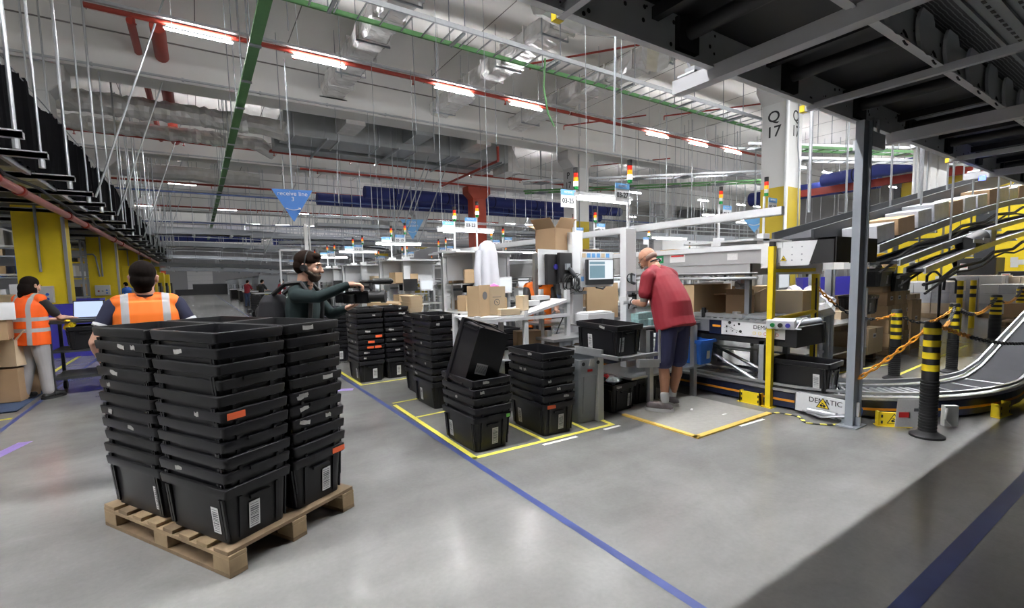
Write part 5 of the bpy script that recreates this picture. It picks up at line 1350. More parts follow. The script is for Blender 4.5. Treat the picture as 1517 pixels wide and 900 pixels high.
        part('sole', MB().prism(poly, 2, 0, .034), look.get('sole', M['sole']), t, smooth=True)
        if look.get('sock'): part('sock', limb(MB(), [an+V(0,0,.03), an+V(0,0,.10)], [.042*s_, .045*s_]), M['sock'], t, smooth=True)
    return t, P
def vest_material(name, base, xs, hw, zs):
    m = mat(name, base, .65, var=.10, scale=5, bump=.35, bscale=9); nt = m.node_tree; b = nt.nodes['Principled BSDF']
    src = b.inputs['Base Color'].links[0].from_socket; L = nt.links; N = nt.nodes
    tc = N.new('ShaderNodeTexCoord'); sp = N.new('ShaderNodeSeparateXYZ'); L.new(tc.outputs['Object'], sp.inputs[0])
    def math_(op, a, b_=None):
        n = N.new('ShaderNodeMath'); n.operation = op
        for i, v in enumerate((a, b_)):
            if v is None: continue
            if isinstance(v, (int, float)): n.inputs[i].default_value = v
            else: L.new(v, n.inputs[i])
        return n.outputs[0]
    ax = math_('ABSOLUTE', sp.outputs[0]); tot = None
    for x in xs:
        v = math_('LESS_THAN', math_('ABSOLUTE', math_('SUBTRACT', ax, x)), hw); tot = v if tot is None else math_('MAXIMUM', tot, v)
    for z in zs:
        v = math_('LESS_THAN', math_('ABSOLUTE', math_('SUBTRACT', sp.outputs[2], z)), hw); tot = v if tot is None else math_('MAXIMUM', tot, v)
    mx = N.new('ShaderNodeMix'); mx.data_type = 'RGBA'; L.new(tot, mx.inputs[0]); L.new(src, mx.inputs[6]); mx.inputs[7].default_value = (.40,.40,.41,1)
    L.new(mx.outputs[2], b.inputs['Base Color']); return m
def vest(t, pose, m, s_=1.0, drop=.10, vx=.008, w_=1.0, top_r=.066):
    H, W_, T, S, N = [Vector(pose[k]) for k in ('hip', 'waist', 'chest', 'shoulder', 'neck')]
    up = (S-H).normalized(); g = MB(); n_ = 22; loops = []
    secs = [(H-up*drop,.188,.150),(H,.190,.150),(W_,.182,.142),((W_+T)/2,.184,.142),(T,.192,.146),((T+S)/2,.192,.135),(S+up*.02,.155,.100)]
    P_ = [q[0] for q in secs]
    for i in range(len(secs)):
        tg = (P_[min(i+1,len(P_)-1)]-P_[max(i-1,0)]).normalized(); fx = Vector((1,0,0)); fy = tg.cross(fx).normalized(); rx = secs[i][1]*s_*w_; ry = secs[i][2]*s_
        loops.append([P_[i]+fx*rx*math.copysign(abs(math.cos(a))**.8, math.cos(a))+fy*ry*math.copysign(abs(math.sin(a))**.8, math.sin(a)) for a in [2*PI*k/n_ for k in range(n_)]])
    g.add([p for l in loops for p in l], [(i*n_+j, i*n_+(j+1)%n_, (i+1)*n_+(j+1)%n_, (i+1)*n_+j) for i in range(len(loops)-1) for j in range(n_)] + [tuple(range(n_))[::-1], tuple(range((len(loops)-1)*n_, len(loops)*n_))])
    for q in (-1, 1): cap(g, S+V(q*.06,0,.012)*s_, S+V(q*.150,-.005,.004)*s_, (top_r+.008)*s_, (top_r+.002)*s_); cap(g, N+V(q*.03,-.035,-.035), S+V(q*.09,0,.022)*s_, .045*s_, .062*s_)
    return skinned('safety_vest', g, m, t, vx, 5)

# --- man in maroon shirt, leaning over the bench
sA = 1.09
poseA = dict(hip=(0,-.02,1.02), waist=(0,.02,1.18), chest=(0,.10,1.38), shoulder=(0,.19,1.535), neck=(0,.25,1.60), head=(0,.37,1.705), head_rot=(-.72,0,.22),
  arms=[((-.21,.16,1.50),(-.275,.17,1.20),(-.16,.46,1.21)), ((.20,.19,1.50),(.25,.26,1.22),(.05,.47,1.17))],
  hands=[((.25,.9,.05),(-.45,0,1),(1,0,0),.45), ((-.5,.85,.0),(.3,0,1),(-1,0,0),.6)],
  legs=[((-.10,-.02,.96),(-.12,.02,.53),(-.15,-.03,.09),(-.55,.83,0)), ((.10,-.02,.96),(.12,.02,.53),(.13,.10,.09),(.10,1,0))])
lookA = dict(skin=M['skin2'], top=M['maroon'], bottom=M['navycloth'], bottom_name='shorts', leg_end=.92, shoe=M['shoe'], sock=True, gloves=M['glove'], sleeve=.60, sleeve_r=.078, fit=.012, belly=.03, hem=.10, loose=.05, hs=1.02, brow=M['beard'])
A, P = person('bald man in maroon T-shirt and navy shorts bending over the bench', (4.42, 3.42, .012), -.04, poseA, lookA, sA)
hr = Euler(poseA['head_rot']).to_matrix(); hs = sA*1.02
def hp(P, *pts): return [P(*p) for p in pts]
gl = MB()
for q in (-1, 1):
    gl.tube([P(q*.031+.024*math.cos(a), .094-.006*abs(math.cos(a)), .0+.017*math.sin(a)) for a in [2*PI*k/16 for k in range(16)]], .0026, n=6, closed=True)
    gl.tube([P(q*.056,.088,.004), P(q*.078,.05,.010), P(q*.086,-.01,.008)], .0026, n=6)
gl.tube([P(-.008,.098,.004), P(.008,.098,.004)], .0024, n=6)
part('glasses', gl, M['black'], A)
part('hair_stubble', sph(MB(), P(0,-.030,-.012), (.0775*hs,.086*hs,.045*hs), hr.to_euler(), 20, 12), mat('grey_stubble', (.33,.22,.18), .7, var=.15, scale=60), A, smooth=True)
part('beard', sph(MB(), P(0,.046,-.072), (.050*hs,.052*hs,.044*hs), hr.to_euler(), 16, 10), mat('grey_beard', (.25,.20,.18), .85, var=.3, scale=70, bump=.4), A, smooth=True)
part('lanyard', MB().tube([P(-.075,-.04,-.075), P(-.07,-.075,-.085), P(0,-.10,-.088), P(.07,-.075,-.085), P(.075,-.03,-.08)], .009, n=6), M['black'], A)
part('tattoo', limb(MB(), [Vector((-.245,.166,1.335)), Vector((-.268,.169,1.235))], [.0465*sA,.0405*sA]), M['tattoo'], A, smooth=True, label='grey ink tattoo on the left upper arm')
part('wrist_band', MB().cyl((-.180,.412,1.208),(-.171,.437,1.209),.036,n=14), M['black'], A, smooth=True)
solo('white_packet', MB().box(-.07,.07,-.05,.05,0,.035).box(-.07,-.02,-.05,.05,.035,.045), M['white'], 'white paper packet held in the gloved hands of the man in maroon', 'packet', loc=(4.26,3.97,1.235), rot=(0,0,.3))
# --- cameraman
poseB = dict(hip=(0,0,.97), waist=(0,0,1.12), chest=(0,.01,1.31), shoulder=(0,.02,1.455), neck=(0,.04,1.52), head=(0,.085,1.675), head_rot=(-.12,0,0),
  arms=[((-.18,.03,1.43),(-.22,.19,1.23),(-.06,.38,1.30)), ((.18,.03,1.43),(.26,.24,1.415),(.16,.47,1.515))],
  hands=[((.35,.8,.25),(0,.3,-1),(-1,0,.2),.25), ((-.2,1,-.05),(.1,.1,1),(-1,0,-.3),1.0)],
  legs=[((-.10,0,.92),(-.11,.02,.50),(-.12,-.04,.09),(-.15,1,0)), ((.10,0,.92),(.12,.03,.50),(.13,.02,.09),(.15,1,0))])
lookB = dict(skin=M['skin'], top=M['teal'], top_name='sweater', bottom=M['jeans'], shoe=M['black'], sole=M['black'], sleeve=1.92, fit=.010, hs=1.10, brow=M['hair2'])
B, P = person('bearded cameraman in a dark teal sweater aiming a video camera', (.76, 4.55, 0), -2.10, poseB, lookB, 1.02)
hb = MB(); rr = random.Random(2)
hs = 1.12
hrB = Euler(poseB['head_rot']).to_matrix().to_euler()
sph(hb, P(0,-.022,.052), (.083*hs,.100*hs,.080*hs), hrB, 18, 12); sph(hb, P(0,-.050,.005), (.078*hs,.072*hs,.075*hs), hrB, 18, 12)
sph(hb, P(0,.050,.088), (.060*hs,.036*hs,.028*hs), hrB); 
skinned('hair', hb, M['hair2'], B, .007, 2)
bb = MB(); sph(bb, P(0,.040,-.068), (.056*hs,.056*hs,.050*hs), hrB, 16, 10)
for q in (-1, 1): cap(bb, P(q*.062,.0,-.03), P(q*.045,.05,-.06), .018*hs, .022*hs)
skinned('beard', bb, M['beard'], B, .006, 3)
part('headphones', MB().tube([P(.088*math.sin(a)*1.08, -.005, .01+.118*math.cos(a)) for a in [-1.6+.2*k for k in range(17)]], .006, n=6).cyl(P(.083,-.006,-.01),P(.108,-.006,-.01),.030,n=16).cyl(P(-.083,-.006,-.01),P(-.108,-.006,-.01),.030,n=16), M['black'], B)
part('collar', MB().lathe([(.062,0),(.072,.0),(.070,.045),(.062,.045)], n=20, c=(0,.035,1.505)), M['teal'], B, smooth=True)
bp = thing('backpack', 'charcoal backpack worn by the bearded cameraman', 'backpack', (.76, 4.55, 0), -2.10)
g = MB(); loft(g, [rrect(.26,.20,.07,.96), rrect(.31,.25,.08,1.02), rrect(.30,.24,.08,1.25), rrect(.27,.19,.07,1.38), rrect(.20,.12,.05,1.44)]); g.v = [(x,y-.235,z) for x,y,z in g.v]; sph(g, (0,-.37,1.11), (.11,.05,.12)); sph(g, (0,-.35,1.28), (.10,.04,.07))
skinned('bag_body', g, M['backpack'], bp, .012, 4)
for q in (-1, 1): part('shoulder_strap', MB().tube([(q*.10,-.20,1.44),(q*.13,-.08,1.53),(q*.13,.05,1.54),(q*.14,.14,1.42),(q*.15,.12,1.2),(q*.16,-.08,1.05)], .020, n=8), M['black'], bp)
part('zip_buckle', MB().cbox((.10,-.405,1.30),(.05,.02,.03)).tube([(.03,-.41,1.30),(.06,-.42,1.27),(.12,-.41,1.27)], .006, n=5), M['black'], bp)
vc = thing('video_camera', 'black video camera with long furry microphone held by the cameraman', 'camera', (.76, 4.55, 0), -2.10)
part('camera_body', MB().cbox((.08,.52,1.40),(.10,.20,.11)).cbox((.08,.38,1.40),(.08,.10,.09)), M['blackgloss'], vc, bevel=.010)
part('lens', MB().cyl((.08,.61,1.40),(.08,.72,1.40),.045,n=20).cyl((.08,.72,1.40),(.08,.76,1.40),.055,n=20), M['black'], vc, smooth=True)
part('top_handle', MB().tube([(.08,.42,1.45),(.08,.44,1.495),(.08,.62,1.495),(.08,.64,1.45)], .014, n=8), M['black'], vc)
part('microphone', MB().cyl((.08,.60,1.525),(.08,.68,1.53),.014,n=12).lathe([(0,0),(.024,.01),(.028,.05),(.028,.16),(.020,.19),(0,.195)],n=14), M['black'], vc)
mo = [o for o in C.objects if o.parent == vc][-1]
D.objects.remove(mo)
m_ = MB().cyl((0,-.10,0),(0,0,0),.012,n=10).cyl((0,0,0),(0,.02,0),.012,r2=.026,n=14).cyl((0,.02,0),(0,.17,0),.027,n=14).cyl((0,.17,0),(0,.19,0),.027,r2=.012,n=14)
part('microphone', m_, M['black'], vc, loc=(.08,.64,1.535), smooth=True)
part('side_grip', MB().cbox((.15,.46,1.39),(.05,.10,.08)), M['black'], vc, bevel=.012)
part('viewfinder', MB().cyl((.08,.26,1.44),(.08,.34,1.44),.025,n=12).cbox((-.02,.52,1.45),(.06,.02,.05)), M['black'], vc)
# --- man in the orange vest behind the pallet
poseC = dict(hip=(0,0,.93), waist=(0,0,1.08), chest=(0,.0,1.26), shoulder=(0,.0,1.405), neck=(0,.0,1.46), head=(0,.02,1.60), head_rot=(-.06,0,-.15),
  arms=[((-.19,-.0,1.39),(-.315,-.05,1.14),(-.30,.18,.98)), ((.19,.0,1.39),(.30,-.05,1.15),(.24,.20,1.0))],
  hands=[((.1,1,-.2),(0,.2,1),(1,0,0),.9), ((-.1,1,-.2),(0,.2,1),(-1,0,0),.9)],
  legs=[((-.09,0,.88),(-.10,.03,.48),(-.11,-.03,.09),(-.1,1,0)), ((.09,0,.88),(.10,.06,.48),(.11,.12,.09),(.1,1,0))])
lookC = dict(skin=M['skin'], top=M['darknavy'], bottom=M['jeans'], shoe=M['black'], sleeve=.46, sleeve_r=.068, fit=.004, hs=1.06)
Cc, P = person('dark-haired man seen from behind in a bright orange vest beyond the pallet', (-.345, 4.62, 0), .06, poseC, lookC, 1.03)
vest(Cc, poseC, vest_material('hi_vis_vest_two_bands', (1.0,.19,.012), (.125,), .024, (.98,.86)), 1.05, w_=1.10)
hb = MB(); sph(hb, P(0,-.024,.040), (.086,.106,.096), None, 18, 12); sph(hb, P(0,-.052,-.02), (.078,.070,.078), None, 18, 12); sph(hb, P(0,-.05,-.075), (.058,.045,.045))
skinned('hair', hb, M['hair'], Cc, .007, 2)
for q in (-1, 1):
    a = Vector(poseC['arms'][0 if q < 0 else 1][0]); b_ = Vector(poseC['arms'][0 if q < 0 else 1][1]); c0 = a+(b_-a)*.52
    part('sleeve_cuff', MB().cyl(c0, c0+(b_-a).normalized()*.022, .070, n=18), M['white'], Cc, smooth=True)
part('vest_collar', MB().tube([(.062*math.cos(a), -.005+.062*math.sin(a), 1.478+.012*math.sin(a)) for a in [2*PI*k/18 for k in range(18)]], .008, n=6, closed=True), M['darknavy'], Cc)
# --- woman at the laptop
poseD = dict(hip=(0,0,.92), waist=(0,0,1.07), chest=(0,.01,1.24), shoulder=(0,.02,1.385), neck=(0,.03,1.44), head=(0,.06,1.57), head_rot=(-.30,0,-.1),
  arms=[((-.17,.02,1.36),(-.20,.18,1.10),(-.10,.42,1.08)), ((.17,.02,1.36),(.22,.20,1.12),(.12,.44,1.10))],
  hands=[((.1,1,-.1),(0,.2,1),(1,0,0),.4), ((-.1,1,-.1),(0,.2,1),(-1,0,0),.4)],
  legs=[((-.09,0,.87),(-.11,.01,.47),(-.16,-.04,.09),(-.25,1,0)), ((.09,0,.87),(.10,.03,.47),(.12,.03,.09),(.2,1,0))])
lookD = dict(skin=M['skin'], top=M['black'], bottom=M['greytrs'], shoe=M['black'], sole=M['black'], sleeve=.72, sleeve_r=.062, fit=.004, hs=1.02, leg_r=.014)
Dd, P = person('dark-haired woman in orange vest and light grey trousers typing at the laptop', (-1.95, 9.05, 0), -.62, poseD, lookD, 1.03)
vest(Dd, poseD, vest_material('hi_vis_vest_cross_bands', (1.0,.12,.006), (.115,), .026, (1.12,.97)), 1.06, .16)
hb = MB(); sph(hb, P(0,-.028,.035), (.090,.108,.095), None, 18, 12); sph(hb, P(0,-.055,-.05), (.092,.075,.10), None, 18, 12); sph(hb, P(.06,-.0,-.06), (.03,.04,.075)); sph(hb, P(-.06,-.0,-.06), (.03,.04,.075)); sph(hb, P(-.04,-.07,-.13), (.03,.03,.06))
skinned('hair', hb, M['hair'], Dd, .010, 2)
# --- further people, seen small
poseE = dict(hip=(0,0,.93), waist=(0,.01,1.08), chest=(0,.03,1.25), shoulder=(0,.05,1.39), neck=(0,.07,1.45), head=(0,.11,1.58), head_rot=(-.35,0,0),
  arms=[((-.17,.05,1.37),(-.22,.18,1.12),(-.12,.40,1.08)), ((.17,.05,1.37),(.22,.20,1.12),(.12,.42,1.08))],
  hands=[((.1,1,0),(0,.2,1),(1,0,0),.5), ((-.1,1,0),(0,.2,1),(-1,0,0),.5)],
  legs=[((-.09,0,.88),(-.10,.02,.47),(-.11,-.03,.09),(-.1,1,0)), ((.09,0,.88),(.10,.03,.47),(.11,.03,.09),(.1,1,0))])
def extra(label, x, y, rz, top, bottom, hairm=None, v_=None, s_=1.0, long_=False, voxel=.014):
    lk = dict(skin=M['skin'], top=M[top], bottom=M[bottom], shoe=M['black'], sole=M['black'], sleeve=.8, fit=.010, face=False)
    t, P_ = person(label, (x, y, 0), rz, poseE, lk, s_, hi=False)
    h_ = MB(); sph(h_, P_(0,-.022,.040), (.086,.104,.092)); sph(h_, P_(0,-.05,-.02), (.078,.070,.08))
    if long_: sph(h_, P_(0,-.07,-.16), (.085,.06,.18)); sph(h_, P_(.055,-.01,-.12), (.03,.04,.14)); sph(h_, P_(-.055,-.01,-.12), (.03,.04,.14))
    skinned('hair', h_, hairm or M['hair'], t, .012, 2)
    if v_: vest(t, poseE, M[v_], s_*1.04, vx=.014)
    return t
extra('woman with long auburn hair in an orange vest behind the black monitors', 4.05, 5.45, PI*.9, 'black', 'darknavy', mat('auburn_hair', (.10,.035,.012), .5, var=.5, scale=30), 'vest', 1.0, True)
extra('distant worker in a red shirt standing at the aisle edge', 2.55, 34.0, -.7, 'maroon', 'jeans')
extra('distant worker in black beside the one in the red shirt', 3.05, 31.0, -.9, 'black', 'jeans')
extra('distant worker in a dark red top leaning over a white table', 3.4, 26.0, -1.2, 'maroon', 'black')
extra('far worker in blue left of the aisle', -2.9, 30.0, .8, 'bluebox', 'jeans')
extra('worker in black between the packing stations of the far line', 10.2, 12.6, .6, 'black', 'jeans')
# ------------------------------------------------------------------ right side: cartons, pallets, chutes, incline conveyors
euro_pallet((9.05, 3.75, 0), .02, 'wooden pallet under the big pale cartons right of the yellow safety barrier', 1.0, 1.15)
euro_pallet((10.7, 3.75, 0), 0, 'dark wooden pallet beside the striped bollards, carrying printed cartons', 1.0, 1.1)
def cart(loc, dm, a, lb, m='card', lab=(0, .2), **k): return carton(loc, dm, a, lb, m, lab=lab, **k)
cart((8.72,3.45,.146),(.56,.5,.42),.02,'big pale carton, left in the lower row on the first pallet','card3',(.02,.30))
cart((9.34,3.42,.146),(.58,.5,.42),-.01,'big pale carton with two labels, right in the lower row on the first pallet','card3',(-.05,.30))
cart((8.72,4.0,.146),(.56,.5,.42),0,'big pale carton at the back left of the first pallet','card')
cart((9.34,4.0,.146),(.58,.5,.42),0,'big pale carton at the back right of the first pallet','card')
cart((8.75,3.62,.57),(.5,.5,.30),.03,'pale carton on the upper row of the first pallet, left','card3',(0,.15))
cart((9.36,3.60,.57),(.50,.5,.20),0,'flat pale carton under the black tote on the first pallet','card3',None)
tote((9.50,3.50,.775), PI/2, 'black tote with torn labels on top of the first carton pallet', None, labels=((3,.0),), scraps=((3,.12),(3,.0)))
for i in range(12):
    c_, r_ = i % 3, i//3
    cart((10.35+.37*c_, 3.42+.02*r_, .146+.245*r_),(.36,.34,.24),.02*(i % 2),'small brown carton, %s in the %s layer of the second pallet' % (['left','middle','right'][c_],['bottom','second','third','top'][r_]),'card2' if i % 4 == 1 else 'card',(.03,.13))
for i in range(3):
    cart((10.35+.37*i, 3.95, .146),(.36,.5,.9),0,'tall brown carton at the back of the second pallet, %s' % ['left','middle','right'][i],'card2',None)
cart((10.3,3.5,1.127),(.55,.30,.10),.05,'flat brown carton under the upper black tote','card',None)
tote((10.15,3.5,1.23), PI/2, 'black tote filled with papers on the second carton pallet, left one', None, labels=((3,.05),))
tote((10.75,3.45,1.13), PI/2-.1, 'black tote on the second carton pallet, right one', None, labels=((3,.0),))
solo('paper_heap', MB().tube([(math.cos(k*1.9)*.16,math.sin(k*2.3)*.09,.012*k) for k in range(9)],.035,n=6), M['sticker'], 'loose white and red papers heaped in the upper black tote', 'papers', loc=(10.15,3.5,1.50))
cart((11.35,3.45,.95),(.5,.4,.10),0,'flat carton lid stack right of the upper totes','card3',None)
cart((11.35,3.45,.0),(.5,.45,.94),0,'tall brown carton at the right end beside the second pallet','card',(0,.6))
# yellow barrel-like chute
t = thing('yellow_chute', 'tilted yellow tube chute above the carton pallets', 'chute', (13.75, 4.6, 1.52))
part('tube', MB().lathe([(.22,-.32),(.26,.30),(.25,.30),(.21,-.32)],n=22), M['yellow'], t, rot=(.0,-.75,.6), smooth=True)
part('opening', MB().cyl((0,0,-.31),(0,0,-.30),.20,n=20).cyl((0,0,.22),(0,0,.23),.24,n=20), M['card2'], t, rot=(.0,-.75,.6))
part('stand', MB().box(-.6,.6,-.05,.05,-.38,-.28).box(-.55,-.48,-.04,.04,-1.6,-.3).box(.4,.5,-.04,.04,-1.6,.9), M['yellow'], t)
for i, (x, y) in enumerate([(14.3, 6.35), (15.15, 6.2), (16.2, 6.0), (17.1, 5.9)]):
    t = thing('blue_bin', 'dark blue plastic bin behind the tall grey post, %s from the left' % ordn(i), 'bin', (x, y, .72), -.3)
    b = MB(); loft(b, [rrect(.60,.5,.05,0), rrect(.72,.60,.05,.62), rrect(.68,.56,.05,.62), rrect(.56,.46,.05,.03)]); part('shell', b, M['darkblue'], t)
solo('bin_table', MB().box(12.9,17.6,5.5,7.4,.66,.71).box(13,13.08,5.7,5.78,0,.66).box(16.8,16.9,5.7,5.8,0,.66).box(13,13.08,7.2,7.28,0,.66).box(16.8,16.9,7.2,7.3,0,.66), M['alu'], 'long metal table holding the dark blue bins', 'table')
# yellow sortation machine front in the distance
t = thing('yellow_enclosure', 'tall yellow panelled machine enclosure in the background at the right', 'enclosure', (27.2, 0, 0))
for i, (y0, y1) in enumerate([(7.0,8.5),(5.9,6.9),(2.4,5.3),(-1.4,2.1)]):
    p = part('panel', MB().box(0,.1,y0,y1,.68,4.4), M['yellow'], t)
    part('panel_seam', MB().box(-.01,0,y0,y1,2.75,2.84).box(-.01,0,(y0+y1)/2-.01,(y0+y1)/2+.01,.95,4.4), M['darkmetal'], p)
    st = MB(); rr = random.Random(i)
    for k in range(9): 
        yy = rr.uniform(y0+.5,y1-.6); zz = rr.uniform(1.2,1.7); st.box(-.012,-.002,yy,yy+.22,zz,zz+.20)
    o = part('posted_sheets', st, M['sticker'], p); o['kind'] = 'stuff'
part('frame_posts', MB().box(-.1,.15,8.5,8.75,0,5.2).box(-.1,.15,5.3,5.9,0,5.2).box(-.1,.15,2.1,2.4,0,5.2), M['darkmetal'], t)
part('base', MB().box(-.05,.1,-1.4,8.7,0,.66), M['black'], t)
part('upper_panel', MB().box(0,.1,-1.4,8.5,4.4,5.4), M['shaded_yellow'], t)
part('top_beam', MB().box(-.25,-.1,-2,14.5,5.4,5.75), M['red'], t)
for i, (y, z0, h_, l_) in enumerate([(5.65,1.0,.85,1.05),(4.35,.8,.55,1.4)]):
    t = thing('black_cabinet', ['black cabinet with white notices before the yellow enclosure','lower black cabinet at the right edge before the yellow enclosure'][i], 'cabinet', (24.5-i, y, 0))
    part('body', MB().box(-.6,.6,-l_,0,z0,z0+h_), M['black'], t, bevel=.02)
    part('legs', MB().box(-.5,-.4,-l_+.1,-l_+.2,0,z0).box(-.5,-.4,-.2,-.1,0,z0).box(-.62,-.5,-l_,0,z0-.12,z0), M['yellow'] if i == 0 else M['darkmetal'], t)
    part('notice', MB().box(-.61,-.6,-.30,-.08,z0+.6*h_-.15,z0+.6*h_+.15,M['sticker']).box(-.615,-.61,-.27,-.11,z0+.6*h_,z0+.6*h_+.12,M['redsign']), M['sticker'], t)
# film wrapped pallets
for i, (x, y, w_, d_, h_) in enumerate([(19.5,5.2,1.6,1.3,1.1),(21.2,4.6,1.3,1.6,1.25),(22.0,3.3,1.3,1.5,1.2),(20.2,3.5,1.2,1.2,1.0),(22.8,2.0,1.3,1.3,1.35),(18.6,6.4,1.2,1.2,1.0)]):
    t = thing('wrapped_pallet_load', 'film-wrapped pallet load in front of the yellow enclosure, %s by depth' % ordn(i), 'pallet load', (x, y, 0))
    rr = random.Random(i+5); b = MB()
    part('pallet', MB().box(-w_/2,w_/2,-d_/2,d_/2,.10,.14).box(-w_/2,w_/2,-d_/2,-d_/2+.1,0,.1).box(-w_/2,w_/2,d_/2-.1,d_/2,0,.1).box(-w_/2,-w_/2+.1,-d_/2,d_/2,0,.1), M['wood'], t)
    nx = 3
    for a in range(nx):
        for c_ in range(3):
            for e_ in range(3):
                hh = (h_-.14)/3; x0 = -w_/2+w_/nx*a; y0 = -d_/2+d_/3*c_
                if a in (0,) or c_ == 0 or e_ == 2:
                    part('carton', MB().box(x0+.01,x0+w_/nx-.01,y0+.01,y0+d_/3-.01,.14+hh*e_,.14+hh*(e_+1)-.01), M[rr.choice(['wrap','sticker','wrap','sticker','card3'])], t)
    vs = rrect(w_+.03,d_+.03,.06,.14); part('film', loft(MB(), [rrect(w_+.03,d_+.03,.06,.14), rrect(w_+.01,d_+.01,.06,h_+.01)]), mat('film_%d' % i, (.75,.76,.80), .15, var=.1, alpha=.16, bump=.8, bscale=7), t)
for i in range(4):
    cart((17.3+.0*i,2.9-.42*i,.25),(.42,.40,.34),0,'reddish brown carton on a low pallet at the right edge, %s from the left' % ordn(i),'card2',None)
euro_pallet((17.3,2.2,0),0,'low pallet with reddish cartons at the right edge',1.9,.9)
# pallet jack / black hoops
t = thing('hand_trolley', 'pair of black hoop handles standing on the wrapped load', 'trolley', (17.6, 4.7, 0))
part('frame', MB().tube([(0,-.2,0),(0,-.2,1.3),(0,-.1,1.42),(0,.0,1.42),(0,.1,1.3),(0,.1,.9)],.035,n=8).tube([(0,-.55,.8),(0,-.55,1.15),(0,-.5,1.2),(0,-.3,1.2),(0,-.28,.9)],.035,n=8), M['black'], t)
# rising conveyors behind the tall post
def incline(p0, p1, w_, label, top_guard=True, parcels=0, m='greymetal', seed=0, curve=.0, rh=.12):
    p0 = Vector(p0); p1 = Vector(p1); t = thing('incline_conveyor', label, 'conveyor', p0); v = p1-p0
    n = 14; path = [v*(k/n)+Vector((0, 0, curve*math.sin(PI*k/n))) for k in range(n+1)]
    part('bed', MB().strip(path, [(-w_/2,-.02),(w_/2,-.02),(w_/2,.03),(-w_/2,.03)]), M['belt'], t)
    for s in (-1, 1): part('side_rail', MB().strip(path, [(s*w_/2-.02,-rh),(s*w_/2+.02,-rh),(s*w_/2+.02,rh),(s*w_/2-.02,rh)]), M[m], t)
    if top_guard:
        part('dark_guard', MB().strip(path, [(w_/2,.55),(w_/2+.03,.55),(w_/2+.03,.85),(w_/2,.85)]).strip(path, [(-w_/2-.03,.55),(-w_/2,.55),(-w_/2,.85),(-w_/2-.03,.85)]), M['darkmetal'], t)
        for k in range(1, n, 2):
            p = path[k]; part('guard_post', MB().box(p.x-.02,p.x+.02,p.y-w_/2-.02,p.y-w_/2+.02,p.z,p.z+.8), M['galv'], t)
    part('underside_cables', MB().tube([p+Vector((0,-w_/2,-.22-.05*math.sin(k*2.1))) for k, p in enumerate(path)], .03, n=6).tube([p+Vector((0,-w_/2-.02,-.30-.06*math.cos(k*1.7))) for k, p in enumerate(path)], .02, n=6), M['black'], t)
    for k in (3, 7, 11):
        p = path[k]; part('hanger', MB().cyl((p.x,p.y+w_/2+.03,p.z-.1),(p.x,p.y+w_/2+.03,ZC-p0.z),.018,n=6).box(p.x-.03,p.x+.03,p.y-w_/2-.05,p.y+w_/2+.05,p.z-rh-.04,p.z-rh), M['galv'], t)
    rr = random.Random(seed); ang = -math.atan2(v.z, math.hypot(v.x, v.y)); hz = math.atan2(v.y, v.x)
    for k in range(parcels):
        f = (k+.6)/parcels; p = p0+v*f; L_ = rr.uniform(.65,.80)
        solo('parcel', MB().box(-L_/2,L_/2,-.24,.24,0,rr.uniform(.26,.34)), M[['wrap','card2','wrap','wrap','card2','bag'][k % 6]], 'parcel riding up the %s, %s from the bottom' % (label.split(',')[0], ordn(k)), 'parcel', group='parcels on the rising conveyors', loc=(p.x,p.y,p.z+.05+curve*math.sin(PI*f)), rot=(0,ang,hz), bevel=.01)
    return t
incline((7.9,3.85,2.02),(20.5,3.85,4.25),.60,'upper rising conveyor with dark sides',False,0,'darkmetal',3,0,.15)
incline((8.6,3.25,1.84),(19.5,3.2,3.42),.62,'parcel conveyor behind the tall post',False,13,'greymetal',4,.12,.06)
incline((9.0,3.0,1.63),(19.5,2.9,2.95),.40,'lower rising conveyor with cables',False,0,'galv',5,.08,.05)
incline((9.5,2.75,1.50),(19.5,2.6,2.62),.25,'thin rising rail before the yellow enclosure',False,0,'alu',6,.10,.05)
t = thing('drive_motor', 'dark cylindrical drive motor with white labels under the rising conveyor', 'motor', (12.4, 2.72, 2.02))
part('housing', MB().cyl((-.5,0,-.08),(.5,0,.10),.15,n=18), M['black'], t, smooth=True)
part('labels', MB().box(-.7,-.1,-.16,-.15,-.05,.02).box(-.1,.3,-.165,-.155,-.04,.06), M['sticker'], t)
part('gearbox', MB().box(.4,.75,-.16,.16,-.08,.22), M['greymetal'], t)
t = thing('hung_panel', 'white suspended service platform above the rising conveyors', 'platform', (15.2, 4.2, 4.15))
part('beam', MB().box(-1.0,1.4,-.1,.1,.2,.42), M['white'], t); part('panels', MB().box(-.8,-.1,0,.1,-.9,.2).box(.1,.5,0,.1,-.9,.2).box(.65,1.3,0,.1,-.9,.2), M['offwhite'], t)
part('rods', MB().cyl((-.8,0,.4),(-.8,0,4.6),.02,n=6).cyl((1.2,0,.4),(1.2,0,4.6),.02,n=6), M['galv'], t)
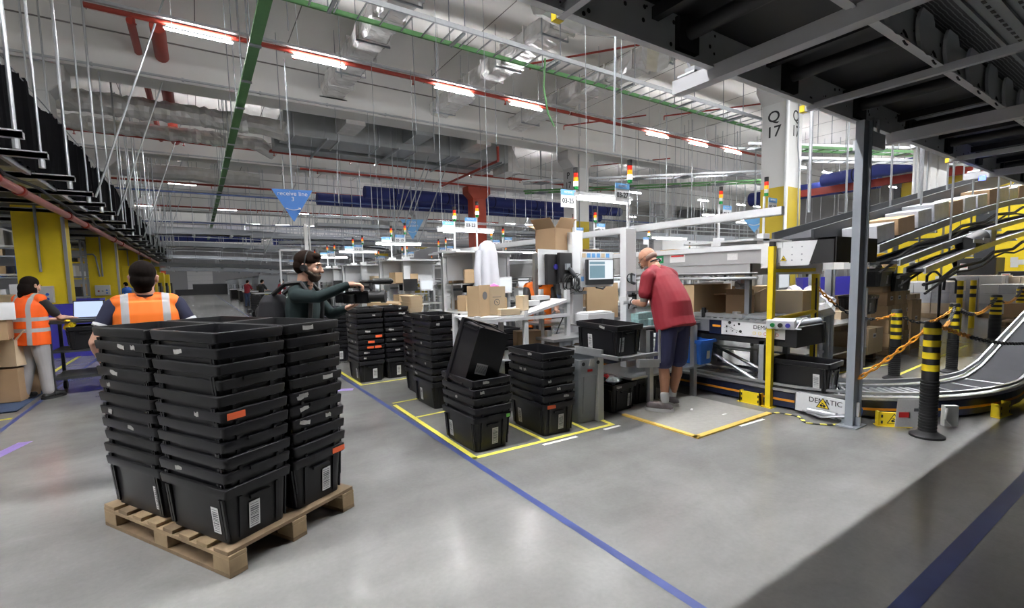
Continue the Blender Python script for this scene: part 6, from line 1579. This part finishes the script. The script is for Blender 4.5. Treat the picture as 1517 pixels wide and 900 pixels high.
# tall machinery and mezzanine in the right background
for i, (x0, x1, y0, y1, z0, z1, mm, lb) in enumerate([(18,40,14.5,15.0,2.6,3.1,'white','long white conveyor bridge behind the column marked Q 17'),(20,42,18.5,19.2,3.5,3.9,'greymetal','grey conveyor bridge behind the white one'),
    (18,44,23,23.8,2.2,2.8,'offwhite','pale conveyor line low in the right background'),(30,46,12.2,12.8,3.3,3.8,'greymetal','grey overhead line right of the column marked Q 17')]):
    t = thing('conveyor_line', lb, 'conveyor', (0,0,0))
    part('body', MB().box(x0,x1,y0,y1,z0,z1), M[mm], t)
    part('handrail', MB().box(x0,x1,y0,y0+.04,z1+.9,z1+.95).box(x0,x1,y0,y0+.04,z1+.45,z1+.5), M['greymetal'], t)
    x = x0+.5
    while x < x1:
        part('post', MB().box(x,x+.05,y0,y0+.05,z1,z1+.95).box(x-.06,x+.06,y0+.1,y0+.22,0,z0).cyl((x,y0+.2,z1),(x,y0+.2,ZC),.02,n=5), M['galv'], t); x += 1.9
# bright canteen-like lamps in the right background
for i, (x, y) in enumerate([(24,15.8),(26.5,16.2),(29.5,17.2),(33,17.0)]):
    t = thing('wide_lamp', 'broad bright lamp under the right background mezzanine, %s from the left' % ordn(i), 'lamp', (x, y, 4.6))
    part('housing', MB().box(-1.1,1.1,-.12,.12,.06,.12), M['white'], t); part('lit_tube', MB().box(-1.05,1.05,-.05,.05,0,.05), M['tube_bench'], t); part('hanger', MB().cyl((-.8,0,.1),(-.8,0,4.3),.01,n=4).cyl((.8,0,.1),(.8,0,4.3),.01,n=4), M['galv'], t)

# ------------------------------------------------------------------ further stations, in pairs up the line
def station(x, y, side, label_base, near=False, seed=0):
    """bench with frame, screen and stack lamp; side -1: worker stands on -Y"""
    t = thing('packing_station', label_base, 'workstation', (x, y, 0), 0 if side < 0 else PI)
    part('bench_top', MB().box(-.75,.75,-.15,.55,.90,.93), M['offwhite'], t)
    part('lower_shelf', MB().box(-.75,.75,-.1,.5,.35,.37), M['alu'], t)
    for a in (-.72, .72):
        for c_ in (-.12, .52): part('leg', MB().box(a-.03,a+.03,c_-.03,c_+.03,0,.9), M['white'], t)
    part('upright', MB().box(-.74,-.68,.45,.52,.93,2.0), M['white'], t); part('upright', MB().box(.68,.74,.45,.52,.93,2.0), M['white'], t)
    part('overhead_rail', MB().box(-.76,.76,.42,.55,1.95,2.02).box(-.74,.74,-.1,.5,2.0,2.03), M['white'], t)
    part('shelf', MB().box(-.7,.7,.15,.52,1.42,1.44), M['alu'], t)
    part('screen_back', MB().box(-.30,.05,-.02,.02,1.25,1.55), M['black'], t)
    part('lit_screen', MB().box(.12,.48,-.02,.02,1.24,1.55,M['white']).box(.15,.45,-.024,-.02,1.28,1.50,M['screen']), M['screen'], t)
    part('notice_board', MB().box(-.66,.66,.53,.55,1.5,1.95), M['white'], t)
    return t
def simple_tower(x, y, num, lab, lit):
    tower(x, y, num, lab, 1 if True else -1, lit=lit)
k = 0
for j, y in enumerate([7.75, 11.4, 15.05, 18.7, 22.3, 26.0]):
    w_ = ['second','third','fourth','fifth','sixth','seventh'][j]
    station(4.55, y-.15, -1, 'white packing station facing the camera, %s pair up the line' % w_)
    station(4.55, y+.85, 1, 'white packing station facing away, %s pair up the line' % w_)
    n1, n2 = ['03-23','03-19','03-15','03-11','03-07','03-03'][j], ['03-21','03-17','03-13','03-09','03-05','03-01'][j]
    simple_tower(4.38, y, n1, 'white lamp tower with the %s sign farther up the line' % n1, j < 1)
    simple_tower(4.28, y+.72, n2, 'white lamp tower with the %s sign farther up the line' % n2, j < 1)
    if j < 4:
        t = thing('bench_light', 'bright tube lamp over the %s pair of stations' % w_, 'lamp', (4.35, y+.35, 2.42))
        part('housing', MB().box(-.6,.6,-.05,.05,.04,.08), M['white'], t); part('lit_tube', MB().box(-.58,.58,-.03,.03,0,.04), M['tube_bench'], t)
        part('hanger', MB().cyl((-.5,0,.08),(-.5,0,4.4),.006,n=4).cyl((.5,0,.08),(.5,0,4.4),.006,n=4), M['greymetal'], t)
for j, y in enumerate([4.05, 7.7, 11.35, 15.0, 18.6, 22.2]):
    w_ = ['first','second','third','fourth','fifth','sixth'][j]
    station(7.55, y-.1, -1, 'white station beyond the takeaway conveyor, %s pair, facing the camera' % w_)
    station(7.55, y+.9, 1, 'white station beyond the takeaway conveyor, %s pair, facing away' % w_)
    n1, n2 = ['03-28','03-24','03-20','03-16','03-12','03-08'][j], ['03-26','03-22','03-18','03-14','03-10','03-06'][j]
    tower(7.15, y-.15, n1, 'lamp tower with the %s sign beyond the takeaway conveyor' % n1, -1, lit=False)
    tower(7.25, y+.65, n2, 'lamp tower with the %s sign beyond the takeaway conveyor' % n2, -1, lit=False)
for ln, X_ in enumerate((12.0, 19.5, 27.0)):
    for j, y in enumerate([9.5, 13.5, 17.5, 21.5, 25.5, 30]):
        nm = ['next line over','third line over','farthest line'][ln]
        station(X_, y, -1, 'white station in the %s, %s from the front' % (nm, ordn(j)))
        station(X_+3.0, y+.8, 1, 'white station on the far side of the %s, %s from the front' % (nm, ordn(j)))
        t = tower(X_-.5, y+.3, '', 'lamp tower without readable sign in the %s, %s from the front' % (nm, ordn(j)), lit=(j+ln) % 3 == 0)
        if (j+ln) % 2 == 0:
            t = thing('bench_light', 'bright lamp over the %s, %s from the front' % (nm, ordn(j)), 'lamp', (X_+.4, y+.2, 2.6))
            part('housing', MB().box(-.8,.8,-.05,.05,.04,.08), M['white'], t); part('lit_tube', MB().box(-.78,.78,-.03,.03,0,.04), M['tube_bench'], t)
            part('hanger', MB().cyl((-.5,0,.08),(-.5,0,4.4),.006,n=4).cyl((.5,0,.08),(.5,0,4.4),.006,n=4), M['greymetal'], t)
    t = thing('conveyor_line', 'white takeaway line of the %s' % ['next line over','third line over','farthest line'][ln], 'conveyor', (X_+1.2, 8.5, 0))
    part('body', MB().box(0,.9,0,24,1.55,1.85).box(0,.04,0,24,1.85,1.95), M['white'], t)
    part('feed_bed', MB().box(0,.9,0,24,.75,.95), M['greymetal'], t)
    for q in range(8): part('leg', MB().box(.1,.18,q*3+.3,q*3+.38,0,1.55).box(.7,.78,q*3+.3,q*3+.38,0,1.55), M['alu'], t)
# loose cartons and totes on and around those stations
rr = random.Random(77); cnt = 0
spots = [(4.2,7.75),(4.8,7.75),(4.3,8.4),(4.6,11.4),(4.2,11.3),(4.7,15.0),(4.3,15.1),(7.2,4.1),(7.7,4.15),(8.1,4.1),(7.3,4.85),(7.9,4.9),(7.1,7.8),(7.8,7.75),(7.4,8.5),(7.5,11.4),(7.9,11.4),(7.4,15),(12,9.6),(12.4,9.65),(11.6,9.6),(12.2,13.6),(11.7,13.6),(12.1,17.6),(15,10.2),(15.3,14.1),(19.3,9.7),(19.8,13.7),(22.2,10.2),(27.2,9.7)]
for i, (x, y) in enumerate(spots):
    for lv, z in ((0, .935), (1, 1.445)):
        if rr.random() < (.25 if lv == 0 else .45): continue
        dm = (rr.uniform(.2,.42), rr.uniform(.18,.28), rr.uniform(.14,.32)); mm = rr.choice(['card','card2','card3','card','white'])
        carton((x+rr.uniform(-.1,.1), y+.08, z), dm, rr.uniform(-.4,.4), '%s carton on the %s of a station up the line' % ({'card':'brown','card2':'dark brown','card3':'pale','white':'white'}[mm], ['bench','shelf'][lv]), mm, 'cartons on the farther stations', tape_=False); cnt += 1
# carton shelving directly behind the takeaway conveyor
t = thing('carton_rack', 'metal rack with clear curtain and pale cartons behind the takeaway conveyor', 'rack', (6.62, 0, 0))
for yy in (2.9, 3.7, 5.2, 6.8): part('rack_post', MB().box(-.03,.03,yy,yy+.05,0,1.5), M['alu'], t)
part('shelf', MB().box(-.25,.25,2.9,6.9,.95,.98).box(-.25,.25,2.9,6.9,.45,.48), M['alu'], t)
part('clear_curtain', MB().box(-.27,-.262,2.95,3.9,.98,1.5), M['glass'], t)
for i in range(6):
    carton((6.62, 3.2+.55*i, .985), (.34,.42,.30+.06*(i % 3)), 0, 'pale carton on the rack behind the takeaway conveyor, %s from the right' % ordn(i), ['card3','card','bag'][i % 3], tape_=False)
for i in range(5):
    solo('plastic_parcel', MB().tube([(rr.uniform(-.12,.12),rr.uniform(-.12,.12),.05*k) for k in range(6)],.10,n=8), M['bag'], 'crumpled clear plastic parcel behind the takeaway conveyor, %s from the right' % ordn(i), 'parcel', loc=(6.9+.1*i, 2.95+.42*i, 1.0))
t = thing('grey_monitor', 'tilted grey flat monitor behind the yellow safety barrier', 'monitor', (7.9, 3.5, 0))
part('screen_panel', MB().box(-.28,.28,-.02,.02,1.20,1.52,rot=(0,0,.2)), M['greymetal'], t); part('stand', MB().box(-.03,.03,.02,.06,0,1.3).box(-.25,.25,-.1,.3,0,.02), M['alu'], t)
t = thing('metal_work_table', 'steel work table with frames behind the yellow safety barrier', 'table', (7.9, 3.35, 0))
part('top', MB().box(-.6,.9,-.25,.35,.72,.75).box(-.6,.9,-.25,.35,.30,.32), M['alu'], t)
for x, y in ((-.57,-.22),(.87,-.22),(-.57,.32),(.87,.32)): part('leg', MB().box(x-.02,x+.02,y-.02,y+.02,0,1.25), M['alu'], t)
# triangular signs
def tri_sign(x, y, z, w_, h_, m, lines, label, rz=0, hook=3.0):
    t = thing('hanging_sign', label, 'sign', (x, y, z), rz)
    part('board', MB().prism([(-w_/2,0),(w_/2,0),(0,-h_)], 1, -.015, .015), M[m], t)
    for i, (tx, sz) in enumerate(lines): text('lettering', tx, sz, M['white'], t, (0,-.018,-.13*h_-.17*h_*i), (PI/2,0,0))
    ar = [(-.18*w_+.36*w_*k/12, -.02, -.58*h_-.05*h_*math.sin(PI*k/12)) for k in range(13)]
    part('smile_mark', MB().tube(ar, .011*w_, n=5).tube([(.125*w_,-.02,-.565*h_),(.18*w_,-.02,-.565*h_),(.17*w_,-.02,-.625*h_)], .011*w_, n=5), M['white'], t)
    part('hanger_rod', MB().box(-.018,.018,-.015,.015,.02,hook), M['greymetal'], t)
tri_sign(2.18, 13.4, 3.90, .96, .82, 'blue', [('receive line', .155), ('3', .15)], 'blue triangular sign reading receive line 3, hanging over the aisle side', -.16, 3.2)
tri_sign(8.65, 21.48, 4.35, 1.1, .95, 'skyblue', [('prio', .20), ('station', .20)], 'light blue triangular sign hanging farther up the line', -.3, 2.6)
tri_sign(17.67, 9.99, 3.75, 1.1, .75, 'skyblue', [], 'light blue triangular sign beside the column marked Q 17', -.9, 2.4)
solo('white_pole', MB().box(-.05,.05,-.05,.05,0,3.35).box(.09,.12,-.04,.04,0,3.3), M['offwhite'], 'pale pole rising below the receive line sign', 'pole', loc=(2.95,16.2,0))
solo('ladder_frame', MB().box(-.35,-.3,-.03,.03,0,2.6).box(.3,.35,-.03,.03,0,2.6).box(-.35,.35,-.03,.03,2.55,2.6).box(-.35,.35,-.03,.03,1.9,1.94), M['white'], 'white tubular frame behind the cameraman', 'frame', loc=(2.6,17.0,0))
for i, (x, y) in enumerate([(2.35, 22), (2.75, 22.2)]):
    t = thing('guard_post', 'distant yellow guard post by the aisle, %s of two' % ['left','right'][i], 'post', (x, y, 0)); part('shaft', MB().cyl((0,0,0),(0,0,1.05),.07,n=12), M['yellow'], t); part('black_band', MB().cyl((0,0,.5),(0,0,.62),.074,n=12), M['black'], t)
for i, (x, y) in enumerate([(2.7, 19), (3.5, 19), (4.6, 29), (3, 29), (3, 36), (3.2, 44), (3, 52)]):
    t = thing('bench_table', 'white topped bench with black totes below along the right of the aisle, %s' % ordn(i), 'bench', (x, y, 0))
    part('top', MB().box(-.5,.7,-.4,1.6,.92,.96), M['white'], t); part('dark_base', MB().box(-.45,.65,-.3,1.5,.05,.9), M['black'], t)
for i in range(10):
    y = 36+4.5*i
    t = thing('rack_bay', 'dark rack bay along the far right of the aisle, %s from the front' % ordn(i), 'rack', (3.4, y, 0)); part('frame', MB().box(0,2.5,0,.06,0,2.0).box(0,2.5,0,3,.9,.95).box(0,.06,0,3.6,1.9,2.0).box(0,2.5,0,3,1.4,1.44), M['greymetal'], t)
    part('bins', MB().box(.1,2.3,.2,2.8,.1,.85).box(.1,2.2,.4,2.6,.97,1.3), M['black'], t)
t = thing('stacked_crates', 'dark stacked crates closing the far end of the aisle', 'crates', (0, 78, 0)); part('crates', MB().box(-.6,5.5,0,1,0,1.5).box(-2.6,-.6,0,1,0,.8), M['black'], t)
# ------------------------------------------------------------------ left side
stk = [((-2.46,8.45,.02),(.46,.50,.55),.15,'card','big brown carton at the foot of the left pile'),((-2.25,9.25,.02),(.5,.5,.45),-.2,'card2','brown carton behind the big one in the left pile'),
 ((-2.46,8.75,.58),(.42,.45,.30),.3,'card','brown carton in the middle of the left pile, nearer one'),((-2.15,9.2,.50),(.38,.4,.35),-.4,'card3','pale carton leaning in the left pile'),
 ((-2.38,8.8,.89),(.36,.40,.25),.1,'card2','dark brown carton just under the white one'),((-2.36,8.75,1.145),(.45,.40,.22),.25,'white','white carton with open lid on top of the left pile'),
 ((-2.95,8.3,.02),(.45,.6,.9),.1,'card2','tall dark carton at the left frame edge'),((-2.9,8.4,.93),(.4,.5,.3),.1,'card','brown carton on the tall dark one at the left edge'),((-2.2,9.9,.0),(.4,.4,.6),.1,'card','brown carton half hidden behind the woman')]
for loc, dm, a, mm, lb in stk: carton((loc[0]+(.12 if loc[2] > .8 else -.04), loc[1]-.05, loc[2]), dm, a, lb, mm, tape_=False, flap=(1.1 if mm == 'card3' else None))
solo('blue_pallet', MB().box(-.5,.5,-.6,.9,.0,.015).box(-.5,.5,-.6,-.5,.0,.014), M['jeans'], 'blue floor board under the left carton pile', 'board', loc=(-2.5,8.9,0))
t = thing('trolley_table', 'black trolley table with laptop shelf beside the woman', 'trolley', (-1.18, 9.35, 0))
part('top', MB().box(-.65,.75,-.35,.40,1.03,1.06), M['black'], t)
part('shelf', MB().box(-.6,.7,-.33,.38,.62,.65).box(-.6,.7,-.33,.38,.24,.28), M['darkmetal'], t)
for x in (-.6,.68):
    for y in (-.3,.36): part('leg', MB().box(x-.02,x+.02,y-.02,y+.02,.12,1.03), M['darkmetal'], t); part('castor', MB().cyl((x-.02,y,.06),(x+.02,y,.06),.06,n=14), M['black'], t)
t = thing('laptop', 'open laptop with a pale lit screen on the trolley table', 'laptop', (-1.42, 9.3, 1.06), -.25)
part('base', MB().box(-.18,.18,-.15,.10,0,.02), M['darkmetal'], t); sc_ = part('lid', MB().box(-.19,.19,0,.012,0,.26), M['black'], t, loc=(0,.10,.02), rot=(-.15,0,0)); part('lit_screen', MB().box(-.175,.175,-.002,0,.015,.245), M['screenblue'], sc_)
tote((-1.45,9.3,.66), .2, 'black tote on the middle shelf of the trolley table', None, worn=False); tote((-1.0,9.3,.29), -.1, 'black tote on the lowest shelf of the trolley table', None, worn=False)
solo('plastic_bag', MB().tube([(.05*math.cos(k*1.7),.06*math.sin(k*1.3),.02*k) for k in range(7)],.04,n=6), M['yellow'], 'crumpled yellow bag under the trolley table top', 'bag', loc=(-1.55,9.05,.93))
solo('plastic_bag', MB().tube([(.05*math.cos(k*1.7),.06*math.sin(k*1.3),.02*k) for k in range(6)],.04,n=6), M['card3'], 'pale crumpled bag under the trolley table top', 'bag', loc=(-.85,9.1,.93))
t = thing('tugger_bin', 'large dark blue bin between the two yellow columns', 'bin', (-2.6, 14.5, 0)); b = MB(); loft(b, [rrect(1.3,1.0,.08,0), rrect(1.5,1.2,.08,1.15), rrect(1.42,1.1,.08,1.15), rrect(1.2,.9,.08,.1)]); part('shell', b, M['darkblue'], t)
t = thing('tugger_bin', 'second dark blue bin behind the first on the left side', 'bin', (-3.4, 20.5, 0)); b = MB(); loft(b, [rrect(1.3,1.0,.08,0), rrect(1.5,1.2,.08,1.15), rrect(1.42,1.1,.08,1.15), rrect(1.2,.9,.08,.1)]); part('shell', b, M['darkblue'], t)
# racks behind the yellow columns
rr = random.Random(12)
for i in range(16):
    x = -6.5-4.2*(i % 4); y = 13+6.0*(i//4)+rr.uniform(-.5,.5)
    t = thing('storage_rack', 'tall rack full of parcels behind the yellow columns, %s column of racks, %s row' % (ordn(i % 4), ordn(i//4)), 'rack', (x, y, 0))
    fr = MB(); 
    for a in (0, 2.7): fr.box(a,a+.07,0,.07,0,3.4).box(a,a+.07,.9,.97,0,3.4)
    for z in (.3,1.1,1.9,2.7,3.35): fr.box(0,2.77,0,.97,z,z+.05)
    part('frame', fr, M[rr.choice(['alu','offwhite','yellow','greymetal'])], t)
    for z in (.35,1.15,1.95,2.75):
        for q in range(5):
            if rr.random() < .25: continue
            a = .12+.52*q; part('bin', MB().box(a,a+rr.uniform(.3,.46),.05,.8,z,z+rr.uniform(.2,.55)), M[rr.choice(['darkblue','card','black','bluebox','card3','white','sticker','black'])], t)
for i in range(6):
    t = thing('sorter_frame', 'pale sorter frame with lamps left of the yellow columns, %s' % ordn(i), 'machine', (-7.5-2.2*i, 11+3.2*i, 0))
    part('beam', MB().box(-2,2,0,.4,3.1,3.4).box(-2,2,.1,.3,2.4,2.5), M['offwhite'], t)
    part('post', MB().box(-1.9,-1.75,.1,.25,0,3.2).box(1.75,1.9,.1,.25,0,3.2), M['shaded_yellow'], t)
    part('lit_tube', MB().box(-1.2,1.2,.15,.22,3.0,3.05), M['tube_bench'], t)
for i in range(8):
    y = 33.2+4.83*i
    t = thing('yellow_cabinet', 'yellow or dark cabinet along the far left of the aisle, %s from the front' % ordn(i), 'cabinet', (-3.4, y, 0)); part('body', MB().box(0,.9,0,1.6,0,1.7 if i % 2 else 2.6), M['yellow' if i % 2 == 0 else 'black'], t, bevel=.02); part('door_panel', MB().box(.1,.8,-.01,0,.2,1.4), M['greymetal'], t)
t = thing('blue_barrel', 'dark blue plastic barrels by the far left columns', 'barrel', (-2.5, 37, 0)); part('body', MB().cyl((0,0,0),(0,0,1.0),.3,n=16).cyl((0,0,1.0),(0,0,1.05),.2,n=12), M['bluebox'], t)
# hangers and light steel in the middle background
rr = random.Random(5)
t = thing('hanger_rods', 'forest of thin steel hanger rods over the middle background', 'hanger rods', (0,0,0)); t['kind'] = 'stuff'
b = MB()
for i in range(170):
    x = rr.uniform(3, 34); y = rr.uniform(19, 55); z = rr.choice((2.6,3.2,4.2,5.2)); b.cyl((x,y,z),(x,y,ZC),.018,n=4)
for i in range(26):
    x = rr.uniform(3, 34); y = rr.uniform(19, 50); b.cyl((x,y,3.0),(x+rr.uniform(.8,1.8),y,6.8),.025,n=4)
o = part('rods', b, M['galv'], t); o['kind'] = 'stuff'
for i, (y, z, x0, x1) in enumerate([(24.4,4.2,5,30),(29.5,3.7,4,34),(34.5,4.4,3,36),(40,3.8,3,36)]):
    t = thing('overhead_line', 'thin overhead conveyor line crossing the middle background, %s from the front' % ordn(i), 'overhead conveyor', (0, y, z))
    part('bed', MB().box(x0,x1,0,.7,0,.16), M['greymetal'], t); part('rail', MB().box(x0,x1,0,.04,.5,.55).box(x0,x1,.66,.7,.5,.55), M['galv'], t)
t = thing('sloping_wall_panel', 'large slanting grey chute housing in the middle background', 'chute', (0,0,0))
part('housing', MB().prism([(9,1.9),(19,3.9),(19,4.9),(9,2.5)], 1, 33.0, 33.8), M['farwall'], t)
